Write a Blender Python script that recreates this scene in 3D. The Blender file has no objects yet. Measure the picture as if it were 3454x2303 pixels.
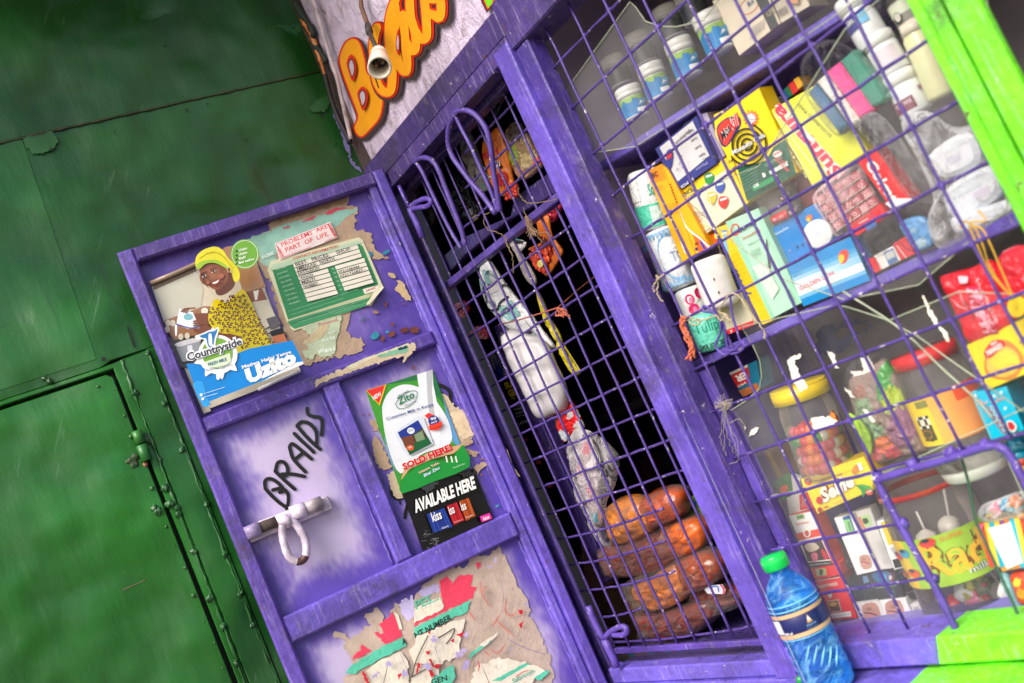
import bpy, bmesh, math, random
from mathutils import Vector, Matrix, noise
from mathutils.geometry import tessellate_polygon
random.seed(7)
S = bpy.context.scene
COL = S.collection
# ---------------------------------------------------------------- camera, world, sun, exposure
RC = Matrix(((0.48564028, 0.77575774, -0.40293106), (-0.30735455, -0.2799747, -0.90947641), (-0.81834387, 0.56552108, 0.10246568)))
FOC, PCX, PCY = 3400.0, 1727.0, 1151.5
CAM = Vector((0, -1, 0))
cd = bpy.data.cameras.new('camera'); cam = bpy.data.objects.new('camera', cd); COL.objects.link(cam)
Mr = RC.transposed() @ Matrix(((1, 0, 0), (0, -1, 0), (0, 0, -1)))
cam.matrix_world = Matrix.Translation(CAM) @ Mr.to_4x4()
cd.sensor_width = 36; cd.lens = FOC / 3454 * 36; cd.clip_start = 0.02; cd.clip_end = 200
cd.dof.use_dof = True; cd.dof.focus_distance = 1.78; cd.dof.aperture_fstop = 4.0
S.camera = cam
W = bpy.data.worlds.new('World'); S.world = W; W.use_nodes = True
nt = W.node_tree; bg = nt.nodes['Background']
sky = nt.nodes.new('ShaderNodeTexSky'); sky.sky_type = 'NISHITA'; sky.sun_disc = False
SUN_EL, SUN_AZ = math.radians(42), math.radians(158)     # azimuth measured from +Y towards +X
sky.sun_elevation = SUN_EL; sky.sun_rotation = SUN_AZ; sky.air_density = 1.0; sky.dust_density = 4.0; sky.ozone_density = 1.0
nt.links.new(sky.outputs[0], bg.inputs[0]); bg.inputs[1].default_value = 0.14
ld = bpy.data.lights.new('sun', 'SUN'); ld.energy = 2.0; ld.angle = math.radians(38); ld.color = (1, 0.97, 0.92)
sun = bpy.data.objects.new('sun', ld); COL.objects.link(sun)
sdir = Vector((math.sin(SUN_AZ) * math.cos(SUN_EL), math.cos(SUN_AZ) * math.cos(SUN_EL), math.sin(SUN_EL)))
sun.rotation_euler = sdir.to_track_quat('Z', 'Y').to_euler()
vs = S.view_settings; vs.view_transform = 'Standard'; vs.look = 'None'; vs.gamma = 1; vs.use_curve_mapping = False
vs.exposure = 0.72
# ---------------------------------------------------------------- helpers
def lin(c):
    r = []
    for v in c[:3]:
        v = max(0, min(255, v)) / 255
        r.append(v / 12.92 if v <= 0.04045 else ((v + 0.055) / 1.055) ** 2.4)
    return (r[0], r[1], r[2], 1.0)
def crop(x0, y0, k): return lambda x, y: (x0 + x * k, y0 + y * k)
SRC = crop(0, 0, 1)
A1 = crop(0, 0, .5315); A2 = crop(1000, 0, .4464); A3 = crop(1900, 0, .3826); A4 = crop(2600, 0, .3826); A5 = crop(2050, 500, .4464); A6 = crop(2700, 400, .4464)
B1 = crop(350, 600, .5419); B2 = crop(850, 650, .3826); B3 = crop(650, 1150, .5102); B4 = crop(1150, 1200, .4785); B5 = crop(950, 1800, .4464)
B6 = crop(1350, 550, .4464); B7 = crop(1500, 800, .4464); B8 = crop(1700, 1400, .576)
C1 = crop(2300, 1000, .4464); C2 = crop(2850, 900, .3828); C3 = crop(2500, 1650, .4164); C4 = crop(2850, 1500, .5123); C5 = crop(0, 1000, .831); C6 = crop(1250, 100, .3827)
D1 = crop(1500, 1250, .3508); D2 = crop(2380, 400, .3189); D3 = crop(2700, 150, .2870); D4 = crop(3000, 1250, .3509); D5 = crop(1700, 1800, .3209); D6 = crop(2700, 1150, .3827)
RT = RC.transposed()
class Fr:
    """a vertical plane of the place: o + a*d + b*Z, n points to the street"""
    def __init__(s, o, d): s.o = Vector(o); s.d = Vector(d).normalized(); s.n = Vector((s.d.y, -s.d.x, 0))
    def P(s, a, b, off=0): return s.o + s.d * a + s.n * off + Vector((0, 0, b))
    def px(s, p, off=0):
        r = RT @ Vector(((p[0] - PCX) / FOC, (p[1] - PCY) / FOC, 1))
        t = (s.o + s.n * off - CAM).dot(s.n) / r.dot(s.n); q = CAM + r * t
        return ((q - s.o).dot(s.d), q.z)
    def fn(s, cr, off=0):
        """maps the coordinates of a measured patch onto this plane"""
        def f(x, y, o=0):
            a, b = s.px(cr(x, y), off); return s.P(a, b, off + o)
        f.frame = s; return f
    def ab(s, off=0):
        def f(x, y, o=0): return s.P(x, y, off + o)
        f.frame = s; return f
def FA(y): return Fr((0, y, 0), (1, 0, 0))
an = math.radians(14.79); LEAF = Fr((-1.59, -0.03, 0), (math.sin(an), math.cos(an), 0)); LEAF.n = Vector((LEAF.d.y, -LEAF.d.x, 0))
an = math.radians(8.73); GW = Fr((-1.70, 0, 0), (math.sin(an), math.cos(an), 0)); GW.n = Vector((GW.d.y, -GW.d.x, 0))
an = math.radians(8); DP = Fr((-1.05, 0.10, 0), (math.cos(an), math.sin(an), 0)); DP.n = Vector((math.sin(an), -math.cos(an), 0))
F0 = FA(0.0)
for f_ in (F0,): f_.n = Vector((0, -1, 0))
_tx = {}
def glyphs(s, bold=0.0, res=2):
    k = (s, bold, res)
    if k not in _tx:
        c = bpy.data.curves.new('t', 'FONT'); c.body = s; c.resolution_u = res; c.offset = bold; c.fill_mode = 'FRONT'
        o = bpy.data.objects.new('t', c); m = bpy.data.meshes.new_from_object(o)
        vs_ = [v.co.copy() for v in m.vertices]; fs = [list(p.vertices) for p in m.polygons]
        bpy.data.objects.remove(o); bpy.data.curves.remove(c); bpy.data.meshes.remove(m)
        if vs_:
            x0 = min(v.x for v in vs_); x1 = max(v.x for v in vs_); y0 = min(v.y for v in vs_); y1 = max(v.y for v in vs_)
            vs_ = [((v.x - x0) / max(x1 - x0, 1e-6), (v.y - y0) / max(y1 - y0, 1e-6)) for v in vs_]
        _tx[k] = (vs_, fs)
    return _tx[k]
def jag(pts, amp, step, seed=0):
    """closed outline with a torn edge"""
    rnd = random.Random(seed); out = []
    n = len(pts)
    for i in range(n):
        a = Vector(pts[i]); b = Vector(pts[(i + 1) % n]); L = (b - a).length; k = max(1, int(L / step)); nn = Vector((-(b - a).y, (b - a).x)) / max(L, 1e-6)
        for j in range(k):
            t = (j + (rnd.uniform(-.3, .3) if j else 0)) / k
            out.append(tuple(a + (b - a) * t + nn * (rnd.gauss(0, amp) if j else 0)))
    return out
def smooth(pts, k=5, closed=True):
    n = len(pts); out = []
    rng = range(n) if closed else range(n - 1)
    for i in rng:
        p0, p1, p2, p3 = [Vector(pts[(i + j) % n] if closed else pts[max(0, min(n - 1, i + j))]) for j in (-1, 0, 1, 2)]
        for j in range(k):
            t = j / k
            out.append(tuple(0.5 * ((2 * p1) + (p2 - p0) * t + (2 * p0 - 5 * p1 + 4 * p2 - p3) * t * t + (3 * p1 - p0 - 3 * p2 + p3) * t ** 3)))
    if not closed: out.append(tuple(pts[-1]))
    return out
def ell(cx, cy, rx, ry, rot=0, n=24):
    c, s = math.cos(rot), math.sin(rot)
    return [(cx + rx * math.cos(t) * c - ry * math.sin(t) * s, cy + rx * math.cos(t) * s + ry * math.sin(t) * c) for t in [2 * math.pi * i / n for i in range(n)]]
EPS = 0.00022
class MB:
    """collects faces with a colour and a material, then becomes ONE mesh object"""
    def __init__(s, mat='matte'): s.v = []; s.f = []; s.c = []; s.m = []; s.sm = []; s.mats = [mat]; s.cur = 0; s.lay = 0; s.smooth = False
    def mat(s, name):
        if name not in s.mats: s.mats.append(name)
        s.cur = s.mats.index(name); return s
    def face(s, idx, col): s.f.append(idx); s.c.append(lin(col)); s.m.append(s.cur); s.sm.append(s.smooth)
    def vert(s, p): s.v.append(Vector(p)); return len(s.v) - 1
    def quad(s, a, b, c, d, col): i = [s.vert(p) for p in (a, b, c, d)]; s.face(i, col)
    def poly(s, fn, pts, col, off=None):
        """flat print: one filled outline, each later print 0.2 mm above the one before"""
        if off is None: s.lay += 1; off = s.lay * EPS
        p3 = [fn(x, y, off) for x, y in pts]
        base = len(s.v); s.v += p3
        if len(pts) <= 4:
            s.face(list(range(base, base + len(pts))), col); return
        for t in tessellate_polygon([[Vector((x, y, 0)) for x, y in pts]]): s.face([base + i for i in t], col)
    def rect(s, fn, x0, y0, x1, y1, col): s.poly(fn, [(x0, y0), (x1, y0), (x1, y1), (x0, y1)], col)
    def stroke(s, fn, pts, w, col, closed=False, taper=False):
        s.lay += 1; off = s.lay * EPS; n = len(pts); L = []; R = []
        for i in range(n):
            a = Vector(pts[(i - 1) % n] if closed else pts[max(0, i - 1)]); b = Vector(pts[(i + 1) % n] if closed else pts[min(n - 1, i + 1)])
            d = (b - a); d = d / max(d.length, 1e-6); q = Vector((-d.y, d.x)) * w / 2 * ((1 - abs(2 * i / (n - 1) - 1) ** 3 * .7) if taper else 1); p = Vector(pts[i]); L.append(p + q); R.append(p - q)
        base = len(s.v)
        for i in range(n): oo = off + EPS * .45 * i / n; s.v.append(fn(L[i].x, L[i].y, oo)); s.v.append(fn(R[i].x, R[i].y, oo))
        for i in range(n if closed else n - 1): j = (i + 1) % n; s.face([base + 2 * i, base + 2 * i + 1, base + 2 * j + 1, base + 2 * j], col)
        if not closed:
            for e, q in ((0, 1), (n - 1, n - 2)):
                s.lay -= 0; c = Vector(pts[e]); ps = ell(c.x, c.y, w / 2 * (.35 if taper else 1), w / 2 * (.35 if taper else 1), 0, 10); s.poly(fn, ps, col, off + EPS * (.6 if e else .7))
    def text(s, fn, t, bl, br, tl, col, bold=0.0, off=None, res=2):
        if off is None: s.lay += 1; off = s.lay * EPS
        vs_, fs = glyphs(t, bold, res); base = len(s.v)
        for x, y in vs_:
            s.v.append(fn(bl[0] + (br[0] - bl[0]) * x + (tl[0] - bl[0]) * y, bl[1] + (br[1] - bl[1]) * x + (tl[1] - bl[1]) * y, off))
        for f in fs: s.face([base + i for i in f], col)
    def slab(s, fn, pts, f, b, col, side=None, bev=0.0, backface=True):
        """solid piece: outline pts, front at offset f, back at offset b, softened front edge"""
        side = side or col
        if 0 < f < .003: s.lay = max(s.lay, int(f / EPS) + 1)
        F = [fn(x, y, f) for x, y in pts]; B = [fn(x, y, b) if b > -.05 else None for x, y in pts]
        nrm = fn.frame.n if hasattr(fn, 'frame') else Vector((0, -1, 0))
        B = [p + nrm * (b - f) for p in F]
        n = len(pts); base = len(s.v)
        area = sum((F[i] - F[0]).cross(F[(i + 1) % n] - F[0]).dot(nrm) for i in range(1, n - 1))
        if area < 0: F.reverse(); B.reverse(); ordr = list(range(n))[::-1]
        else: ordr = list(range(n))
        if bev:
            I = []
            for i in range(n):
                e0 = (F[i] - F[i - 1]).normalized(); e1 = (F[(i + 1) % n] - F[i]).normalized()
                q = nrm.cross(e0) + nrm.cross(e1); l = q.length; q = q / l if l > 1e-5 else nrm.cross(e0)
                I.append(F[i] + q * min(bev * 1.3, bev / max(.35, l / 2)))
            M_ = [p - nrm * bev for p in F]
            s.v += I + M_ + B
            if n <= 4: s.face([base + i for i in range(n)], col)
            else:
                for t in tessellate_polygon([[Vector((p.dot(fn.frame.d), p.z, 0)) for p in I]]): s.face([base + i for i in t], col)
            for i in range(n):
                j = (i + 1) % n
                s.face([base + n + i, base + n + j, base + j, base + i], col)
                s.face([base + 2 * n + i, base + 2 * n + j, base + n + j, base + n + i], side)
            if backface: s.face([base + 3 * n - 1 - i for i in range(n)], side)
        else:
            s.v += F + B
            if n <= 4: s.face([base + i for i in range(n)], col)
            else:
                for t in tessellate_polygon([[Vector((p.dot(fn.frame.d), p.z, 0)) for p in F]]): s.face([base + i for i in t], col)
            for i in range(n): j = (i + 1) % n; s.face([base + n + i, base + n + j, base + j, base + i], side)
            if backface: s.face([base + 2 * n - 1 - i for i in range(n)], side)
    def grid(s, fn, x0, y0, x1, y1, nx, ny, colf, z=None, off=0):
        base = len(s.v)
        for j in range(ny + 1):
            for i in range(nx + 1):
                x = x0 + (x1 - x0) * i / nx; y = y0 + (y1 - y0) * j / ny; s.v.append(fn(x, y, off + (z(x, y) if z else 0)))
        for j in range(ny):
            for i in range(nx):
                a = base + j * (nx + 1) + i
                s.face([a, a + 1, a + nx + 2, a + nx + 1], colf(x0 + (x1 - x0) * (i + .5) / nx, y0 + (y1 - y0) * (j + .5) / ny))
    def tube(s, pts, r, col, seg=8, cap=True, jit=0.0, closed=False, colf=None):
        pts = [Vector(p) for p in pts]; n = len(pts); rings = []; pn = None
        sm = s.smooth; s.smooth = True
        for i in range(n):
            if closed: t = pts[(i + 1) % n] - pts[i - 1]
            else: t = pts[min(n - 1, i + 1)] - pts[max(0, i - 1)]
            t.normalize()
            if pn is None: pn = t.orthogonal().normalized()
            pn = (pn - t * pn.dot(t)).normalized(); q = t.cross(pn)
            rr = (r[i] if isinstance(r, (list, tuple)) else r) * (1 + random.uniform(-jit, jit))
            base = len(s.v); rings.append(base)
            for k in range(seg): a = 2 * math.pi * k / seg; s.v.append(pts[i] + (pn * math.cos(a) + q * math.sin(a)) * rr)
        for i in range(n if closed else n - 1):
            a, b = rings[i], rings[(i + 1) % n]; c = colf(i / n) if colf else col
            for k in range(seg): l = (k + 1) % seg; s.face([a + k, a + l, b + l, b + k], c)
        if cap and not closed: s.face([rings[0] + k for k in range(seg)][::-1], col); s.face([rings[-1] + k for k in range(seg)], col)
        s.smooth = sm
    def lathe(s, base, axis, prof, col, seg=32, colf=None, side=None):
        """prof: list of (height, radius) along axis from base"""
        axis = Vector(axis).normalized(); u = Vector(side).normalized() if side else axis.orthogonal().normalized(); u = (u - axis * u.dot(axis)).normalized(); w = axis.cross(u)
        rings = []; sm = s.smooth; s.smooth = True
        for h, r in prof:
            b0 = len(s.v); rings.append(b0)
            for k in range(seg): a = 2 * math.pi * k / seg; s.v.append(Vector(base) + axis * h + (u * math.cos(a) + w * math.sin(a)) * max(r, 1e-5))
        for i in range(len(prof) - 1):
            for k in range(seg):
                l = (k + 1) % seg; c = colf((prof[i][0] + prof[i + 1][0]) / 2, (k + .5) / seg) if colf else col
                s.face([rings[i] + k, rings[i] + l, rings[i + 1] + l, rings[i + 1] + k], c)
        s.smooth = sm
    def blob(s, c, r, col, n=8, jit=.15, sc=(1, 1, 1)):
        sm = s.smooth; s.smooth = True; base = len(s.v); c = Vector(c); sd = random.random() * 50
        for i in range(n + 1):
            th = math.pi * i / n
            for k in range(n * 2):
                ph = math.pi * k / n; d = Vector((math.sin(th) * math.cos(ph), math.sin(th) * math.sin(ph), math.cos(th)))
                q = d * r * (1 + jit * 2 * noise.noise(d * 1.7 + Vector((sd, 0, 0)))); s.v.append(c + Vector((q.x * sc[0], q.y * sc[1], q.z * sc[2])))
        for i in range(n):
            for k in range(n * 2):
                l = (k + 1) % (n * 2); s.face([base + i * n * 2 + k, base + (i + 1) * n * 2 + k, base + (i + 1) * n * 2 + l, base + i * n * 2 + l], col)
        s.smooth = sm
    def build(s, name, parent=None, **kw):
        mn = Vector([min(v[i] for v in s.v) for i in range(3)]); mx = Vector([max(v[i] for v in s.v) for i in range(3)])
        org = Vector(((mn.x + mx.x) / 2, (mn.y + mx.y) / 2, mn.z))
        me = bpy.data.meshes.new(name); me.from_pydata([v - org for v in s.v], [], s.f)
        at = me.color_attributes.new('Col', 'FLOAT_COLOR', 'CORNER'); buf = []
        for f, c in zip(s.f, s.c): buf += list(c) * len(f)
        at.data.foreach_set('color', buf)
        me.polygons.foreach_set('material_index', s.m); me.polygons.foreach_set('use_smooth', s.sm)
        for m in s.mats: me.materials.append(MAT(m))
        o = bpy.data.objects.new(name, me); COL.objects.link(o); o.location = org
        if parent: o.parent = parent; o.location = org - wloc(parent)
        tag(o, **kw); return o
def build_loose(mb, name, parent):
    """every separate patch becomes a part of its own"""
    n = len(mb.v); par = list(range(n))
    def fd(a):
        while par[a] != a: par[a] = par[par[a]]; a = par[a]
        return a
    for f in mb.f:
        for i in f[1:]: par[fd(i)] = fd(f[0])
    gr = {}
    for k, f in enumerate(mb.f): gr.setdefault(fd(f[0]), []).append(k)
    for ks in gr.values():
        m = MB(mb.mats[0]); mp = {}; m.mats = mb.mats
        for k in ks:
            f = []
            for i in mb.f[k]:
                if i not in mp: mp[i] = len(m.v); m.v.append(mb.v[i])
                f.append(mp[i])
            m.f.append(f); m.c.append(mb.c[k]); m.m.append(mb.m[k]); m.sm.append(mb.sm[k])
        m.build(name, parent)
def wloc(o):
    p = o.location.copy()
    while o.parent: o = o.parent; p += o.location
    return p
def tag(o, label=None, cat=None, group=None, kind=None):
    if label: o['label'] = label
    if cat: o['category'] = cat
    if group: o['group'] = group
    if kind: o['kind'] = kind
def thing(name, loc, **kw):
    o = bpy.data.objects.new(name, None); COL.objects.link(o); o.location = loc; o.empty_display_size = .02; tag(o, **kw); return o
# pillow: a soft closed shape over an outline
class Pillow:
    def __init__(s, outline, h, power=.5, wr=0.0, wsc=.02, seed=0, cen=None):
        s.o = outline; n = len(outline); s.c = Vector(cen) if cen else Vector((sum(p[0] for p in outline) / n, sum(p[1] for p in outline) / n)); s.h = h; s.p = power; s.wr = wr; s.ws = wsc; s.seed = seed
        s.ang = sorted([(math.atan2(p[1] - s.c.y, p[0] - s.c.x), math.hypot(p[0] - s.c.x, p[1] - s.c.y)) for p in outline])
    def R(s, a):
        A = s.ang
        for i in range(len(A)):
            if A[i][0] > a: break
        else: i = 0
        a1, r1 = A[i]; a0, r0 = A[i - 1]
        d = (a1 - a0) % (2 * math.pi) or 1e-6; t = ((a - a0) % (2 * math.pi)) / d
        return r0 + (r1 - r0) * min(1, t)
    def z(s, x, y):
        dx, dy = x - s.c.x, y - s.c.y; r = math.hypot(dx, dy) / max(s.R(math.atan2(dy, dx)), 1e-6); r = min(r, 1)
        w = noise.noise(Vector((x * s.ws, y * s.ws, s.seed))) + .6 * noise.noise(Vector((x * s.ws * 2.7, y * s.ws * 2.7, s.seed + 9)))
        return s.h * (1 - r * r) ** s.p * (1 + .12 * w) + s.wr * w * min(1, (1 - r) * 5)
    def put(s, mb, fn, colf, off=0, rings=10, back=True):
        if not callable(colf): c0 = colf; colf = lambda x, y: c0
        n = len(s.o); sm = mb.smooth; mb.smooth = True; base = len(mb.v)
        for j in range(rings + 1):
            t = 1 - (j / rings) ** 1.0
            for p in s.o:
                x = s.c.x + (p[0] - s.c.x) * t; y = s.c.y + (p[1] - s.c.y) * t; mb.v.append(fn(x, y, off + (s.z(x, y) if j else 0)))
        for j in range(rings):
            for i in range(n):
                k = (i + 1) % n; t = 1 - (j + .5) / rings; x = s.c.x + (s.o[i][0] - s.c.x) * t; y = s.c.y + (s.o[i][1] - s.c.y) * t
                mb.face([base + j * n + i, base + j * n + k, base + (j + 1) * n + k, base + (j + 1) * n + i], colf(x, y))
        if back:
            b2 = len(mb.v)
            for j in (1, 2, 3):
                t = 1 - j / 3
                for p in s.o: x = s.c.x + (p[0] - s.c.x) * t; y = s.c.y + (p[1] - s.c.y) * t; mb.v.append(fn(x, y, off - s.h * .4 * j / 3))
            prev = base
            for j in range(3):
                for i in range(n):
                    k = (i + 1) % n; x, y = s.o[i]; mb.face([prev + k, prev + i, b2 + j * n + i, b2 + j * n + k], colf(x, y))
                prev = b2 + j * n
        mb.smooth = sm
    def over(s, fn, off=0):
        def f(x, y, o=0): return fn(x, y, off + s.z(x, y) + .0006 + o)
        f.frame = fn.frame; return f
def blobs(default, items):
    """colour print: nearest patch wins, edges waver a little"""
    def f(x, y):
        best = default
        for (cx, cy, rx, ry, c) in items:
            if ((x - cx) / rx) ** 2 + ((y - cy) / ry) ** 2 < 1 + .35 * noise.noise(Vector((x * .05, y * .05, cx))): best = c
        return best
    return f
# ---------------------------------------------------------------- materials
_mats = {}
def MAT(name):
    if name in _mats: return _mats[name]
    m = bpy.data.materials.new(name); m.use_nodes = True; _mats[name] = m
    MATDEF[name](m); return m
class N:
    def __init__(s, m):
        s.m = m; s.t = m.node_tree; s.n = s.t.nodes; s.l = s.t.links; s.b = s.n['Principled BSDF']; s.out = s.n['Material Output']
        s.at = s.n.new('ShaderNodeVertexColor'); s.at.layer_name = 'Col'; s.col = s.at.outputs[0]
        s.tc = s.n.new('ShaderNodeNewGeometry').outputs['Position']
    def noise(s, sc, det=3, rough=.55, vec=None, dist=0):
        q = s.n.new('ShaderNodeTexNoise'); q.inputs['Scale'].default_value = sc; q.inputs['Detail'].default_value = det; q.inputs['Roughness'].default_value = rough; q.inputs['Distortion'].default_value = dist
        s.l.new(vec or s.tc, q.inputs['Vector']); return q.outputs['Fac']
    def scaled(s, v):
        q = s.n.new('ShaderNodeMapping'); q.inputs['Scale'].default_value = v; s.l.new(s.tc, q.inputs['Vector']); return q.outputs[0]
    def rotsc(s, rot, v):
        q = s.n.new('ShaderNodeMapping'); q.inputs['Rotation'].default_value = rot; s.l.new(s.tc, q.inputs['Vector'])
        q2 = s.n.new('ShaderNodeMapping'); q2.inputs['Scale'].default_value = v; s.l.new(q.outputs[0], q2.inputs['Vector']); return q2.outputs[0]
    def rng(s, x, a, b, c=0, d=1):
        q = s.n.new('ShaderNodeMapRange'); q.inputs[1].default_value = a; q.inputs[2].default_value = b; q.inputs[3].default_value = c; q.inputs[4].default_value = d; s.l.new(x, q.inputs[0]); return q.outputs[0]
    def math(s, op, a, b):
        q = s.n.new('ShaderNodeMath'); q.operation = op
        for i, v in enumerate((a, b)):
            if isinstance(v, (int, float)): q.inputs[i].default_value = v
            else: s.l.new(v, q.inputs[i])
        return q.outputs[0]
    def mix(s, fac, a, b, mode='MIX'):
        q = s.n.new('ShaderNodeMix'); q.data_type = 'RGBA'; q.blend_type = mode
        if isinstance(fac, (int, float)): q.inputs[0].default_value = fac
        else: s.l.new(fac, q.inputs[0])
        for i, v in ((6, a), (7, b)):
            if isinstance(v, tuple): q.inputs[i].default_value = v
            else: s.l.new(v, q.inputs[i])
        return q.outputs[2]
    def vary(s, col, sc, amt, det=4, vec=None):
        f = s.rng(s.noise(sc, det, .6, vec), .3, .7, 1 - amt, 1 + amt); g = s.n.new('ShaderNodeCombineColor')
        for i in range(3): s.l.new(f, g.inputs[i])
        return s.mix(1.0, col, g.outputs[0], 'MULTIPLY')
    def bump(s, *hs):
        prev = None
        for h, st, dist in hs:
            q = s.n.new('ShaderNodeBump'); q.inputs['Strength'].default_value = st; q.inputs['Distance'].default_value = dist; s.l.new(h, q.inputs['Height'])
            if prev: s.l.new(prev, q.inputs['Normal'])
            prev = q.outputs[0]
        s.l.new(prev, s.b.inputs['Normal']); return prev
    def base(s, c): s.l.new(c, s.b.inputs['Base Color'])
    def r(s, v):
        if isinstance(v, (int, float)): s.b.inputs['Roughness'].default_value = v
        else: s.l.new(v, s.b.inputs['Roughness'])
def m_matte(m):
    n = N(m); n.base(n.vary(n.col, 60, .10)); n.r(.75); n.bump((n.noise(300), .15, .001))
def m_print(m):
    n = N(m); n.base(n.vary(n.col, 35, .06)); n.r(.42); n.b.inputs['Specular IOR Level'].default_value = .4; n.bump((n.noise(18, 2), .25, .004))
def m_card(m):
    n = N(m); c = n.vary(n.col, 28, .08); c = n.mix(n.rng(n.noise(90, 5, .7), .60, .72, 0, .25), c, (.35, .30, .26, 1)); n.base(c); n.r(n.rng(n.noise(40), .3, .7, .25, .5)); n.bump((n.noise(25, 2), .3, .003), (n.noise(400), .1, .0005))
def m_gloss(m):
    n = N(m); n.base(n.vary(n.col, 30, .05)); n.r(.16); n.bump((n.noise(40, 2), .12, .002))
def m_foil(m):
    n = N(m); n.base(n.vary(n.col, 70, .12)); n.r(.22); n.b.inputs['Coat Weight'].default_value = .4; n.bump((n.noise(55, 4, .6, None, 1.0), .8, .006))
def m_paint(m):
    # thick brushed enamel on steel, dirty, with small chips to primer
    n = N(m); c = n.vary(n.col, 3.2, .22, 4); c = n.vary(c, 13, .24, 6); c = n.vary(c, 120, .14)
    brush = n.noise(60, 4, .65, n.scaled((3, 3, .22)))
    c = n.mix(n.rng(brush, .56, .74, 0, .42), c, (.46, .38, .66, 1))  # pale streaks along the brush marks, highlights painted into the base colour
    dirt = n.rng(n.noise(8, 8, .75, None, .6), .50, .68, 0, .72); c = n.mix(dirt, c, (.045, .035, .045, 1))
    dust = n.rng(n.noise(17, 7, .75), .58, .72, 0, .35); c = n.mix(dust, c, (.42, .37, .40, 1))
    chips = n.rng(n.noise(64, 7, .75), .652, .665); c = n.mix(chips, c, (.60, .54, .56, 1))
    rust = n.rng(n.noise(33, 7, .74), .648, .665, 0, .9); c = n.mix(rust, c, (.12, .045, .03, 1))
    n.base(c); n.r(n.rng(n.noise(50), .3, .7, .22, .46)); n.bump((n.noise(22, 4), .5, .008), (brush, .3, .002), (n.noise(200, 4, .7), .35, .002), (chips, .5, .0015))
def m_bar(m):
    n = N(m); c = n.vary(n.col, 40, .22); c = n.mix(n.rng(n.noise(95, 4, .7), .635, .655), c, (.60, .54, .52, 1)); c = n.mix(n.rng(n.noise(60, 5, .7), .66, .70, 0, .8), c, (.10, .03, .03, 1))
    n.base(c); n.r(.45); n.bump((n.noise(240, 3), .4, .002))
def m_panel(m):
    n = N(m); c = n.vary(n.col, 7, .06); spk = n.rng(n.noise(180, 5, .75), .70, .72, 0, .7); c = n.mix(spk, c, (.10, .06, .08, 1))
    scr = n.rng(n.noise(30, 5, .7, n.scaled((1, 1, 5))), .66, .72, 0, .25); c = n.mix(scr, c, (.75, .7, .8, 1)); smu = n.rng(n.noise(5, 5, .7), .52, .75, 0, .20); c = n.mix(smu, c, (.30, .22, .26, 1))
    n.base(c); n.r(n.rng(n.noise(12), .3, .7, .30, .5)); n.bump((n.noise(5, 2), .6, .02), (n.noise(160, 3), .12, .001))
def m_green(m):
    # sheet steel under uneven green enamel: broad wipes, patches of older coats, streaks
    n = N(m); c = n.vary(n.col, 2.2, .34, 3); c = n.vary(c, 9, .22, 5)
    old = n.rng(n.noise(3.2, 3, .5, None, .6), .58, .72, 0, .22); c = n.mix(old, c, (.035, .05, .03, 1)); run = n.rng(n.noise(16, 5, .7, n.scaled((1, 3, .25))), .62, .72, 0, .4); c = n.mix(run, c, (.015, .03, .015, 1))
    br = n.noise(9, 5, .6, n.scaled((1, 1.6, .35)), .8); c = n.mix(n.rng(br, .56, .80, 0, .28), c, (.06, .17, .06, 1))
    wp = n.noise(7, 4, .65, n.rotsc((0.5, 0, 0), (1, 7, .9)), .3); c = n.mix(n.rng(wp, .66, .85, 0, .45), c, (.22, .36, .25, 1))
    spk = n.rng(n.noise(160, 5, .8), .715, .74, 0, .7); c = n.mix(spk, c, (.25, .33, .25, 1))
    hole = n.rng(n.noise(75, 4, .8), .745, .755, 0, .8); c = n.mix(hole, c, (.01, .012, .01, 1))
    n.base(c); n.r(n.rng(n.noise(4, 4, .6, None, .5), .3, .7, .20, .50)); n.bump((n.noise(2.2, 3), 1, .09), (n.noise(14, 3, .6, n.scaled((1, 2, .5))), .25, .006), (n.noise(170, 4), .2, .001))
def m_plaster(m):
    n = N(m); dr = n.noise(22, 5, .65, n.scaled((1, 1, .45)), 2.0); c = n.vary(n.col, 6, .15)
    c = n.mix(n.rng(dr, .54, .68, 0, .65), c, (.16, .095, .05, 1)); c = n.mix(n.rng(n.noise(4, 4), .5, .75, 0, .45), c, (.10, .07, .07, 1))
    n.base(c); n.r(.62); n.bump((n.noise(55, 5, .7, n.scaled((1, 1, .5)), 1.0), .9, .012), (n.noise(12, 3), .5, .02))
def m_paper(m):
    n = N(m); c = n.vary(n.col, 22, .16, 6); c = n.mix(n.rng(n.noise(70, 6, .75), .55, .72, 0, .35), c, (.12, .07, .045, 1)); n.base(c); n.r(.85); n.bump((n.noise(90, 5, .7), .6, .003))
def m_rock(m):
    n = N(m); f = n.noise(7, 6, .65, None, 2.5); c = n.mix(n.rng(f, .35, .62), (.10, .10, .12, 1), (.62, .62, .68, 1)); n.base(c); n.r(.7); n.bump((f, 1, .05))
def m_dark(m):
    n = N(m); n.base(n.vary(n.col, 20, .3)); n.r(.6)
def m_bread(m):
    n = N(m); c = n.vary(n.col, 26, .35, 5); c = n.mix(n.rng(n.noise(9, 3), .42, .70, 0, .5), c, (.13, .028, .008, 1)); n.base(c); n.r(.38); n.bump((n.noise(26, 3, .5, None, 1.5), .35, .005)); n.b.inputs['Coat Weight'].default_value = .6; n.b.inputs['Coat Roughness'].default_value = .12
def m_skin(m):
    n = N(m); n.base(n.col); n.r(.1)
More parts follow.
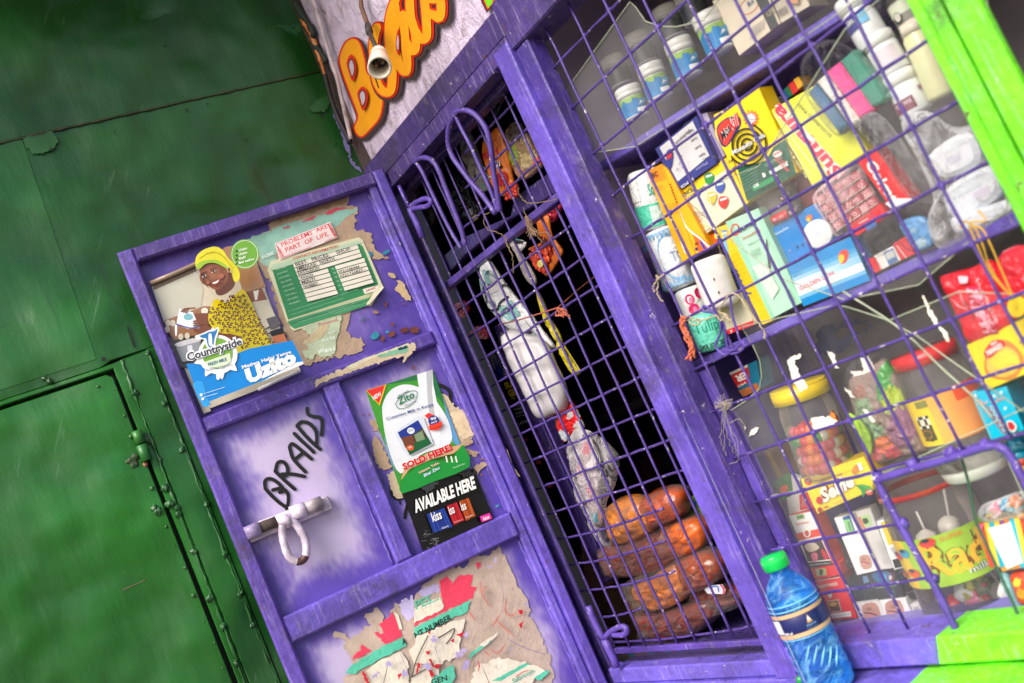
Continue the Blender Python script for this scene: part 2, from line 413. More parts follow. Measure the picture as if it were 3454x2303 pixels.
def transp(n, fac, tint=(1, 1, 1, 1)):
    t = n.n.new('ShaderNodeBsdfTransparent'); t.inputs[0].default_value = tint; q = n.n.new('ShaderNodeMixShader')
    if isinstance(fac, (int, float)): q.inputs[0].default_value = fac
    else: n.l.new(fac, q.inputs[0])
    n.l.new(t.outputs[0], q.inputs[1]); n.l.new(n.b.outputs[0], q.inputs[2]); n.l.new(q.outputs[0], n.out.inputs[0]); return q
def fres(n, nrm=None, ior=1.45):
    f = n.n.new('ShaderNodeFresnel'); f.inputs[0].default_value = ior
    if nrm: n.l.new(nrm, f.inputs['Normal'])
    return f.outputs[0]
def m_film(m):
    # thin crinkled wrapping film: clear between creases, glossy along them
    n = N(m); w = n.noise(26, 4, .6, n.rotsc((.4, .3, .2), (1, 1, .35)), 2.6); nrm = n.bump((w, .8, .010)); n.base(n.mix(1.0, n.col, (.16, .16, .17, 1), 'MULTIPLY')); n.r(.13)
    cr = n.rng(w, .62, .70, .0, .30); f = n.math('ADD', cr, n.math('MULTIPLY', fres(n, nrm), .45)); f = n.math('ADD', f, .012); f.node.use_clamp = True; transp(n, f)
def m_milky(m):
    n = N(m); w = n.noise(20, 3, .55, n.rotsc((.5, .2, .1), (1, 1, .45)), 2.2); nrm = n.bump((w, .8, .010)); n.base(n.col); n.r(.15)
    f = n.math('ADD', n.rng(w, .48, .70, .06, .42), n.math('MULTIPLY', fres(n, nrm), .5)); f.node.use_clamp = True; transp(n, f)
def pane_(m, veil, fr):
    # scratched clear acrylic: a thin dusty veil
    n = N(m); d = n.noise(6, 5, .7, None, .8); sp = n.rng(n.noise(220, 4, .8), .73, .76, 0, .25); n.b.inputs['Base Color'].default_value = (.62, .61, .60, 1); n.r(.22)
    f = n.math('ADD', n.rng(d, .40, .72, .004, veil), sp); f = n.math('ADD', f, n.math('MULTIPLY', fres(n), fr)); f.node.use_clamp = True; transp(n, f)
def m_pane(m): pane_(m, .05, .10)
def m_paneh(m): pane_(m, .11, .16)
def m_edge(m):
    n = N(m); n.b.inputs['Base Color'].default_value = (.45, .5, .38, 1); n.r(.2); transp(n, .55)
def m_jar(m):
    n = N(m); n.base(n.col); n.r(.1); nrm = n.bump((n.noise(12, 2), .3, .01)); f = n.math('ADD', n.math('MULTIPLY', fres(n, nrm), .8), .075); f.node.use_clamp = True; transp(n, f)
def m_pet(m):
    # pale blue drinking-water bottle: tinted thin wall, refraction highlights painted in as rippled noise colour
    n = N(m); w = n.noise(30, 2, .5, n.rotsc((0, .7, .5), (1, 1, 2.2)), 1.8); n.base(n.mix(n.rng(w, .48, .70), (.06, .34, .85, 1), (.30, .72, 1.0, 1))); n.r(.06); n.b.inputs['Coat Weight'].default_value = .5; nrm = n.bump((w, .9, .006))
    f = n.math('ADD', n.math('MULTIPLY', fres(n, nrm, 1.45), .9), n.rng(w, .46, .72, .12, .38)); f.node.use_clamp = True; transp(n, f, (.48, .80, 1.0, 1))
def m_water(m):
    n = N(m); n.base(n.col); n.r(.05); nrm = n.bump((n.noise(22, 2), .6, .008)); f = n.math('ADD', n.math('MULTIPLY', fres(n, nrm, 1.33), .8), .34); transp(n, f, (.75, .94, 1.0, 1))
MATDEF = dict(water=m_water, matte=m_matte, print=m_print, card=m_card, gloss=m_gloss, foil=m_foil, paint=m_paint, bar=m_bar, panel=m_panel, green=m_green, plaster=m_plaster, paper=m_paper, rock=m_rock, dark=m_dark, bread=m_bread, skin=m_skin, film=m_film, milky=m_milky, pane=m_pane, paneh=m_paneh, edge=m_edge, jar=m_jar, pet=m_pet)
PUR = (88, 66, 156); PUR2 = (80, 60, 150); PURD = (70, 52, 140); LIL = (186, 172, 208); LIME = (120, 232, 40); GRN = (28, 96, 28)
BLK = (16, 15, 17); WHT = (232, 232, 230); RED = (222, 30, 38)
# ================================================================ setting
def lerp3(a, b, t): t = max(0, min(1, t)); return tuple(a[i] + (b[i] - a[i]) * t for i in range(3))
mb = MB('matte'); mb.grid(lambda x, y, o=0: Vector((x, y, -1.5 + o)), -60, -60, 60, 60, 60, 60, lambda x, y: (118, 104, 92), z=lambda x, y: .02 * noise.noise(Vector((x, y, 0))))
mb.build('ground', kind='structure', label='bare trodden earth in front of the kiosk')
def box(mb, x0, x1, y0, y1, z0, z1, col):
    p = [Vector((x, y, z)) for z in (z0, z1) for y in (y0, y1) for x in (x0, x1)]
    for a, b, c, d in ((0, 1, 5, 4), (1, 3, 7, 5), (3, 2, 6, 7), (2, 0, 4, 6), (4, 5, 7, 6), (2, 3, 1, 0)): mb.quad(p[a], p[b], p[c], p[d], col)
# corrugated roof sheet over the corner
rf = thing('awning', (-1.3, -.6, 1.25), label='sheet metal awning over the corner above the green wall', cat='awning')
mb = MB('matte'); mb.grid(lambda x, y, o=0: Vector((x, y, 1.29 + .05 * y + o)), -2.0, -0.72, -1.30, 0.1, 60, 6, lambda x, y: (120, 112, 104), z=lambda x, y: .012 * math.sin(x * 80))
mb.build('roof_sheet', rf)
mb = MB('matte')
for y in (-.95, -.5, -.08): box(mb, -1.95, -.84, y, y + .04, 1.24 + .05 * y, 1.27 + .05 * y, (70, 50, 36))
mb.build('rafter', rf)
# ---------------------------------------------------------------- green wall
gw = thing('green_wall', GW.P(-.5, -1.5), label='dark green painted sheet steel wall with welded seams', cat='wall')
g = GW.ab()
def sheet(mb, pts, f, b, col=GRN): mb.slab(g, pts, f, b, col, None, .0015)
mb = MB('green'); sheet(mb, [(-1.6, .868), (.09, .866), (.09, 1.9), (-1.6, 1.9)], .004, -.004, (20, 70, 20)); mb.build('steel_sheet', gw)
mb = MB('green'); sheet(mb, [(-1.6, .424), (-.585, .424), (-.565, .431), (-.50, .431), (0, .431), (0, .57), (.09, .57), (.09, .866), (-.563, .866), (-1.6, .866)], .001, -.004, (24, 80, 25)); mb.build('steel_sheet', gw)
mb = MB('green'); sheet(mb, [(-1.6, .44), (-.585, .44), (-.565, .866), (-1.6, .866)], .0018, .001, (30, 88, 31)); mb.build('steel_sheet', gw, label='paler lower left steel sheet')
mb = MB('dark'); sheet(mb, [(-1.6, -1.5), (0, -1.5), (0, .7), (-1.6, .7)], -.022, -.03, (12, 14, 12)); mb.build('gap_shade_sheet', gw)  # near-black sheet, its colour stands in for the shade inside the door gaps
mb = MB('green'); sheet(mb, [(-1.6, .4145), (-.566, .416), (-.566, -1.5), (-.553, -1.5), (-.549, .425), (-.5, .43), (-.585, .4235), (-1.6, .4235)], .002, -.02)
mb.build('door_frame_strip', gw)
mb = MB('green'); sheet(mb, [(-.5525, -1.5), (-.507, -1.5), (-.502, .428), (-.549, .424)], .006, -.02, (25, 86, 27)); mb.build('door_frame_strip', gw)
mb = MB('green'); sheet(mb, [(-.507, -1.5), (0, -1.5), (0, .431), (-.502, .431)], .002, -.02, (25, 86, 27)); mb.build('steel_sheet', gw)
def bead(pts, r, n, par, name='weld_bead', col=(36, 84, 38)):
    mb = MB('green'); P = []
    for i in range(n + 1):
        t = i / n * (len(pts) - 1); k = min(int(t), len(pts) - 2); a = Vector(pts[k]); b = Vector(pts[k + 1]); q = a + (b - a) * (t - k); P.append(GW.P(q.x + random.uniform(-.0012, .0012), q.y, .003 + (.002 if par else 0)))
    mb.tube(P, [r * random.choice((.5, .6, .8, 1.0, 1.5)) for _ in P], col, 6)
    mb.build(name, gw)
bead([(-.6 - 1, .867), (-.603, .866), (.03, .866)], .0022, 120, 0, col=(58, 60, 40))
bead([(-.549, .424), (-.554, .1), (-.557, -.3), (-.56, -.8)], .0028, 110, 1)
bead([(-.503, .428), (-.508, .14), (-.510, -.25), (-.513, -.8)], .0026, 110, 1)
mb = MB('dark')
for p in [B1(150, 930), ]: pass
mb.poly(GW.fn(C5), [(514, 124), (522, 124), (553, 208), (545, 212)], (8, 8, 8), .005)
for x, y, r in ((421, 256, 9),): mb.poly(GW.fn(C5), ell(x, y, r, r, 0, 10), (6, 8, 6), .0055)
for x, y, r in ((2040, 738, 12), (1186, 706, 9), (1316, 668, 8), (325, 955, 12), (728, 842, 8), (1860, 185, 7), (1048, 300, 8), (2130, 920, 9), (1560, 895, 7)): mb.poly(GW.fn(A1), jag(ell(x, y, r, r * .8, 0, 8), 1.5, 6, int(x)), (10, 16, 10), .0062)
mb.build('rivet_hole', gw)
# pale scuffed patches of other paint coats
mb = MB('green'); q = GW.fn(A1)
for pts, c, s_ in (([(150, 880), (330, 840), (370, 900), (330, 960), (210, 985), (160, 930)], (42, 92, 44), 1), ([(1960, 690), (2060, 610), (2100, 650), (2060, 720), (1990, 720)], (48, 98, 50), 2), ([(1750, 170), (1900, 160), (1915, 200), (1880, 240), (1800, 200)], (42, 88, 48), 3), ([(900, 90), (1040, 60), (1080, 90), (1000, 130), (880, 140)], (36, 84, 40), 4)):
    mb.poly(q, jag(pts, 5, 14, s_), c, .0048 + s_ * .0002)
for pts, c, s_ in (([(2120, 690), (2150, 760), (2190, 850), (2215, 930), (2230, 1010), (2290, 1090), (2300, 1120), (2240, 1060), (2190, 960), (2160, 850), (2110, 730)], (140, 130, 190), 5),): mb.poly(q, jag(pts, 9, 16, s_), c, .0048)
mb.build('paint_patch', gw)
# green door in the wall
gd = thing('green_door', GW.P(-1.0, -1.5), label='green steel door at lower left, dark gap along its top and hinge side', cat='door')
mb = MB('green'); sheet(mb, [(-1.6, -1.48), (-.575, -1.48), (-.5745, -.155), (-.5725, .27), (-.572, .401), (-.581, .409), (-1.6, .405)], .004, -.012, (24, 92, 24)); mb.build('door_sheet', gd)
mb = MB('green')
for i in range(34): z = .38 - i * .041 - random.uniform(0, .02); mb.blob(GW.P(-.578 + random.uniform(-.004, .001), z, .004), random.choice((.0015, .002, .003, .0042)), (44, 88, 44), 5)
for i in range(9): mb.blob(GW.P(-.60 - i * .07, .398 + random.uniform(-.01, 0), .004), random.choice((.001, .0015, .003)), (44, 88, 44), 5)
mb.build('weld_bead', gd)
hg = thing('hinge', GW.P(-.571, .24), ); hg.parent = gd; hg.location = GW.P(-.571, .24) - gd.location
mb = MB('green'); f = GW.fn(C5)
mb.tube([GW.P(-.570, .297, .012), GW.P(-.570, .274, .012)], .0088, (44, 104, 40), 16); mb.tube([GW.P(-.5705, .271, .012), GW.P(-.571, .243, .012)], .0095, (34, 98, 40), 16); mb.build('barrel', hg)
mb = MB('green'); mb.blob(f(612, 575, .001), .012, (30, 70, 34), 14, .3, (.5, 1, 1)); mb.blob(f(545, 662, .001), .013, (52, 66, 40), 14, .35, (.5, 1, 1)); mb.blob(f(590, 682, .004), .005, (140, 90, 70), 5); mb.build('weld_bead', hg)
mb = MB('green')
for x, y, r in ((640, 872, .007), (625, 862, .006), (672, 780, .007), (690, 842, .008), (720, 858, .006), (648, 662, .005), (725, 885, .006), (200, 345, .005), (180, 335, .004), (550, 395, .006), (600, 235, .004), (665, 438, .006), (738, 625, .006), (840, 845, .006), (912, 1045, .006), (975, 1208, .006), (1025, 1336, .005), (960, 1488, .006), (905, 1340, .006), (850, 1225, .006), (785, 1035, .006)):
    mb.blob(f(x, y, .004), r, (34, 78, 38), 9, .35)
mb.poly(f, [(495, 1188), (560, 1162), (588, 1148), (590, 1153), (500, 1194)], (90, 100, 60), .0048)
mb.build('weld_spatter', gd)
# ---------------------------------------------------------------- kiosk body
kk = thing('kiosk', (-1.1, .3, -1.5), label='small purple and lilac kiosk with barred window and painted wall', cat='kiosk')
f0 = F0.ab()
def kslab(name, pts, f, b, col=PUR, mat='paint', bev=.003, par=None, **kw):
    mb = MB(mat); mb.slab(f0, pts, f, b, col, None, bev); return mb.build(name, par or kk, **kw)
# plaster wall above the header
mb = MB('plaster'); mb.grid(f0, -1.645, .60, -.40, 1.7, 50, 44, lambda x, y: (206, 190, 214), z=lambda x, y: .004 * noise.noise(Vector((x * 9, y * 9, 0))), off=-.004)
mb.slab(f0, [(-1.70, .55), (-1.644, .55), (-1.644, 1.7), (-1.70, 1.7)], -.01, -.08, (70, 52, 52)); pw = mb.build('plaster_wall', kk)
# overspray of purple along the lower edge of the wall
mb = MB('paint'); fa = F0.fn(A2)
mb.poly(fa, jag([(520, 1300), (640, 1225), (760, 1060), (880, 890), (1000, 760), (1100, 635), (1200, 480), (1300, 335), (1380, 235), (1460, 130), (1600, -80), (1900, -80), (1560, 350), (900, 1250), (600, 1330)], 7, 18, 3), (64, 46, 110), .004)
mb.build('overspray', kk)
# lettering
mb = MB('print'); LB = mb.lay; fl = F0.fn(A2, .002)
Bo = smooth([(330, 440), (370, 330), (430, 292), (480, 330), (515, 450), (530, 545), (590, 600), (640, 680), (650, 780), (625, 890), (560, 970), (490, 1030), (440, 965), (470, 880), (430, 760), (385, 640), (350, 540)], 4)
def off_poly(p, d, dx=0, dy=0):
    c = Vector((sum(a for a, _ in p) / len(p), sum(b for _, b in p) / len(p))); out = []
    n = len(p)
    for i in range(n):
        e = Vector(p[(i + 1) % n]) - Vector(p[i - 1]); e = e / max(e.length, 1e-6); q = Vector((e.y, -e.x)); out.append((p[i][0] + q.x * d + dx, p[i][1] + q.y * d + dy))
    return out
strokes = [[(622, 205), (598, 300), (598, 450), (618, 600), (660, 680), (718, 690), (738, 600), (735, 450)], [(735, 450), (715, 300), (718, 150), (742, 50), (780, -40)], [(762, 40), (765, 150), (758, 250), (775, 420), (800, 500), (842, 540), (852, 460), (838, 330), (830, 200), (820, 110)], [(838, 300), (878, 375), (915, 365), (915, 250), (880, 120), (872, -40)], [(915, 230), (958, 290), (1000, 275), (1000, 150), (985, -20)], [(995, 90), (1055, 110), (1100, 130), (1112, 50), (1100, -60)], [(1000, -20), (1060, -10), (1110, -30)]]
YEL = (222, 148, 22)
for wd, c, dx, dy, g_ in ((0, (58, 46, 46), 8, 12, 26), (0, (196, 34, 22), 0, 0, 13), (0, YEL, 0, 0, 0)): mb.poly(fl, off_poly(Bo, g_, dx, dy), c)
mB_ = MB('print'); mB_.lay = 3
for wd, c, dx, dy in ((122, (58, 46, 46), 8, 12), (94, (196, 34, 22), 0, 0), (66, YEL, 0, 0)):
    for st in strokes: mB_.stroke(fl, [(x + dx, y + dy) for x, y in smooth(st, 5, False)], wd, c)
mb.mats = mB_.mats; mb2_ = mB_; mb.lay = mB_.lay
for ring in (smooth([(432, 405), (465, 470), (470, 540), (445, 612), (420, 560), (398, 470)], 3), smooth([(518, 650), (550, 680), (560, 750), (525, 832), (500, 780), (480, 700)], 3), smooth([(795, 210), (806, 300), (800, 410), (780, 380), (775, 300)], 3)):
    mb.poly(fl, ring, (196, 34, 22)); c = Vector((sum(p[0] for p in ring) / len(ring), sum(p[1] for p in ring) / len(ring)))
    mb.poly(fl, [(c.x + (x - c.x) * .66, c.y + (y - c.y) * .72) for x, y in ring], (60, 48, 50)); mb.poly(fl, [(c.x + (x - c.x) * .5, c.y + (y - c.y) * .58) for x, y in ring], (180, 168, 180))
mb.build('letter', pw, label='hand painted yellow letter B with red and black outline'); gl_ = MB('print'); mb = gl_; mb2_.build('lettering', pw, label='hand painted yellow letters eau with red and black outline')
mb.poly(fl, [(1380, -40), (1400, 20), (1440, 98), (1470, 60), (1530, -40)], (70, 30, 30)); mb.poly(fl, [(1395, -40), (1420, 20), (1445, 75), (1480, 30), (1520, -40)], (200, 30, 30)); mb.poly(fl, [(1408, -40), (1430, 20), (1450, 62), (1475, 30), (1505, -40)], (110, 190, 30))
mb.build('letter', pw, label='green letter tip at the top edge')
# header, posts, sill: shade put into the purple, darker up high
kslab('header_beam', [(-1.66, .556), (-1.12, .556), (-1.12, .585), (-1.66, .585)], .012, -.05, (70, 52, 116))
kslab('header_beam', [(-1.66, .585), (-1.12, .585), (-1.12, .632), (-1.66, .632)], .008, -.05, (62, 46, 104))
kslab('header_beam', [(-1.12, .558), (-.47, .553), (-.47, .64), (-1.12, .64)], .010, -.05, (70, 52, 116))
kslab('header_trim', [(-1.66, .552), (-1.17, .552), (-1.17, .558), (-1.66, .558)], .018, -.01, (60, 45, 104), bev=.001)
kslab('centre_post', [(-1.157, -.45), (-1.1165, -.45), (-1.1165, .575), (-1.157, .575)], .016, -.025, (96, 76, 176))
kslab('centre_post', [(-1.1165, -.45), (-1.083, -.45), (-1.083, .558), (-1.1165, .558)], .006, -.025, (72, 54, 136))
kslab('inner_post', [(-1.100, -.40), (-1.070, -.40), (-1.070, .0), (-1.100, .0)], -.030, -.05, (82, 64, 150))
kslab('door_jamb', [(-1.66, -.46), (-1.584, -.46), (-1.584, .556), (-1.66, .556)], -.002, -.008, (66, 50, 120))
mb = MB('paint'); box(mb, -1.60, -1.157, -.002, .075, -.46, -.43, (96, 82, 150)); 
mb.slab(f0, [(-1.58, -.447), (-1.13, -.449), (-1.13, -.424), (-1.58, -.419)], .008, -.02, (108, 92, 196), None, .003)
mb.slab(f0, [(-1.58, -.50), (-1.13, -.50), (-1.13, -.449), (-1.58, -.447)], .016, -.02, (108, 92, 196), None, .003); mb.build('door_sill', kk)
kslab('window_sill', [(-1.13, -.443), (-.873, -.442), (-.86, -.407), (-1.13, -.404)], .014, -.06, (108, 92, 196))
kslab('window_sill', [(-.873, -.442), (-.35, -.440), (-.35, -.409), (-.86, -.407)], .014, -.06, LIME, label='lime green end of the window sill')
mb = MB('paint'); g3 = lambda x, y, o=0: Vector((x, y, -.4475 + o)); mb.grid(g3, -1.13, .0, -.898, -.24, 20, 16, lambda x, y: (110, 96, 196), z=lambda x, y: .002 * noise.noise(Vector((x * 30, y * 30, 0))) + y * .02)
mb.quad(Vector((-1.13, -.24, -.452)), Vector((-.898, -.24, -.452)), Vector((-.898, -.24, -1.5)), Vector((-1.13, -.24, -1.5)), (104, 90, 190)); mb.quad(Vector((-1.13, 0, -.4475)), Vector((-1.13, -.24, -.452)), Vector((-1.13, -.24, -1.5)), Vector((-1.13, 0, -1.5)), (104, 90, 190)); mb.build('ledge', kk)
mb = MB('paint'); mb.grid(g3, -.898, .0, -.3, -.24, 20, 16, lambda x, y: LIME, z=lambda x, y: .002 * noise.noise(Vector((x * 30, y * 30, 0))) + y * .02)
mb.quad(Vector((-.898, -.24, -.452)), Vector((-.3, -.24, -.452)), Vector((-.3, -.24, -1.5)), Vector((-.898, -.24, -1.5)), LIME); mb.build('ledge', kk, label='lime green part of the ledge below the window')
kslab('base_wall', [(-1.66, -1.5), (-1.13, -1.5), (-1.13, -.50), (-1.66, -.50)], .006, -.06, (96, 80, 180), 'panel')
gp = thing('corner_post', (-.505, 0, -1.5)); gp.parent = kk; gp.location = Vector((-.505, 0, -1.5)) - kk.location; tag(gp, label='bright lime green corner post with a dark seam')
for x0, x1, fz in ((-.539, -.524, .012), (-.523, -.5065, .018), (-.5035, -.472, .018)):
    mb = MB('paint'); mb.slab(f0, [(x0, -1.45), (x1, -1.45), (x1, 1.6), (x0, 1.6)], fz, fz - .012, LIME, None, .003); mb.build('flange', gp)
mb = MB('dark'); mb.slab(f0, [(-.508, -1.45), (-.502, -1.45), (-.502, 1.6), (-.508, 1.6)], .008, .0, (40, 60, 20)); mb.build('seam', gp)
# cabinet inside: side, back, ceiling, floor, shelves
def quadpart(name, P, col, mat='matte', par=None, **kw):
    mb = MB(mat); mb.quad(*[Vector(p) for p in P], col); n_ = (Vector(P[1]) - Vector(P[0])).cross(Vector(P[2]) - Vector(P[1])).normalized() * .004
    mb.quad(*[Vector(p) - n_ for p in P][::-1], col)
    for i in range(4): mb.quad(Vector(P[i]), Vector(P[i]) - n_, Vector(P[(i + 1) % 4]) - n_, Vector(P[(i + 1) % 4]), col)
    return mb.build(name, par or kk, **kw)
mb = MB('panel'); mb.grid(lambda x, y, o=0: Vector((-1.163, x, y)), .03, -.46, .42, .70, 20, 60, lambda x, y: lerp3((90, 72, 150), (186, 172, 196), (y + .9 * x + .15 * noise.noise(Vector((x * 9, y * 9, 0))) - .22) / .12)); mb.build('cabinet_side', kk)
quadpart('cabinet_back', [(-1.163, .36, -.46), (-.40, .36, -.46), (-.40, .36, .70), (-1.163, .36, .70)], (150, 142, 142), 'matte')
quadpart('cabinet_side', [(-.43, .02, -.46), (-.43, .42, -.46), (-.43, .42, .70), (-.43, .02, .70)], (130, 124, 130), 'panel')
quadpart('cabinet_floor', [(-1.163, .03, -.412), (-.43, .03, -.412), (-.43, .36, -.412), (-1.163, .36, -.412)], (120, 112, 190), 'matte')
quadpart('cabinet_top', [(-1.163, .03, .66), (-.43, .03, .66), (-.43, .36, .66), (-1.163, .36, .66)], (150, 140, 130), 'matte')
dpf = DP.ab()
def shelf(zl0, zr0, zl1, zr1, name='shelf', a0=-.10, a1=.62, par=None):
    mb = MB('paint'); mb.slab(dpf, [(a0, zl1), (a1, zr1), (a1, zr0), (a0, zl0)], .012, -.20, (100, 84, 176), (100, 84, 176), .002); mb.build(name, par or kk)
shelf(.362, .330, .350, .312); shelf(.018, .024, .006, .004)
# dark room behind the door grille
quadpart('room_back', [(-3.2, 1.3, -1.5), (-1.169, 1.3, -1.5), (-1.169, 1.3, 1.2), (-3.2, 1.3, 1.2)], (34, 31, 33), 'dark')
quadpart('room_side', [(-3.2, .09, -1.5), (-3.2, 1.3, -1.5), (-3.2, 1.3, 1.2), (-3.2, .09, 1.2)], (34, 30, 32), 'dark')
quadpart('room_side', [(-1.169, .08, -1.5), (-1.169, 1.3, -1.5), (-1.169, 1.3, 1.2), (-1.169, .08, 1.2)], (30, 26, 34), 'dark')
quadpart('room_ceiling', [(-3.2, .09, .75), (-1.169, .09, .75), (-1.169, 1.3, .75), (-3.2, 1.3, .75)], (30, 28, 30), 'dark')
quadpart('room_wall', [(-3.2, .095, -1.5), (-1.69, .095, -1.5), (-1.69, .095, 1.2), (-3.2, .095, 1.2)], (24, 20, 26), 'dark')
rs = random.Random(12)
for k, z in enumerate((-.30, .0, .30)):
    mb = MB('dark'); box(mb, -2.9, -1.25, .62, .95, z - .02, z, (70, 62, 70)); mb.build('back_shelf', kk)
    for i in range(9):
        x = -2.7 + i * .165; w = rs.uniform(.05, .12); h = rs.uniform(.08, .2); mb = MB('gloss'); box(mb, x, x + w, .68, .80, z + .001, z + h, rs.choice(((60, 50, 46), (40, 46, 60), (80, 60, 40), (34, 34, 38), (70, 34, 34), (30, 60, 46)))); mb.build('stock_box', label=('dim carton %s the dark back of the shop, %s' % (('low at', 'midway up', 'high up')[k], ('far left', 'second from left', 'third from left', 'left of the middle', 'in the middle', 'right of the middle', 'third from right', 'second from right', 'far right')[i])), cat='carton', group='dim cartons at the back of the shop')
# neighbour wall right of the lime post
nw = MB('rock'); nw.grid(lambda x, y, o=0: Vector((x, .35 + o, y)), -.40, -1.5, 1.6, 1.8, 60, 60, lambda x, y: (190, 190, 200), z=lambda x, y: .05 * noise.noise(Vector((x * 5, y * 5, 0)))); nw.build('rough_wall', label='rough grey rendered wall right of the lime green post', cat='wall')
mb = MB('gloss'); fq = FA(.02).fn(A4); mb.slab(FA(.02).fn(A4), [(2105, 610), (2150, 600), (2260, 800), (2330, 930), (2300, 960)], .012, 0, (232, 226, 220), None, .003); mb.build('white_trim', kk)
# ================================================================ window grille, door grille, open door leaf
wg = thing('window_grille', (-.8, -.01, -.41), label='purple welded bar grille across the shop window', cat='grille')
def wob(v, a=.0009): return v + random.uniform(-a, a)
WX = [-1.058 + .063 * k for k in range(9)]; WZ = [.504, .436, .3595, .2895, .219, .148, .0775, .0065, -.060, -.132, -.2015, -.272, -.345]
YB = .02
def barx(x0, z0, x1, z1, y, r=.0020, n=14, col=(74, 55, 130), par=None, a=.0009):
    mb = MB('bar'); mb.tube([(wob(x0 + (x1 - x0) * i / n, a), wob(y, .0004), wob(z0 + (z1 - z0) * i / n, a)) for i in range(n + 1)], r, col, 8, True, .10); return mb.build('bar', par)
for k, x in enumerate(WX):
    xt = x; xb = x + .012
    z0 = -.405; z1 = .56
    if k > 2: z0 = -.2035
    barx(x, z1, x + .012, z0, YB - .004, par=wg, n=24)
for z in WZ:
    x1 = -.535; x0 = -1.083
    if z < -.21: x1 = -.850
    barx(x0, z, x1, z, YB, par=wg, n=20)
barx(-1.083, .560, -.535, .556, YB, par=wg)
hf = MB('bar'); hy = YB - .010
P = [(-.845, -.412), (-.846, -.346), (-.852, -.285), (-.856, -.220), (-.850, -.211), (-.80, -.208), (-.745, -.207), (-.71, -.2045), (-.69, -.205), (-.680, -.210), (-.675, -.222), (-.673, -.26), (-.668, -.34), (-.664, -.412)]
P = smooth(P, 5, False); hf.tube([(x, hy, z) for x, z in P], .0048, PUR, 10, True, .14)
for x, z in ((-.856, -.208), (-.80, -.203), (-.745, -.202), (-.70, -.203), (-.852, -.272), (-.846, -.345)): hf.blob((x, hy + .004, z), .0075, PUR, 6, .3)
hf.build('hatch_frame', wg, label='thicker bent rod framing the missing bars at lower right')
mb = MB('bar')
for x in WX:
    for z in WZ:
        if z < -.21 and x > -.86: continue
        mb.blob((x + .012 * (.55 - z), YB - .002, z), random.uniform(.0028, .0046), PUR, 4, .3)
mb.build('weld', wg, kind='stuff')
# bent wire ends hooked on the grille
wr = thing('wire_hook', (-1.0, 0, .03), label='bent purple wire ends twisted round the grille above the tissue rolls shelf', cat='wire')
fw = FA(.012).fn(A5)
for pts in ([(790, 1240), (720, 1230), (730, 1190), (790, 1230), (850, 1310), (850, 1400), (815, 1490), (880, 1560), (930, 1530), (890, 1520)], [(840, 1290), (880, 1330), (895, 1450), (915, 1540)], [(925, 1110), (940, 1250), (975, 1370), (1000, 1450), (1040, 1490), (1060, 1480)], [(890, 1530), (960, 1520), (1020, 1460), (1030, 1500), (990, 1540), (930, 1555)]):
    mb = MB('bar'); mb.tube([fw(x, y) for x, y in smooth(pts, 5, False)], .0016, PUR, 7, True, .1); mb.build('wire', wr)
# ---- door grille
PG = (74, 56, 128)  # same purple taken darker, shade on the bars put into the colour
dg = thing('door_grille', (-1.37, 0, -.41), label='purple grille door with welded mesh and two rod loops in its top panel', cat='grille door')
GY = .035
f35 = FA(GY).ab()
def gslab(name, pts, f, b, col=PUR, bev=.002, **kw):
    mb = MB('paint'); mb.slab(f35, pts, f, b, col, None, bev); return mb.build(name, dg, **kw)
gslab('stile', [(-1.176, -.42), (-1.166, -.42), (-1.166, .556), (-1.176, .556)], .012, -.012, (76, 58, 140))
gslab('stile', [(-1.66, -.42), (-1.645, -.42), (-1.645, .556), (-1.66, .556)], .006, -.006)
gslab('rail', [(-1.66, .338), (-1.176, .336), (-1.176, .349), (-1.66, .352)], .016, -.004, (76, 58, 136))
gslab('rail', [(-1.66, .545), (-1.176, .545), (-1.176, .556), (-1.66, .556)], .012, -.012, (60, 45, 104))
gslab('rail', [(-1.66, -.408), (-1.176, -.418), (-1.176, -.408), (-1.66, -.396)], .004, -.004)
GX = [-1.17056 - .052 - .0463 * k for k in range(10)]
for k, x in enumerate(GX):
    mb = MB('bar'); lo = -.40; hi = .55
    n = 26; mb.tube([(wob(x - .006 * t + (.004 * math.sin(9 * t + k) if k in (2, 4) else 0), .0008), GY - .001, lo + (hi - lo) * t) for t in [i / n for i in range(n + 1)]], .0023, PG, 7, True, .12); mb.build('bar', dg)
GZ = [.52, .47, .415, .296, .241, .190, .136, .083, .030, -.024, -.077, -.129, -.177, -.229, -.281, -.333, -.385]
for k, z in enumerate(GZ):
    x0, x1 = -1.655, -1.175
    if k in (12,): x1 = -1.30
    if k == 13: x1 = -1.33
    if k == 14: x1 = -1.34
    if k == 15: x1 = -1.47
    if k < 3: x0 = (-1.40, -1.44, -1.50)[k]
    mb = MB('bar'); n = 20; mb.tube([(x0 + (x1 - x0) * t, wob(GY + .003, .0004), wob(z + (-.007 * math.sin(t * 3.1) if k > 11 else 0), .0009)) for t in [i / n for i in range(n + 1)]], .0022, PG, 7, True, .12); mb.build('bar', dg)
for x0 in (0, 1):
    pass
fh = FA(-.014).fn(C6)
loopA = [(720, 760), (760, 720), (830, 706), (910, 740), (985, 820), (1035, 920), (1065, 1080), (1085, 1250), (1110, 1400), (1140, 1600)]
loopA2 = [(745, 745), (700, 830), (682, 930), (690, 1030), (730, 1130), (800, 1230), (890, 1350), (980, 1450), (1100, 1620)]
stemA = [(750, 760), (800, 870), (880, 1020), (960, 1200), (1060, 1420), (1120, 1600)]
loopB = [(390, 1165), (430, 1130), (500, 1130), (560, 1170), (610, 1260), (650, 1370), (690, 1470), (740, 1600), (800, 1760), (835, 1900)]
stemB = [(400, 1170), (450, 1240), (520, 1390), (600, 1560), (700, 1760), (800, 1930)]
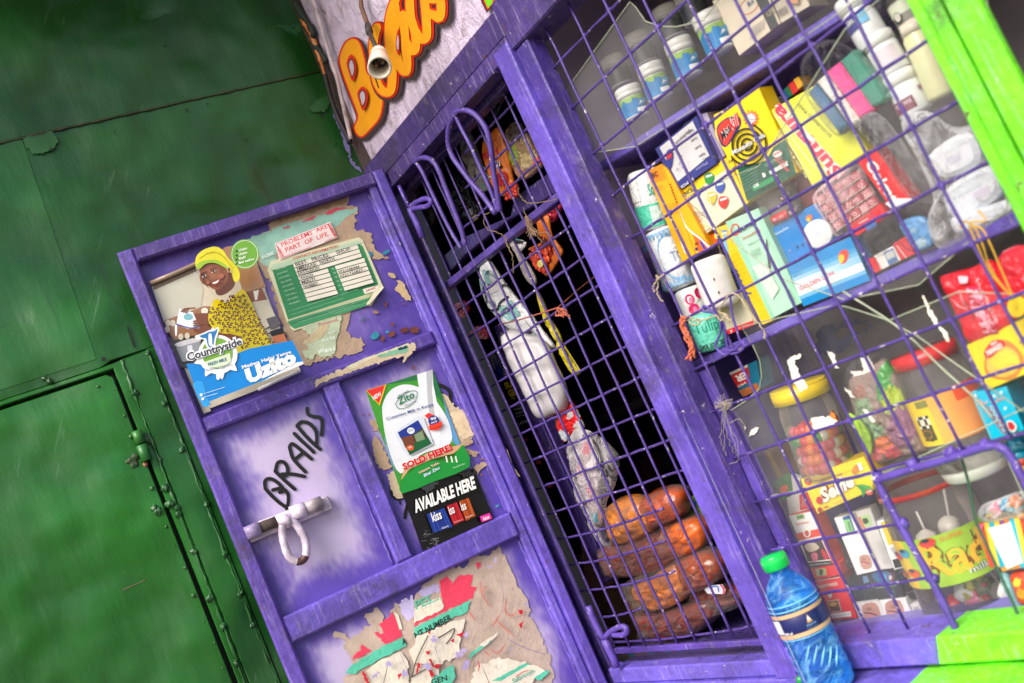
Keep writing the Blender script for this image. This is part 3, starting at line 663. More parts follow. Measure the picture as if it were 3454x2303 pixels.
for pts, r in ((loopA, .0052), (loopA2, .0052), (stemA, .0040), (loopB, .0052), (stemB, .0042)):
    mb = MB('bar'); mb.tube([fh(x, y) for x, y in smooth(pts, 5, False)], r * .9, (80, 60, 140), 10, True, .05); mb.build('scroll', dg)
# bolts at the jamb
fb = FA(-.012).fn(B6)
mb = MB('bar'); mb.tube([fb(x, y) for x, y in [(-10, 170), (30, 260), (75, 340)]], .0035, PUR, 8, True, .1); mb.tube([fb(x, y) for x, y in [(75, 340), (85, 370), (130, 460), (170, 560)]], .0062, PUR, 10, True, .08)
mb.tube([fb(x, y) for x, y in smooth([(85, 325), (130, 290), (190, 268), (225, 275), (232, 300), (200, 325), (140, 335), (90, 345)], 5, False)], .0048, PUR, 10, True, .08)
bt = mb.build('bolt', dg)
fb = FA(-.016).fn(D5)
mb = MB('bar'); mb.tube([fb(x, y) for x, y in [(885, 760), (920, 850), (960, 940), (1010, 1040), (1060, 1120)]], .0058, PUR, 10, True, .1); mb.tube([fb(x, y) for x, y in [(1060, 1110), (1100, 1200), (1150, 1310), (1185, 1400)]], .0075, PUR, 10, True, .1)
mb.tube([fb(x, y) for x, y in smooth([(1060, 1090), (1120, 1030), (1200, 985), (1260, 975), (1290, 1000), (1285, 1040), (1240, 1065), (1150, 1062)], 5, False)], .0050, PUR, 10, True, .06); mb.build('bolt', dg)
# ---- door leaf
lf = thing('door_leaf', LEAF.P(-.24, -1.0), label='purple steel door leaf folded open against the green wall, pale sprayed panels', cat='door')
L = LEAF.ab()
def lslab(name, s0, z0, s1, z1, f, b, col=PUR, par=None, bev=.004, mat='paint', **kw):
    mb = MB(mat); mb.slab(L, [(s0, z0), (s1, z0), (s1, z1), (s0, z1)], f, b, col, None, bev); return mb.build(name, par or lf, **kw)
LFT = .010
lslab('stile', -.487, -1.0, -.4605, .592, LFT, -.03, (92, 70, 160))
lslab('stile', -.0085, -1.0, .0135, .592, LFT + .002, -.03, (94, 74, 172))
lslab('stile', -.026, -1.0, -.0085, .57, LFT - .008, -.03, (102, 84, 180))
lslab('rail', -.4605, .566, -.0085, .592, LFT, -.03, (78, 58, 132))  # rails run darker at the top, brighter below: shade put into their colour
lslab('rail', -.4605, .244, -.026, .270, LFT - .003, -.03, (86, 66, 156))
lslab('rail', -.4605, -.1375, -.026, -.092, LFT - .003, -.03, (100, 82, 184))
lslab('stile', -.2495, -.092, -.2185, .244, LFT - .004, -.03, (98, 80, 178))
def lpanel(s0, z0, s1, z1, bw, seed, edgec=(86, 66, 164), midc=LIL, k=1.0):
    mb = MB('panel'); w = s1 - s0; h = z1 - z0
    def cf(x, y):
        d = min(x - s0, s1 - x, (z1 - y) * 1.1, y - z0) / bw + .45 * noise.noise(Vector((x * 9, y * 9, seed))) + .16 * noise.noise(Vector((x * 40, y * 40, seed))) + .16 * noise.noise(Vector((x * 150, y * 60, seed)))
        t = max(0, min(1, d)); t = t * t * (3 - 2 * t) * k; return tuple(edgec[i] + (midc[i] - edgec[i]) * t for i in range(3))
    mb.smooth = True; mb.grid(L, s0 - .003, z0 - .003, s1 + .003, z1 + .003, 110, int(110 * h / w), cf, z=lambda x, y: .0012 * noise.noise(Vector((x * 8, y * 8, seed))), off=-.0132)
    return mb.build('panel', lf)
lpanel(-.4605, .270, -.026, .566, .16, 1, (74, 54, 146), (142, 122, 192), .9)
lpanel(-.4605, -.092, -.2495, .244, .060, 2)
lpanel(-.2185, -.092, -.026, .244, .060, 3)
lpanel(-.4605, -.7, -.026, -.1375, .055, 4)
mb = MB('paint')
for (s_, z0, z1) in ((-.254, -.09, .24), (-.215, -.09, .24), (-.027, -.09, .24), (-.027, .27, .56), (-.027, -.6, -.14)):
    n = 40; mb.tube([L(s_ + random.uniform(-.0008, .0008), z0 + (z1 - z0) * i / n, -.012) for i in range(n + 1)], [random.choice((.0012, .002, .0028)) for _ in range(n + 1)], (108, 92, 182), 6)
mb.build('weld_bead', lf)
# rust and bare spots on the leaf
mb = MB('paper'); q2 = LEAF.fn(B2); q4 = LEAF.fn(B4); o = -.0095
def spot(q, cx, cy, rx, ry, rot, c, off, s_, am=2.5): mb.poly(q, jag(ell(cx, cy, rx, ry, rot, 10), am, 8, s_), c, off)
for i, (cx, cy, rx, ry, rot, c) in enumerate(((1350, 1200, 40, 24, -.3, (96, 44, 40)), (1440, 1200, 44, 30, -.2, (100, 48, 40)), (1240, 1235, 36, 22, -.6, (110, 56, 44)), (1160, 1275, 16, 30, .3, (110, 56, 44)), (1090, 1250, 42, 30, -.6, (40, 130, 150)), (1200, 1215, 18, 12, 0, (40, 140, 160)), (1045, 530, 24, 28, .4, (40, 120, 150)), (1190, 510, 36, 16, -.5, (40, 130, 150)), (1190, 560, 24, 12, 0, (150, 120, 96)), (1185, 975, 10, 30, .1, (120, 60, 50)), (1245, 1150, 12, 24, .5, (110, 60, 50)), (1095, 1040, 30, 14, .2, (150, 120, 110)), (985, 1105, 40, 7, -.7, (60, 100, 110)), (1240, 715, 40, 20, .5, (186, 160, 120)), (1345, 968, 14, 8, .2, (120, 70, 70)))): spot(q2, cx, cy, rx, ry, rot, c, o + i * .00003, i)
mb.poly(q2, jag([(1280, 760), (1330, 770), (1370, 840), (1405, 900), (1408, 940), (1370, 945), (1320, 890), (1265, 840), (1290, 800)], 5, 12, 5), (196, 170, 128), o + .0007)
for i, (cx, cy, rx, ry, rot) in enumerate(((515, 75, 8, 18, .2), (918, 332, 16, 8, .1), (205, 805, 18, 14, .6), (310, 1070, 34, 12, .9), (455, 1362, 24, 9, .2), (165, 412, 5, 8, 0), (205, 410, 5, 12, 0), (1172, 975, 8, 12, 0), (1110, 1055, 16, 8, -.5))): spot(q4, cx, cy, rx, ry, rot, (130, 76, 62) if i < 8 else (60, 150, 170), -.0092 + (.0062 if i in (2, 3, 4) else 0) + i * .00003, 40 + i)
for pts in ([(1085, 525), (1105, 540), (1115, 585), (1095, 570)], [(1160, 640), (1180, 700), (1210, 780), (1260, 855), (1200, 830), (1170, 740)]): mb.poly(q4, jag(pts, 2, 10, 7), (196, 168, 132), -.0005 + .006)
build_loose(mb, 'rust_patch', lf)
# slide bolt with loop handle
bo = thing('slide_bolt', LEAF.P(-.39, .05)); bo.parent = lf; bo.location = LEAF.P(-.39, .05, 0) - lf.location
tag(bo, label='pale pink slide bolt with teardrop handle')
PK = (216, 200, 220)
mb = MB('paint'); q = LEAF.fn(B3, 0); mb.slab(q, [(440, 1190), (890, 1022), (925, 1108), (385, 1335), (350, 1290)], .008, -.01, PK, None, .002); mb.build('plate', bo)
q = LEAF.fn(B3, .016)
mb = MB('paint'); mb.tube([q(350, 1275), q(445, 1235)], .012, (180, 160, 214), 14, True, .05); mb.build('sleeve', bo)
mb = MB('paper'); mb.tube([q(440, 1238), q(510, 1210), q(560, 1190)], .0095, (64, 52, 50), 12, True, .05); mb.tube([q(555, 1190), q(670, 1140)], .0098, PK, 12, True, .05); mb.build('rod', bo)
mb = MB('paint'); mb.tube([q(650, 1145), q(700, 1125), q(745, 1110)], .0128, PK, 16, True, 0); mb.tube([q(735, 1110), q(800, 1085), q(855, 1065)], .0112, (170, 158, 164), 16, True, .02); mb.build('sleeve', bo)
mb = MB('paint'); q = LEAF.fn(B3, .022); hd = smooth([(600, 1190), (592, 1260), (605, 1340), (635, 1420), (690, 1458), (735, 1440), (752, 1380), (738, 1300), (690, 1220), (640, 1180)], 5, False)
mb.tube([q(x, y) for x, y in hd], .0068, PK, 12, True, .04, colf=lambda t: (86, 54, 50) if .42 < t < .58 else PK); mb.blob(q(610, 1190), .012, PK, 8, .2); mb.build('handle', bo)
# BRAIDS lettering, brushed
q = LEAF.fn(B3, -.0112); LTR = ([(480, 975), (520, 1020), (575, 1070), (628, 1105)], [(480, 975), (478, 925), (510, 910), (560, 935), (600, 985), (575, 1000)], [(530, 985), (590, 975), (628, 1010), (632, 1060), (622, 1110)],
            [(545, 860), (590, 905), (640, 950), (675, 980)], [(548, 858), (562, 805), (600, 800), (625, 835), (625, 880), (600, 895)], [(590, 880), (660, 880), (738, 895)],
            [(640, 700), (660, 770), (700, 820), (745, 865)], [(640, 700), (660, 680), (720, 725), (785, 780)], [(672, 785), (722, 745)],
            [(672, 612), (720, 660), (770, 705), (800, 735)],
            [(690, 560), (740, 620), (800, 680), (842, 715)], [(690, 560), (720, 535), (770, 545), (812, 590), (820, 640), (818, 690)],
            [(755, 445), (765, 485), (800, 500), (840, 505), (856, 535), (852, 620)])
k0 = 0
for cnt_, w_ in ((3, 'B'), (3, 'R'), (3, 'A'), (1, 'I'), (2, 'D'), (1, 'S')):
    mb = MB('gloss')
    for pts in LTR[k0:k0 + cnt_]: mb.stroke(q, smooth(pts, 5, False), 24, BLK)
    k0 += cnt_; mb.build('letter', lf, label='black brush letter ' + w_)
mb = MB('gloss'); mb.stroke(LEAF.fn(B4, -.0115), smooth([(655, 195), (720, 215), (765, 250), (770, 300), (740, 290), (700, 260)], 5, False), 26, BLK); mb.stroke(LEAF.fn(B4, -.0115), smooth([(770, 290), (780, 330), (800, 350)], 3, False), 16, BLK); mb.stroke(LEAF.fn(B4, -.0115), smooth([(350, 900), (360, 980), (400, 1010), (430, 1000)], 4, False), 20, BLK); mb.stroke(LEAF.fn(B4, -.0115), [(410, 1010), (418, 1045)], 10, BLK); mb.stroke(LEAF.fn(B4, -.0115), smooth([(470, 1040), (455, 1100), (450, 1140)], 4, False), 22, BLK); build_loose(mb, 'brush_mark', lf)
# ---------------------------------------------------------------- papers on the leaf
KR = (172, 148, 124); KR2 = (196, 178, 150); TEAL = (140, 186, 172)
mb = MB('paper'); q = LEAF.fn(B2, -.0112)
mb.poly(q, jag([(160, 200), (860, 30), (830, 110), (930, 120), (900, 200), (930, 250), (880, 310), (1000, 350), (1060, 360), (1050, 440), (1110, 520), (1170, 575), (1090, 585), (1000, 540), (900, 900), (840, 1180), (870, 1280), (960, 1270), (1000, 1340), (960, 1400), (800, 1440), (560, 1500), (430, 1530), (360, 1430), (320, 1340), (280, 1220), (230, 1060), (150, 760), (60, 640), (0, 540), (0, 420), (90, 350), (160, 330)], 9, 22, 1), KR)
mb.poly(q, jag([(200, 310), (420, 240), (600, 200), (800, 150), (900, 140), (940, 150), (860, 200), (760, 290), (300, 420), (200, 560), (60, 520), (-40, 440), (-40, 400), (80, 370)], 7, 18, 2), TEAL)
mb.poly(q, jag([(60, 540), (200, 500), (230, 600), (150, 660), (80, 620)], 6, 16, 3), (150, 186, 172))
for pts in ([(440, 250), (560, 200), (560, 220), (450, 262)], [(640, 180), (740, 130), (830, 135), (740, 165), (660, 195)], [(270, 305), (330, 298), (330, 312), (280, 320)]): mb.poly(q, jag(pts, 4, 14, 4), (206, 74, 96))
mb.poly(q, jag([(160, 210), (840, 40), (830, 90), (600, 150), (300, 240), (170, 260)], 8, 20, 6), (140, 112, 86))
mb.poly(q, jag([(420, 1180), (790, 1080), (770, 1200), (740, 1300), (730, 1420), (640, 1460), (560, 1420), (540, 1470), (470, 1460), (440, 1400), (520, 1380), (450, 1330), (520, 1260)], 6, 18, 8), (176, 190, 160))
mb.poly(q, jag([(590, 1180), (680, 1160), (640, 1260), (520, 1330), (450, 1330), (520, 1250)], 5, 16, 9), (190, 176, 140))
mb.text(q, 'Powered.', (590, 1180), (760, 1130), (585, 1150), (206, 90, 110)); mb.text(q, 'not be', (622, 1320), (735, 1290), (612, 1285), (226, 236, 226), .02); mb.text(q, 'Where it', (586, 1425), (740, 1390), (578, 1385), (226, 236, 226), .02); mb.text(q, 'oply', (672, 1260), (735, 1245), (665, 1225), (226, 236, 226)); mb.text(q, 'HOME', (96, 590), (195, 550), (85, 560), (220, 236, 226), .02)
mb.build('torn_poster', label='remains of torn brown and turquoise posters in the top panel of the purple door', cat='torn poster')
# strip along the rail
mb = MB('paper'); q = LEAF.fn(B2, .008)
mb.poly(q, jag([(860, 1530), (1060, 1450), (1300, 1370), (1430, 1320), (1440, 1390), (1330, 1500), (1340, 1440), (1200, 1470), (900, 1568), (600, 1680), (560, 1720), (560, 1660)], 7, 18, 11), KR2)
mb.poly(q, jag([(840, 1530), (1000, 1455), (1380, 1325), (1385, 1350), (1010, 1480), (860, 1560)], 2, 20, 12), (206, 200, 170)); mb.poly(q, jag([(1100, 1440), (1370, 1345), (1380, 1400), (1120, 1455)], 4, 16, 13), (120, 176, 146)); mb.poly(q, jag([(1290, 1370), (1370, 1345), (1375, 1365), (1300, 1392)], 3, 10, 14), (20, 60, 80))
mb.build('paper_strip', label='thin torn strip of green paper stuck along the rail under the top panel', cat='paper strip')
# problems sticker
mb = MB('print'); q = LEAF.fn(B2, -.0080); mb.slab(q, [(203, 448), (692, 256), (755, 395), (245, 592)], .0002, -.001, (236, 226, 224)); 
RD = (206, 30, 40)
for a, b in (((212, 455), (690, 268)), ((690, 268), (742, 390)), ((742, 392), (640, 432)), ((255, 578), (520, 478)), ((212, 455), (255, 575))): mb.stroke(q, [a, b], 4, RD)
rnd = random.Random(3)
for i in range(16): x = 668 + i * 3.6; y = 285 + i * 7; mb.stroke(q, [(x, y), (x + rnd.uniform(8, 22), y - rnd.uniform(-4, 8))], 6, RD)
for i in range(14): x = 222 + i * 3.2; y = 488 + i * 6.6; mb.stroke(q, [(x, y), (x + rnd.uniform(4, 18), y - rnd.uniform(0, 8))], 5, RD)
mb.text(q, 'PROBLEMS  ARE', (262, 492), (668, 322), (250, 458), RD, .012); mb.text(q, 'PART  OF  LIFE.', (300, 535), (680, 388), (286, 498), RD, .012)
mb.build('sticker', label='white sticker with red frame reading PROBLEMS ARE PART OF LIFE', cat='sticker')
# contact information card
mb = MB('print'); q = LEAF.fn(B2, -.0095)
mb.slab(q, [(165, 605), (940, 392), (975, 415), (1155, 825), (1150, 850), (1040, 985), (370, 1218), (340, 1190), (330, 1150), (310, 1140), (140, 680)], .0004, -.001, (206, 206, 172), None, .0002)
GR = (52, 132, 84)
mb.poly(q, [(180, 685), (945, 452), (975, 470), (1112, 800), (1060, 880), (318, 1118)], GR); mb.poly(q, [(312, 1135), (1040, 920), (1060, 900), (1000, 1000), (375, 1200), (345, 1180)], (60, 138, 92)); mb.stroke(q, [(320, 1125), (1060, 895)], 7, (190, 196, 160)); mb.stroke(q, [(340, 1155), (1030, 940)], 5, (30, 96, 60))
mb.poly(q, [(172, 640), (930, 425), (975, 440), (945, 452), (180, 685), (150, 678)], (176, 200, 172))
mb.text(q, 'CONTACT INFORMATION', (362, 597), (762, 484), (354, 572), (190, 40, 50), .01)
CRM = (226, 220, 206)
def rowq(xl, yl, xr, yr, h): mb.poly(q, [(xl, yl), (xr, yr), (xr + h * .36, yr + h * .93), (xl + h * .36, yl + h * .93)], CRM)
for i in range(3): rowq(360 + i * 14.5, 632 + i * 37, 928 + i * 14.5, 462 + i * 37, 33)
for i in range(6): rowq(404 + i * 14.5, 743 + i * 38, 665 + i * 16, 671 + i * 38.5, 34)
for i in range(6): rowq(728 + i * 15, 652 + i * 37.5, 985 + i * 14.5, 580 + i * 37.5, 33)
def hand(t, x, y, x2, y2, h): mb.text(q, t, (x, y), (x2, y2), (x - h * .36, y - h), (18, 18, 22), .01)
hand('BEST   PRICES     SHOP', 384, 652, 866, 512, 30); hand('EMBAKASI   NORTH', 398, 694, 728, 598, 28); hand('EASTLEIGH', 408, 732, 594, 680, 26); hand('WOOD', 424, 772, 540, 742, 24); hand('MIRITI', 440, 810, 556, 780, 24); hand('NOBERT', 456, 850, 582, 818, 24)
hand('0721546944', 762, 718, 945, 668, 22); hand('0721726827 -', 776, 756, 1000, 692, 22)
for i in range(9): mb.text(q, ('OUTLET NAME', 'CONSTITUENCY', 'LOCATION/AREA', 'TEA NAME', 'ASM NAME', 'TSR NAME', 'STA NAME 1', 'STA NAME 2', 'STA NAME 3')[i], (206 + i * 15, 696 + i * 38), (300 + i * 15, 666 + i * 38), (203 + i * 15, 684 + i * 38), (196, 222, 200))
for i in range(6): mb.text(q, 'TEL', (700 + i * 14, 690 + i * 37), (722 + i * 14, 684 + i * 37), (697 + i * 14, 678 + i * 37), (196, 222, 200))
for j, (x, y, x2, y2) in enumerate(((320, 1062, 930, 868), (345, 1092, 800, 948), (660, 1070, 1020, 952), (700, 1090, 1000, 990), (400, 1160, 900, 1010))): mb.text(q, 'To receive agent introduced messages through incentives follow the instructions and be kind', (x, y), (x2, y2), (x - 3, y - 9), (170, 206, 180))
mb.poly(q, [(970, 865), (1090, 832), (1110, 845), (1080, 880), (985, 908)], (226, 222, 206)); mb.text(q, 'Safaricom', (1000, 885), (1082, 862), (996, 868), (190, 60, 60)); mb.stroke(q, smooth([(992, 890), (1040, 862), (1084, 840)], 3, False), 3, (190, 40, 50))
qq = LEAF.fn(B2, -.0020); mb.poly(q, [(1140, 835), (1155, 850), (1040, 985), (1000, 1010), (1060, 900)], (222, 216, 190))
mb.tube([LEAF.fn(B2, -.004)(x, y) for x, y in ((1140, 838), (1090, 900), (1030, 990))], [.002, .004, .005], (214, 206, 176), 8)
mb.build('contact_card', label='green contact card with handwritten shop details, its lower right corner curling', cat='card')
# milk advertisement with woman
po = thing('advert_poster', LEAF.P(-.37, .27, 0), label='glossy poster of a smiling woman in yellow headscarf over a blue band', cat='poster')
mb = MB('gloss'); q = LEAF.fn(B1, -.0085)
PO = [(295, 655), (720, 458), (930, 445), (1010, 710), (1110, 960), (1222, 1190), (1225, 1205), (980, 1310), (660, 1435), (668, 1450), (622, 1468), (520, 1230), (380, 890)]
mb.slab(q, PO, .0004, -.001, (208, 200, 180), None, .0002)
mb.poly(q, [(310, 640), (600, 505), (610, 560), (500, 600), (320, 665)], (150, 110, 76)); mb.poly(q, [(318, 650), (580, 540), (600, 620), (620, 700), (600, 850), (375, 900), (300, 680)], (196, 194, 176))
mb.poly(q, [(300, 660), (560, 548), (580, 580), (310, 700)], (120, 98, 70))
mb.poly(q, [(720, 458), (760, 430), (850, 415), (910, 440), (960, 560), (1010, 680), (960, 690), (870, 720), (830, 600), (760, 540)], (176, 132, 96)); mb.stroke(q, [(735, 455), (745, 500), (800, 560)], 3, (90, 60, 40))
mb.poly(q, [(400, 1000), (700, 920), (900, 1000), (1080, 1080), (860, 1120), (600, 1200), (480, 1180)], (74, 70, 64))
mb.poly(q, [(375, 890), (620, 800), (700, 800), (720, 880), (660, 960), (440, 1010), (400, 960)], (156, 112, 80))
for x, y in ((400, 905), (430, 905), (395, 945), (480, 990), (520, 985)): mb.poly(q, ell(x, y, 16, 20), (214, 206, 186)); 
mb.poly(q, ell(628, 830, 22, 20), (226, 222, 206)); mb.poly(q, [(860, 720), (985, 690), (1010, 755), (900, 800)], (140, 84, 60)); mb.poly(q, [(930, 708), (965, 700), (955, 760), (942, 765)], (232, 230, 220))
mb.poly(q, [(900, 780), (1020, 760), (1085, 900), (1000, 940)], (200, 192, 170)); mb.poly(q, [(1010, 880), (1075, 860), (1100, 910), (1040, 950)], (90, 86, 90)); mb.poly(q, [(1030, 960), (1110, 935), (1125, 975), (1045, 990)], (24, 22, 22)); mb.poly(q, [(1045, 990), (1120, 972), (1160, 1055), (1075, 1080)], (186, 110, 66))
# pot
mb.poly(q, [(440, 1045), (470, 1040), (500, 1150), (590, 1120), (600, 1040), (605, 1010), (470, 1050)], (170, 172, 178)); mb.poly(q, smooth([(440, 1040), (500, 1015), (570, 1000), (606, 1010), (560, 1035), (480, 1058)], 3), (206, 206, 210)); mb.poly(q, [(450, 1060), (600, 1020), (600, 1110), (560, 1135), (490, 1150)], (142, 146, 154)); mb.poly(q, [(520, 1050), (550, 1042), (560, 1130), (530, 1138)], (212, 214, 220))
# body, dress
DR = (214, 196, 20); SK = (120, 70, 46)
mb.poly(q, smooth([(700, 760), (760, 790), (830, 720), (870, 700), (920, 780), (960, 880), (1000, 960), (1040, 1020), (1078, 1080), (900, 1120), (770, 1070), (720, 1050), (700, 960), (655, 900), (670, 820)], 4), DR)
mb.poly(q, smooth([(470, 890), (500, 860), (560, 850), (680, 850), (700, 900), (640, 920), (540, 905), (480, 900)], 4), SK); mb.poly(q, smooth([(560, 945), (640, 920), (720, 960), (830, 985), (860, 1000), (830, 1050), (740, 1045), (640, 990), (580, 965)], 4), SK)
mb.poly(q, smooth([(650, 880), (670, 800), (700, 760), (760, 790), (830, 850), (860, 940), (760, 975), (680, 940)], 4), DR)
rnd = random.Random(5)
for i in range(190):
    x = 668 + (i % 14) * 29 + rnd.uniform(-6, 6) + (14 if (i // 14) % 2 else 0); y = 745 + (i // 14) * 27 + rnd.uniform(-5, 5)
    if x < 700 + (y - 750) * .12 and y > 950: continue
    if y < 750 + (abs(x - 850) - 90) * .9 or x > 900 + (y - 760) * .50 or (y > 985 and x < 860): continue
    a = rnd.uniform(0, 3); mb.stroke(q, [(x + 9 * math.cos(a + t), y + 8 * math.sin(a + t)) for t in (0, .8, 1.6, 2.4, 3.2, 4.0)], 6, (44, 24, 18)); mb.poly(q, ell(x, y, 5, 4, a, 7), (176, 110, 70))
# neck, face
mb.poly(q, smooth([(700, 700), (780, 640), (815, 690), (800, 740), (740, 780), (700, 770)], 4), (98, 56, 36))
mb.poly(q, smooth([(598, 625), (640, 590), (700, 580), (755, 610), (775, 660), (765, 700), (735, 735), (700, 748), (660, 730), (625, 690)], 5), (134, 80, 52))
for k in range(7): t = k / 7; mb.poly(q, ell(672 + 4 * k, 662 - 4 * k, 74 - 9 * k, 62 - 7 * k, -.4, 20), (134 + 5 * k, 80 + 4.5 * k, 52 + 4 * k))
mb.poly(q, smooth([(612, 640), (618, 700), (660, 742), (630, 700)], 3), (104, 60, 40)); mb.poly(q, ell(728, 668, 20, 16, -.5), (166, 100, 70)); mb.poly(q, ell(650, 706, 12, 12, 0), (156, 92, 64))
mb.poly(q, smooth([(575, 600), (580, 550), (620, 510), (690, 488), (740, 510), (775, 560), (820, 600), (842, 650), (838, 690), (810, 700), (790, 640), (760, 600), (700, 580), (640, 585), (595, 625)], 5), (216, 206, 40)); mb.poly(q, smooth([(582, 600), (620, 575), (700, 570), (755, 598), (770, 625), (700, 590), (640, 592), (598, 625)], 4), (150, 186, 50))
mb.stroke(q, smooth([(600, 560), (680, 520), (760, 560)], 4, False), 4, (180, 166, 30)); mb.stroke(q, smooth([(640, 530), (720, 530), (800, 620)], 4, False), 4, (180, 166, 30))
for x, y, r in ((628, 668, .5), (684, 642, .5)): mb.poly(q, ell(x, y, 14, 6, -.5, 12), (214, 206, 196)); mb.poly(q, ell(x, y, 6.5, 6.5, 0, 10), (24, 14, 12)); mb.stroke(q, smooth([(x - 15, y + 1), (x - 4, y - 9), (x + 14, y - 10)], 3, False), 4, (50, 26, 18)); mb.stroke(q, smooth([(x - 20, y - 10), (x, y - 22), (x + 20, y - 24)], 3, False), 5, (40, 22, 16))
mb.stroke(q, smooth([(655, 665), (650, 690), (668, 694)], 3, False), 4, (96, 54, 36)); mb.poly(q, smooth([(674, 712), (700, 700), (722, 688), (716, 703), (700, 714), (684, 717)], 4), (224, 216, 208)); mb.stroke(q, smooth([(668, 711), (686, 722), (708, 717), (727, 686)], 4, False), 6, (128, 56, 50)); mb.stroke(q, smooth([(670, 708), (698, 697), (724, 685)], 3, False), 4, (110, 50, 44)); mb.poly(q, ell(778, 632, 8, 14), (120, 70, 46))
# milk packet in her hands
mb.poly(q, [(478, 868), (560, 890), (590, 960), (600, 985), (530, 990), (460, 965)], (230, 234, 240)); mb.poly(q, ell(532, 918, 28, 20), (120, 180, 190)); mb.stroke(q, smooth([(462, 962), (540, 985), (596, 978)], 3, False), 7, (60, 60, 150))
for a in (0, 14, 28): mb.stroke(q, smooth([(490 + a, 885 + a * .3), (510 + a, 870), (545 + a, 866)], 3, False), 9, SK); mb.stroke(q, [(565, 945 + a), (600, 940 + a)], 10, SK)
mb.poly(q, smooth([(452, 970), (465, 975), (462, 1030), (455, 1030)], 3), (240, 240, 240))
# badge
mb.poly(q, ell(873, 540, 86, 90), (110, 166, 50)); mb.stroke(q, ell(873, 540, 78, 82), 3, (230, 236, 220), True)
for i, t in enumerate(('Uzito', 'Utamu', 'Safi', 'Bei nafuu')): mb.text(q, t, (838, 525 + i * 26), ((838 + len(t) * 10), (525 + i * 26) - len(t) * 3), (835, 510 + i * 26), (240, 244, 236), .02); mb.poly(q, [(815, 523 + i * 26), (824, 530 + i * 26), (832, 512 + i * 26)], (20, 40, 30))
# blue band
BLU = (0, 126, 204)
mb.poly(q, [(520, 1205), (600, 1200), (830, 1140), (900, 1112), (1158, 1062), (1222, 1190), (1225, 1202), (980, 1305), (660, 1430), (668, 1448), (622, 1466)], BLU)
mb.poly(q, [(1180, 1195), (1222, 1190), (1225, 1204), (980, 1308), (960, 1318)], (226, 226, 232)); mb.poly(q, smooth([(560, 1330), (620, 1310), (640, 1400), (665, 1440), (625, 1462)], 2), (40, 150, 220))
mb.text(q, 'Maziwa Halisi Yenye', (860, 1240), (1155, 1145), (852, 1215), WHT, .03); mb.text(q, 'Uzito', (895, 1330), (1190, 1200), (868, 1240), WHT, .07)
mb.stroke(q, [(625, 1385), (750, 1345)], 3, (200, 220, 236)); mb.stroke(q, [(630, 1405), (708, 1382)], 3, (200, 220, 236)); mb.rect(q, 602, 1384, 618, 1400, WHT); mb.rect(q, 612, 1408, 628, 1424, WHT)
# logo: splash, disc, cow, script
sp = []
for i in range(36):
    a = 2 * math.pi * i / 36; r = 118 + (34 if i % 4 == 0 and .0 < a < 3.0 else 0); sp.append((710 + r * math.cos(a), 1150 + r * math.sin(a)))
mb.poly(q, smooth(sp, 2), (236, 238, 238)); mb.stroke(q, [(705, 1250), (710, 1290)], 14, (236, 238, 238)); mb.poly(q, ell(712, 1290, 10, 12), (236, 238, 238)); mb.poly(q, ell(652, 1262, 7, 7), (236, 238, 238))
mb.poly(q, ell(706, 1142, 92, 92), (110, 160, 50)); mb.poly(q, [(630, 1196), (782, 1140), (790, 1190), (740, 1232), (660, 1226)], (206, 220, 190)); mb.text(q, 'FRESH MILK', (655, 1222), (770, 1186), (650, 1202), (20, 90, 120), .03)
mb.text(q, 'MAZIWA HALISI YENYE UZITO', (640, 1252), (800, 1216), (636, 1240), (60, 80, 110))
CW = (40, 116, 176); mb.poly(q, smooth([(630, 1018), (600, 1030), (574, 1040), (585, 1060), (625, 1060), (640, 1100), (662, 1122), (690, 1115), (700, 1060), (715, 1010), (712, 984), (690, 1000), (680, 985), (670, 1000), (645, 1010)], 3), (236, 238, 240)); mb.poly(q, smooth([(636, 1025), (600, 1040), (620, 1052), (640, 1055), (650, 1095), (668, 1112), (684, 1100), (690, 1055), (706, 1010), (704, 996), (688, 1010), (655, 1015)], 3), CW); mb.poly(q, smooth([(655, 1030), (672, 1030), (676, 1085), (666, 1100), (656, 1085)], 3), (236, 238, 240))
for dx, dy, b, c in ((0, 0, .10, (236, 238, 240)), (0, 0, .025, (50, 44, 60))): mb.text(q, 'Countryside', (536 - (8 if b > .05 else 0), 1206 + (8 if b > .05 else 0)), (862 + (6 if b > .05 else 0), 1108), (520 - (8 if b > .05 else 0), 1145 - (8 if b > .05 else 0)), c, b)
mb.tube([LEAF.fn(B1, -.003)(x, y) for x, y in ((290, 655), (450, 590), (640, 505), (712, 462))], .0042, (150, 130, 112), 8); mb.tube([LEAF.fn(B1, -.003)(x, y) for x, y in ((960, 1318), (1080, 1262), (1224, 1200))], .0030, (222, 220, 222), 8)
mb.build('print', po)
mb = MB('film'); mb.lay = 0; mb.mats[0] = 'film'; mb.grid(LEAF.fn(B1, -.0065), 905, 470, 1010, 700, 4, 8, lambda x, y: (240, 240, 245)); mb.build('glossy_crease', po)
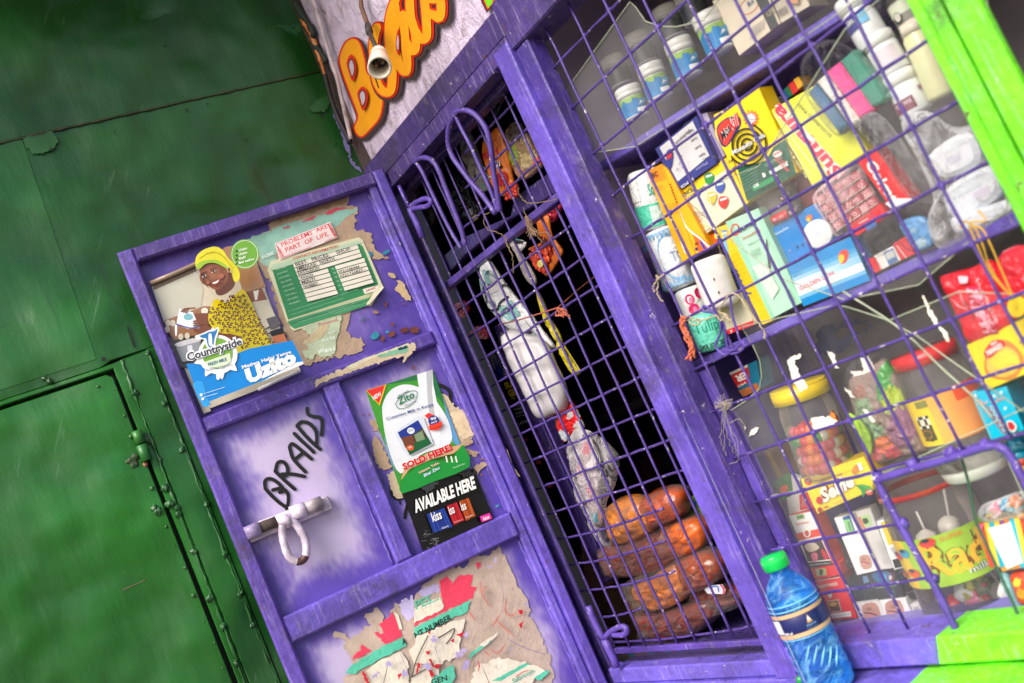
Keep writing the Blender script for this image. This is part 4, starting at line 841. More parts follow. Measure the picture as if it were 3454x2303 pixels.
# milk carton poster
mb = MB('gloss'); q = LEAF.fn(B4, -.0095); GN = (28, 140, 56)
mb.slab(q, [(176, 245), (645, 97), (900, 785), (430, 975)], .0004, -.001, (60, 150, 40), None, .0002)
mb.poly(q, [(300, 205), (645, 97), (720, 300), (760, 400), (660, 260), (540, 170)], (30, 110, 60)); mb.poly(q, [(720, 300), (760, 410), (850, 650), (800, 620), (780, 560), (740, 400)], (90, 150, 200)); mb.poly(q, [(300, 560), (330, 700), (400, 840), (420, 900), (360, 740)], (120, 160, 200))
mb.poly(q, smooth([(290, 400), (310, 300), (360, 235), (440, 203), (530, 215), (620, 265), (700, 360), (760, 470), (780, 600), (700, 650), (560, 700), (420, 830), (330, 640)], 4), (222, 226, 232))
mb.poly(q, [(535, 132), (645, 97), (650, 200), (690, 400), (700, 560), (640, 600), (600, 420), (560, 300)], (232, 234, 238)); mb.poly(q, [(600, 112), (645, 97), (640, 260), (660, 420), (640, 520), (610, 330)], (182, 184, 190))
mb.poly(q, [(176, 245), (320, 200), (272, 352)], (240, 190, 40)); mb.poly(q, [(180, 246), (308, 206), (266, 338)], (224, 40, 34)); mb.text(q, 'NEW', (228, 315), (288, 280), (216, 288), WHT, .03)
mb.stroke(q, smooth([(385, 335), (430, 280), (500, 248), (535, 262), (520, 320), (470, 360), (410, 375), (388, 350)], 5), 4, (20, 110, 70), True)
mb.text(q, 'Maziwa', (402, 300), (476, 252), (396, 282), (40, 60, 60)); mb.text(q, 'Zito', (408, 350), (520, 295), (390, 300), (20, 120, 70), .02); mb.text(q, 'Whole Milk', (448, 362), (528, 325), (444, 350), (60, 80, 100))
mb.text(q, 'Creamiest Milk in Kenya', (322, 462), (650, 358), (316, 436), (30, 60, 130), .012)
mb.poly(q, [(372, 540), (545, 425), (580, 440), (650, 625), (490, 705), (440, 680)], (206, 214, 226)); mb.poly(q, [(398, 542), (540, 455), (636, 620), (482, 700)], (70, 60, 44)); mb.poly(q, [(398, 542), (540, 455), (572, 510), (500, 560), (415, 580)], (26, 50, 140)); mb.poly(q, ell(490, 530, 26, 22), (226, 232, 236)); mb.text(q, 'Zito', (472, 542), (510, 528), (468, 524), (20, 110, 70)); mb.poly(q, [(450, 640), (600, 570), (636, 620), (482, 700)], (22, 90, 50)); mb.poly(q, [(420, 580), (500, 560), (520, 620), (450, 650)], (110, 60, 40)); mb.poly(q, [(510, 560), (570, 530), (590, 590), (530, 610)], (120, 140, 110)); mb.poly(q, ell(485, 650, 26, 20), (220, 90, 40)); mb.text(q, '90', (475, 660), (495, 650), (472, 645), WHT, .02)
mb.poly(q, [(585, 425), (612, 405), (650, 420), (700, 480), (710, 490), (690, 520), (625, 530), (612, 450)], (226, 50, 36)); mb.poly(q, ell(648, 460, 38, 36), (36, 50, 130)); mb.text(q, '90', (628, 462), (668, 450), (624, 442), WHT, .03); mb.text(q, 'DAYS', (632, 484), (672, 470), (630, 472), WHT, .03); mb.poly(q, [(612, 500), (705, 465), (710, 490), (620, 528)], (230, 60, 36))
mb.poly(q, [(418, 880), (480, 800), (640, 730), (790, 690), (870, 620), (790, 640), (600, 690), (440, 800)], (206, 160, 120))
mb.poly(q, smooth([(412, 905), (440, 860), (520, 790), (640, 740), (760, 745), (800, 690), (850, 630), (870, 660), (902, 785), (660, 885), (432, 972)], 2), GN); 
for x in (735, 770, 802): mb.stroke(q, [(x, 715), (x + 8, 750)], 11, (226, 226, 220))
for b, c in ((.09, (236, 220, 214)), (.05, (208, 26, 34))): mb.text(q, 'SOLD HERE!', (438, 808), (782, 665), (420, 765), c, b)
mb.text(q, 'Usawa Tele,', (548, 838), (690, 765), (540, 820), (236, 180, 170), .03); mb.text(q, 'Bhai Zito', (582, 858), (692, 800), (575, 838), (200, 220, 240), .03); mb.text(q, '*PACKAGED MILK', (782, 800), (868, 768), (779, 790), (200, 230, 200))
for p in ((408, 738), (330, 640), (770, 610)): mb.stroke(q, ell(p[0], p[1], 10, 10, 0, 12), 2, (180, 190, 200), True)
mb.build('milk_poster', label='green and white milk poster reading SOLD HERE with a red NEW corner', cat='poster')
mb = MB('gloss'); q = LEAF.fn(B4, -.0082)
mb.slab(q, [(432, 968), (935, 790), (1082, 1160), (600, 1388), (575, 1370)], .0004, -.001, (20, 19, 22), None, .0002)
rnd = random.Random(9)
for i in range(46):
    x = rnd.gauss(600, 45); y = rnd.gauss(1280, 45); 
    if y < 1160 + (x - 520) * -.1 or x < 545 or (x - 540) * .5 + 1385 - y < 20 or x > 730: continue
    mb.stroke(q, [(x, y), (x + rnd.uniform(10, 34), y - rnd.uniform(-6, 16))], rnd.uniform(3, 8), random.choice(((70, 76, 82), (120, 126, 130), (46, 50, 56), (170, 174, 178))), taper=True)
mb.poly(q, jag([(560, 930), (680, 890), (640, 940), (600, 980)], 8, 16, 2), (52, 56, 62)); mb.poly(q, jag([(820, 840), (930, 800), (950, 840), (860, 870)], 8, 16, 3), (36, 36, 40))
mb.text(q, 'AVAILABLE HERE', (520, 1112), (946, 938), (500, 1022), WHT, .045)
for pts, c, c2 in (([(595, 1120), (720, 1075), (780, 1205), (645, 1250)], (28, 50, 130), (50, 90, 190)), ([(735, 1062), (808, 1035), (862, 1160), (785, 1195)], (160, 20, 34), (216, 50, 60)), ([(820, 1030), (890, 1005), (938, 1130), (870, 1165)], (150, 60, 20), (206, 110, 50))):
    mb.poly(q, pts, c)
    for t in (.15, .35, .8, .92): a = Vector(pts[0]).lerp(Vector(pts[1]), t); b = Vector(pts[3]).lerp(Vector(pts[2]), t); mb.stroke(q, [tuple(a), tuple(b)], 4, c2)
mb.text(q, 'kiss', (640, 1175), (705, 1150), (620, 1110), WHT, .02); mb.text(q, 'iss', (758, 1125), (795, 1110), (742, 1070), WHT, .02); mb.text(q, 'iss', (842, 1098), (876, 1084), (826, 1042), WHT, .02); mb.text(q, 'Classic', (700, 1225), (750, 1205), (697, 1212), WHT); mb.text(q, 'Strawberry', (790, 1180), (848, 1160), (787, 1172), WHT); mb.text(q, 'Chocolate', (868, 1150), (918, 1128), (865, 1140), WHT)
mb.poly(q, [(965, 1135), (1035, 1110), (1052, 1150), (980, 1175)], (214, 40, 150)); mb.text(q, 'kiss', (992, 1165), (1035, 1148), (986, 1140), WHT, .02)
mb.build('condom_poster', label='black poster reading AVAILABLE HERE with three coloured packets', cat='poster')
# bare and torn patches round the two posters
mb = MB('paper'); q = LEAF.fn(B4, -.0112)
for i, pts in enumerate(([(700, 260), (760, 300), (800, 350), (870, 380), (910, 420), (930, 500), (955, 550), (900, 600), (860, 640), (800, 600), (740, 400)], [(200, 455), (250, 460), (270, 540), (220, 530)], [(240, 560), (280, 600), (300, 640), (340, 720), (350, 790), (300, 805), (250, 760), (225, 660), (222, 610)], [(325, 830), (380, 815), (420, 880), (440, 1000), (390, 1005), (350, 940)], [(860, 650), (930, 670), (980, 690), (930, 710), (880, 690)], [(960, 760), (1080, 735), (1000, 790), (960, 840), (935, 790)], [(860, 570), (900, 570), (930, 600), (880, 640), (850, 610)])): mb.poly(q, jag(pts, 6, 14, 20 + i), KR2 if i in (0, 3) else (176, 150, 124))
mb.poly(q, jag([(770, 400), (860, 380), (890, 430), (910, 500), (940, 555), (860, 590), (830, 560)], 4, 14, 31), (214, 192, 158))
for i, (cx, cy, rx, ry) in enumerate(((960, 470, 10, 14), (975, 500, 7, 10), (1010, 670, 14, 8), (1030, 720, 20, 10), (1060, 735, 18, 7), (985, 838, 8, 10), (905, 620, 5, 4), (940, 690, 5, 4), (990, 730, 20, 5))): mb.poly(q, jag(ell(cx, cy, rx, ry, .3, 8), 2, 8, i), (140, 84, 66))
tp = thing('torn_paper', LEAF.P(-.12, -.02), label='tan paper remains round the edges of the milk poster', cat='torn paper'); build_loose(mb, 'paper_scrap', tp)
# lower torn agent poster
mb = MB('paper'); q = LEAF.fn(B5, -.0112); PNK = (232, 62, 92); TQ = (84, 190, 160); CR = (222, 214, 196)
mb.poly(q, jag([(450, 1140), (540, 1020), (490, 880), (480, 800), (380, 770), (400, 735), (460, 750), (520, 800), (680, 690), (620, 630), (700, 560), (760, 600), (770, 680), (850, 640), (840, 500), (920, 465), (880, 560), (1000, 500), (1010, 460), (1110, 360), (1240, 270), (1400, 240), (1440, 170), (1560, 170), (1640, 90), (1660, 120), (1700, 200), (1740, 290), (1780, 400), (1840, 470), (1870, 560), (1900, 660), (1930, 720), (1980, 800), (2030, 910), (2030, 1000), (2060, 1060), (2000, 1200), (2000, 1400), (500, 1500)], 11, 24, 1), (186, 166, 152))
mb.poly(q, jag([(900, 500), (990, 465), (1010, 600), (960, 660), (900, 590)], 8, 16, 8), (196, 184, 226)); mb.poly(q, jag([(1040, 430), (1190, 370), (1190, 440), (1060, 480)], 7, 16, 9), (190, 178, 222))
mb.poly(q, jag([(1190, 355), (1250, 320), (1290, 380), (1350, 310), (1450, 312), (1430, 400), (1470, 400), (1440, 490), (1220, 590), (1000, 700), (990, 650), (1225, 560), (1200, 430)], 5, 22, 2), PNK)
mb.poly(q, jag([(1465, 225), (1500, 215), (1505, 255), (1475, 265)], 4, 10, 3), PNK)
mb.poly(q, jag([(735, 680), (800, 640), (835, 585), (900, 720), (912, 775), (780, 835), (700, 745), (770, 750)], 4, 18, 4), PNK); mb.poly(q, jag([(530, 960), (560, 900), (600, 880), (600, 840), (680, 880), (620, 920)], 4, 16, 5), PNK)
mb.poly(q, jag([(1005, 560), (1190, 480), (1225, 545), (1215, 570), (1000, 675)], 3, 22, 6), CR); mb.text(q, 'PES...', (1015, 575), (1190, 500), (1000, 510), TQ, .02); mb.poly(q, [(845, 590), (880, 610), (912, 720), (890, 725)], CR)
mb.poly(q, jag([(1000, 710), (1425, 500), (1400, 590), (1340, 620), (1280, 640), (1000, 780)], 3, 22, 7), TQ); mb.poly(q, jag([(520, 1000), (690, 890), (780, 840), (912, 780), (940, 850), (700, 970), (540, 1060), (480, 1050)], 4, 22, 10), TQ)
mb.text(q, 'NT NUMBER', (1012, 795), (1285, 650), (996, 750), (24, 30, 30), .02); mb.text(q, 'A', (915, 840), (945, 828), (902, 795), (24, 30, 30), .02)
mb.poly(q, jag([(1010, 790), (1280, 660), (1380, 640), (1360, 740), (1340, 860), (1330, 930), (1220, 960), (1190, 1000), (1000, 980), (960, 880), (1000, 840)], 7, 22, 11), CR)
mb.poly(q, jag([(720, 970), (900, 890), (950, 960), (960, 1127), (700, 1200), (640, 1030)], 7, 22, 12), CR); mb.poly(q, jag([(1000, 1000), (1180, 980), (1200, 1127), (960, 1200)], 7, 22, 13), CR)
mb.poly(q, jag([(1450, 1010), (1640, 930), (1900, 990), (2000, 1040), (1900, 1100), (1700, 1400), (1400, 1300)], 6, 24, 14), CR)
mb.poly(q, jag([(1580, 1110), (1840, 975), (1870, 985), (1650, 1110)], 2, 22, 15), TQ); mb.poly(q, jag([(1900, 1090), (1990, 1030), (2020, 1040), (1950, 1110)], 2, 22, 16), TQ)
mb.poly(q, jag([(1400, 970), (1420, 910), (1500, 850), (1640, 740), (1560, 830), (1440, 920)], 4, 22, 17), TQ); mb.poly(q, jag([(1490, 840), (1630, 740), (1600, 790), (1520, 850)], 3, 20, 18), CR)
mb.poly(q, jag([(1240, 1010), (1290, 990), (1310, 1080), (1280, 1127), (1120, 1150), (1130, 1100)], 4, 20, 19), TQ); mb.text(q, 'GEN', (1130, 1140), (1250, 1105), (1120, 1100), (24, 30, 30), .02)
mb.text(q, 'Safaricom', (1740, 1130), (1905, 1045), (1730, 1095), (80, 170, 150), .01); mb.stroke(q, smooth([(1765, 1075), (1820, 1040), (1860, 1030)], 3, False), 5, (214, 40, 50))
mb.stroke(q, smooth([(1180, 785), (1240, 750), (1300, 715), (1285, 770), (1240, 830)], 3, False), 9, (60, 56, 56)); mb.stroke(q, smooth([(980, 1080), (1010, 960), (1060, 850), (1100, 770)], 3, False), 8, (70, 64, 64)); mb.stroke(q, [(980, 1080), (1100, 1010)], 8, (70, 64, 64)); mb.stroke(q, [(890, 905), (960, 1060)], 3, (120, 120, 170)); mb.stroke(q, [(1150, 850), (1200, 1000)], 3, (120, 120, 170))
for i, pts in enumerate(([(1080, 890), (1125, 880), (1100, 915)], [(1310, 765), (1375, 740), (1350, 780)], [(1105, 940), (1130, 945), (1140, 990), (1200, 980), (1170, 1020), (1130, 1000)], [(1020, 980), (1050, 970), (1010, 1060)], [(1100, 1030), (1130, 1025), (1150, 1070), (1130, 1090)], [(600, 1040), (620, 1035), (660, 1127), (640, 1135)], [(1270, 800), (1300, 790), (1290, 820)], [(870, 1060), (895, 1050), (880, 1110)], [(1770, 570), (1815, 580), (1800, 620)], [(1780, 680), (1815, 660), (1800, 715)], [(1100, 740), (1120, 735), (1115, 770)], [(1470, 950), (1490, 990), (1480, 1040)])): mb.poly(q, jag(pts, 3, 10, 60 + i), (196, 24, 40))
for st in ([(1490, 350), (1500, 440), (1560, 550)], [(1500, 440), (1540, 400)], [(1690, 490), (1680, 580), (1720, 620), (1770, 590)], [(1640, 610), (1580, 700)], [(1610, 650), (1740, 770)], [(1520, 880), (1560, 920)], [(1560, 860), (1620, 900), (1680, 830)], [(1400, 580), (1450, 650)]): mb.stroke(q, smooth(st, 3, False), 16, (190, 128, 116), taper=True)
for i, (cx, cy, rx, ry) in enumerate(((1140, 790, 30, 34), (1090, 1000, 40, 30), (1340, 900, 30, 60), (800, 980, 26, 30), (1380, 990, 60, 26), (920, 1050, 24, 30), (1560, 250, 30, 14), (1600, 200, 16, 30), (700, 1060, 20, 40), (1830, 530, 12, 20), (1380, 760, 40, 20), (1720, 870, 26, 8))): mb.poly(q, jag(ell(cx, cy, rx * .8, ry * .8, .5 * i, 8), 8, 7, 80 + i), (176, 162, 206))
mb.stroke(q, smooth([(1690, 790), (1800, 850), (1980, 910)], 4, False), 5, (140, 120, 160)); mb.stroke(q, smooth([(1640, 330), (1660, 480), (1650, 600)], 4, False), 4, (150, 130, 160)); mb.stroke(q, smooth([(1510, 1020), (1540, 1090), (1580, 1200)], 3, False), 4, (40, 36, 40)); mb.stroke(q, smooth([(760, 1127), (790, 1000), (770, 1080)], 3, False), 4, (40, 36, 40))
mb.build('torn_poster', label='torn agent number poster with pink and turquoise remains on the bottom panel', cat='torn poster')
# ---------------------------------------------------------------- wall corner: conduit, rag, cable, lamp holder
mb = MB('plaster'); q = FA(-.012).fn(A2); mb.tube([q(x, y) for x, y in smooth([(90, -80), (130, 10), (175, 160), (215, 290), (260, 450), (310, 600), (340, 740), (375, 890), (412, 1050)], 4, False)], .0042, (206, 190, 196), 10, True, .05)
mb.build('conduit', label='thin pale pipe down the wall corner beside the green wall', cat='pipe')
mb = MB('foil'); q = FA(-.006).fn(A2)
mb.tube([q(x, y) for x, y in smooth([(40, 140), (75, 190), (110, 250), (140, 330), (170, 410), (195, 500), (215, 570)], 4, False)], [.003, .005, .006, .007, .006, .0055, .007, .006, .005, .006, .007, .006, .005, .006, .005, .006, .005, .005, .006, .004, .004, .003, .003, .002, .002], (206, 120, 50), 7, True, .2)
mb.build('rag', label='orange twisted plastic rag stuffed down the crack by the green wall', cat='rag')
mb = MB('dark'); mb.tube([q(x, y) for x, y in smooth([(-20, 0), (30, 90), (90, 180), (130, 250), (120, 320), (190, 400), (225, 470)], 3, False)], .006, (34, 48, 36), 6, True, .3); mb.tube([q(x, y) for x, y in smooth([(215, 560), (250, 700), (300, 850), (360, 980), (410, 1080)], 3, False)], .005, (40, 30, 34), 6, True, .2); mb.build('dark_gap', kk)
lh = thing('lamp_holder', FA(-.08).fn(A2)(628, 470), label='empty white porcelain lamp holder hanging from a brown cable', cat='lamp holder')
q = FA(-.03).fn(A2); q8 = FA(-.08).fn(A2)
mb = MB('dark'); cp = [FA(-.012).fn(A2)(480, -60), FA(-.015).fn(A2)(490, 50), FA(-.02).fn(A2)(515, 120), FA(-.03).fn(A2)(540, 190)] + [FA(-.05).fn(A2)(552, 245), FA(-.065).fn(A2)(575, 300), q8(605, 365)]
mb.tube(cp[:4], .0042, (110, 76, 50), 9, True, .08); mb.tube(cp[3:5], .0062, (52, 44, 42), 9, True, .1); mb.tube(cp[4:], .0042, (58, 48, 44), 9, True, .05); mb.build('cable', lh)
a0 = q8(622, 385); a1 = FA(-.115).fn(A2)(628, 512); ax = (a1 - a0); H = ax.length
mb = MB('gloss'); prof = [(0, .001), (0, .0105), (H * .12, .0135), (H * .30, .0150), (H * .32, .0140), (H * .35, .0155), (H * .62, .0175), (H * .85, .0190), (H, .0200), (H * 1.0, .0165), (H * .75, .0150), (H * .45, .0140)]
mb.lathe(a0, ax, prof, (226, 214, 196), 32); mb.build('shell', lh)
mb = MB('gloss'); mb.lathe(a0, ax, [(H * .5, .001), (H * .5, .0142)], (40, 34, 30), 24); axn = ax.normalized(); sv = axn.orthogonal()
for k in (0, 1): c_ = a0 + ax * .52 + sv * (.006 if k else -.006); mb.tube([c_, c_ + ax * .28], .0026, (120, 96, 60), 8)
mb.build('contact', lh)
mb = MB('dark'); mb.tube([q8(585, 560), FA(-.06).fn(A2)(600, 600), FA(-.05).fn(A2)(620, 662)], .0012, (20, 18, 18), 6); mb.build('wire_end', lh)
# ================================================================ goods behind the window grille
FWD = Vector(RC[2])
def rad(p, wpx, cr): k = (Vector(cr(1, 0)) - Vector(cr(0, 0))).length; return wpx * k / 2 / FOC * (p - CAM).dot(FWD)
def carton(name, label, cat, fr, cr, quad, depth, col, side=None, draw=None, off=0.0, mat='card', group=None, bev=.0008):
    mb = MB(mat); q = fr.fn(cr, off); mb.slab(q, quad, 0, -depth, col, side, bev); mb.lay = 1
    if draw: draw(mb, q)
    return mb.build(name, label=label, cat=cat, group=group)
def cyl(base, axis, r):
    """wraps print round an upright pack: u = degrees from the side that faces the street corner, v = height"""
    axis = axis.normalized(); f = (CAM - base); f = (f - axis * f.dot(axis)).normalized(); w = axis.cross(f)
    def fn(u, v, o=0): a = math.radians(u); return base + axis * v + (f * math.cos(a) + w * math.sin(a)) * (r + o)
    fn.frame = DP; return fn
def wrap(mb, fn, u0, v0, u1, v1, col, n=14, colf=None, nv=1): mb.lay += 1; mb.grid(fn, u0, v0, u1, v1, n, nv, colf or (lambda x, y: col), off=mb.lay * EPS)
def ctext(mb, fn, t, u0, v0, u1, v1, col, bold=0.0): mb.text(fn, t, (u0, v0), (u1, v0), (u0, v1), col, bold)
def lerp(a, b, t): return tuple(a[i] + (b[i] - a[i]) * t for i in range(3))
# --- top shelf: white lidded tubs with blue labels
def tub(top, bot, w, dy, dark=False, lab='', cr=A3, sc=1):
    fr = Fr(DP.o - DP.n * dy, DP.d); fr.n = DP.n; q = fr.fn(cr); b = q(*bot); t = q(*top); ax = t - b; H = ax.length; r = rad(b, w, cr)
    root = thing('tub', b, label=lab, cat='tub', group='white lidded tubs on the top shelf')
    mb = MB('gloss'); lidc = (214, 214, 210)
    mb.lathe(b, ax, [(0, .001), (0, r * .94), (H * .04, r * .97), (H * .62, r * .97), (H * .66, r * .93)], (206, 210, 208), 36)
    f = cyl(b, ax, r * .97); LBU = (20, 124, 190) if not dark else (96, 100, 100); LGR = (136, 176, 80) if not dark else (120, 128, 110)  # rear row: blue label greyed to imitate the pane's dark reflection over it
    wrap(mb, f, -85, H * .06, 85, H * .60, LBU, colf=lambda u, v: LBU, nv=3); 
    mb.lay += 1; n = 24
    for i in range(n):
        u0 = -85 + 170 * i / n; u1 = u0 + 170 / n; hh = lambda u: H * (.50 + .05 * math.sin(u * .12) + .03 * math.sin(u * .3)); o = mb.lay * EPS
        mb.quad(f(u0, hh(u0), o), f(u1, hh(u1), o), f(u1, H * .62, o), f(u0, H * .62, o), LGR)
    for i in range(6): ctext(mb, f, 'Directions apply evenly on clean', -50, H * (.42 - i * .045), -6, H * (.445 - i * .045), (30, 60, 90))
    if not dark: wrap(mb, f, 10, H * .10, 52, H * .22, (226, 230, 232), 6); mb.poly(f, [(14, H * .26), (30, H * .46), (60, H * .50), (64, H * .40), (40, H * .30)], (60, 160, 210)); mb.poly(f, [(22, H * .30), (34, H * .42), (44, H * .36)], (226, 230, 232))
    mb.build('body', root)
    mb = MB('gloss'); mb.lathe(b, ax, [(H * .66, r * .9), (H * .66, r * 1.02), (H * .78, r * 1.04), (H * .80, r * 1.0), (H * .82, r * 1.04), (H * .95, r * 1.02), (H, r * .95), (H, .001)], lidc, 36); mb.build('lid', root)
labs = ['leftmost white lidded tub with blue label in the front row of the top shelf', 'second tub with blue label from the left in the front row of the top shelf', 'third tub with blue label from the left in the front row of the top shelf', 'tub with blue label standing against the cream carton on the top shelf']
for (t, b, w), l in zip((((560, 770), (660, 1040), 235), ((755, 570), (865, 870), 235), ((1000, 350), (1120, 680), 250), ((1250, 120), (1400, 460), 270)), labs): tub(t, b, w, .0, False, l)
labs = ['leftmost tub of the rear row on the top shelf, only its white lid clear', 'second tub of the rear row on the top shelf behind the acrylic pane', 'third tub of the rear row on the top shelf behind the pane tip', 'rear tub beside the cream carton at the top of the picture']
for (t, b, w), l in zip((((420, 500), (520, 760), 215), ((630, 300), (740, 570), 225), ((890, 60), (990, 340), 250), ((1080, -90), (1190, 200), 250)), labs): tub(t, b, w, .075, True, l)
CRE = (214, 202, 180)
def d_(mb, q):
    mb.stroke(q, ell(1640, 50, 95, 60, -.7, 26), 9, (206, 120, 70), True); mb.poly(q, [(1670, -60), (1760, -120), (1900, 220), (1830, 270)], (62, 66, 68)); mb.text(q, 'SLIMZ', (1800, 150), (1880, 110), (1770, 90), (140, 130, 110), .02)
    for i in range(6): mb.text(q, 'nourishing herbal care', (1650 + i * 3, 330 + i * 16 - 60), (1790, 230 + i * 16 - 60), (1645, 315 + i * 16 - 60), (120, 116, 130))
    mb.text(q, 'M A', (1640, 60), (1690, 20), (1625, 20), (70, 90, 130), .03)
carton('carton', 'cream carton with orange ring and dark band beside the tubs', 'carton', DP, A3, [(1310, 10), (1720, -230), (1915, 205), (1550, 492)], .05, CRE, (196, 180, 160), d_)
def d_(mb, q):
    for i in range(11): mb.stroke(q, [(50 + i * 9, 100 - i * 5), (74 + i * 9, 160 - i * 5)], 4, (90, 88, 86))
    for i in range(9): mb.text(q, 'Ingredients Aqua Glycerin', (20 + i * 5, 20 + i * 11), (120 + i * 5, -36 + i * 11), (17 + i * 5, 12 + i * 11), (110, 106, 100))
    mb.rect(q, 150, -40, 260, 30, (200, 150, 120))
carton('carton', 'cream carton with barcode and small print at the end of the top shelf', 'carton', DP, A4, [(0, -30), (250, -170), (345, 50), (92, 205)], .05, (206, 196, 178), (180, 170, 150), d_, off=.004)
# --- second shelf, left: tissue rolls
def roll(top, bot, w, name, lab, cat, draw, col=(232, 234, 234), cr=A5, dy=0, rnd_=.18, mat='foil', group='rolls stacked at the left of the middle shelf'):
    fr = Fr(DP.o - DP.n * dy, DP.d); fr.n = DP.n; q = fr.fn(cr); b = q(*bot); t = q(*top); ax = t - b; H = ax.length; r = rad(b, w, cr)
    mb = MB(mat); e = r * rnd_ * 1.6
    mb.lathe(b, ax, [(0, .001), (0, r * .6), (e * .15, r * .82), (e * .5, r * .94), (e, r), (H - e, r), (H - e * .5, r * .94), (H - e * .15, r * .82), (H, r * .6), (H, .001)], col, 36)
    f = cyl(b, ax, r); mb.lay = 2; draw(mb, f, H); return mb.build(name, label=lab, cat=cat, group=group)
def d_(mb, f, H): wrap(mb, f, -90, H * .05, 90, H * .42, (86, 206, 174)); wrap(mb, f, -8, H * .12, 40, H * .38, (210, 232, 226)); ctext(mb, f, 'Soft', 0, H * .55, 34, H * .75, (70, 186, 160), .02); wrap(mb, f, -88, H * .5, -30, H * .9, (226, 228, 226))
roll((265, 160), (370, 610), 250, 'tissue_roll', 'white and mint green wrapped roll at the top of the left stack', 'tissue roll', d_)
def d_(mb, f, H):
    mb.stroke(f, [(u_, v_) for u_, v_ in [(10 + 42 * math.cos(t), H * (.5 + .36 * math.sin(t))) for t in [1.2 + .32 * i for i in range(13)]]], H * .05, (130, 180, 222)); ctext(mb, f, 'TO', 4, H * .42, 46, H * .58, (120, 150, 190))
    for i in range(14): mb.poly(f, [(-80 + i * 12, H * .94), (-74 + i * 12, H * .84), (-68 + i * 12, H * .94)], (130, 180, 222)); mb.poly(f, [(-80 + i * 12, H * .06), (-74 + i * 12, H * .18), (-68 + i * 12, H * .06)], (130, 180, 222))
    mb.poly(f, [(-62 + 10 * math.cos(t), H * (.78 + .05 * math.sin(t))) for t in [i * .6 for i in range(10)]], (90, 140, 200))
roll((385, 610), (560, 1060), 270, 'tissue_roll', 'white roll with pale blue circle print below the mint roll', 'tissue roll', d_, (226, 232, 238))
def d_(mb, f, H):
    for u, v, a in ((-6, .62, 18), (34, .72, 16), (-2, .30, 20)): mb.poly(f, [(u + a * math.cos(t), H * (v + .17 * math.sin(t))) for t in [i * .45 for i in range(14)]], (226, 40, 110)); mb.poly(f, [(u + a * .4 * math.cos(t) + 3, H * (v - .03 + .1 * math.sin(t))) for t in [i * .6 for i in range(10)]], (240, 130, 170))
    wrap(mb, f, -60, 0.02 * H, 20, H * .08, (170, 210, 180))
roll((600, 1050), (680, 1280), 225, 'tissue_roll', 'white roll printed with pink tulips in the left stack', 'tissue roll', d_)
def d_(mb, f, H): ctext(mb, f, 'Tulip', -45, H * .42, 40, H * .80, (40, 150, 130), .0); ctext(mb, f, 'SUPER SOFT TISSUE', -50, H * .10, 62, H * .22, (24, 40, 40), .015)
roll((715, 1240), (805, 1520), 260, 'tissue_roll', 'turquoise wrapped tissue roll at the foot of the left stack', 'tissue roll', d_, (110, 218, 192), rnd_=.22)
def d_(mb, f, H): mb.poly(f, [(-3, H * .56), (0, H * .60), (3, H * .56), (0, H * .52)], (60, 40, 40)); mb.poly(f, [(-3, H * .30), (0, H * .34), (3, H * .30), (0, H * .26)], (60, 40, 40))
roll((745, 830), (880, 1200), 270, 'tissue_roll', 'plain off white roll right of the tulip roll', 'tissue roll', d_, (222, 214, 212), dy=-.03, mat='matte')
# --- second shelf cartons
def d_(mb, q):
    mb.poly(q, [(293, 172), (402, 122), (440, 235), (330, 262)], (236, 140, 24)); mb.poly(q, smooth([(325, 190), (375, 172), (390, 215), (340, 235)], 3), (206, 120, 30)); mb.text(q, 'BiC', (338, 228), (384, 208), (326, 190), (50, 34, 20), .03)
    for i in range(7): mb.text(q, 'ballpoint pens medium', (420 + i * 5, 440 + i * 12), (520 + i * 5, 412 + i * 12), (417 + i * 5, 432 + i * 12), (140, 90, 20))
    for i in range(9): mb.text(q, 'Stylo a bille pointe', (470 + i * 4, 620 + i * 13), (560 + i * 4, 596 + i * 13), (467 + i * 4, 612 + i * 13), (140, 90, 20))
    mb.text(q, 'Cristal', (372, 310), (430, 286), (366, 290), (140, 90, 20)); mb.stroke(q, [(566, 700), (600, 790)], 6, (240, 236, 220))
carton('pen_carton', 'tall narrow yellow and orange pen carton standing in front of the tissue rolls', 'pen carton', DP, A5, [(290, 172), (405, 118), (660, 800), (562, 862)], .004, (236, 170, 24), (220, 150, 20), d_, off=.018)
def d_(mb, q):
    mb.poly(q, smooth([(575, 600), (660, 640), (740, 700), (762, 740), (690, 780), (640, 640)], 2), (226, 100, 30)); mb.stroke(q, smooth([(540, 470), (600, 600), (700, 680), (770, 750)], 4, False), 12, (236, 232, 226)); mb.poly(q, [(690, 690), (720, 710), (745, 755), (725, 760)], (40, 60, 160)); mb.rect(q, 662, 748, 684, 770, (60, 40, 110)); mb.text(q, '50', (662, 735), (690, 725), (656, 715), (60, 40, 30), .03)
    for i in range(7): mb.text(q, 'e', (470 + i * 9, 280 + i * 22), (484 + i * 9, 274 + i * 22), (466 + i * 9, 268 + i * 22), (120, 50, 30), .03)
carton('pen_carton', 'wider side of the yellow pen carton with white swoosh and blue square', 'pen carton', DP, A5, [(405, 118), (455, 165), (775, 748), (662, 800)], .03, (238, 172, 22), (220, 150, 20), d_, off=.016)
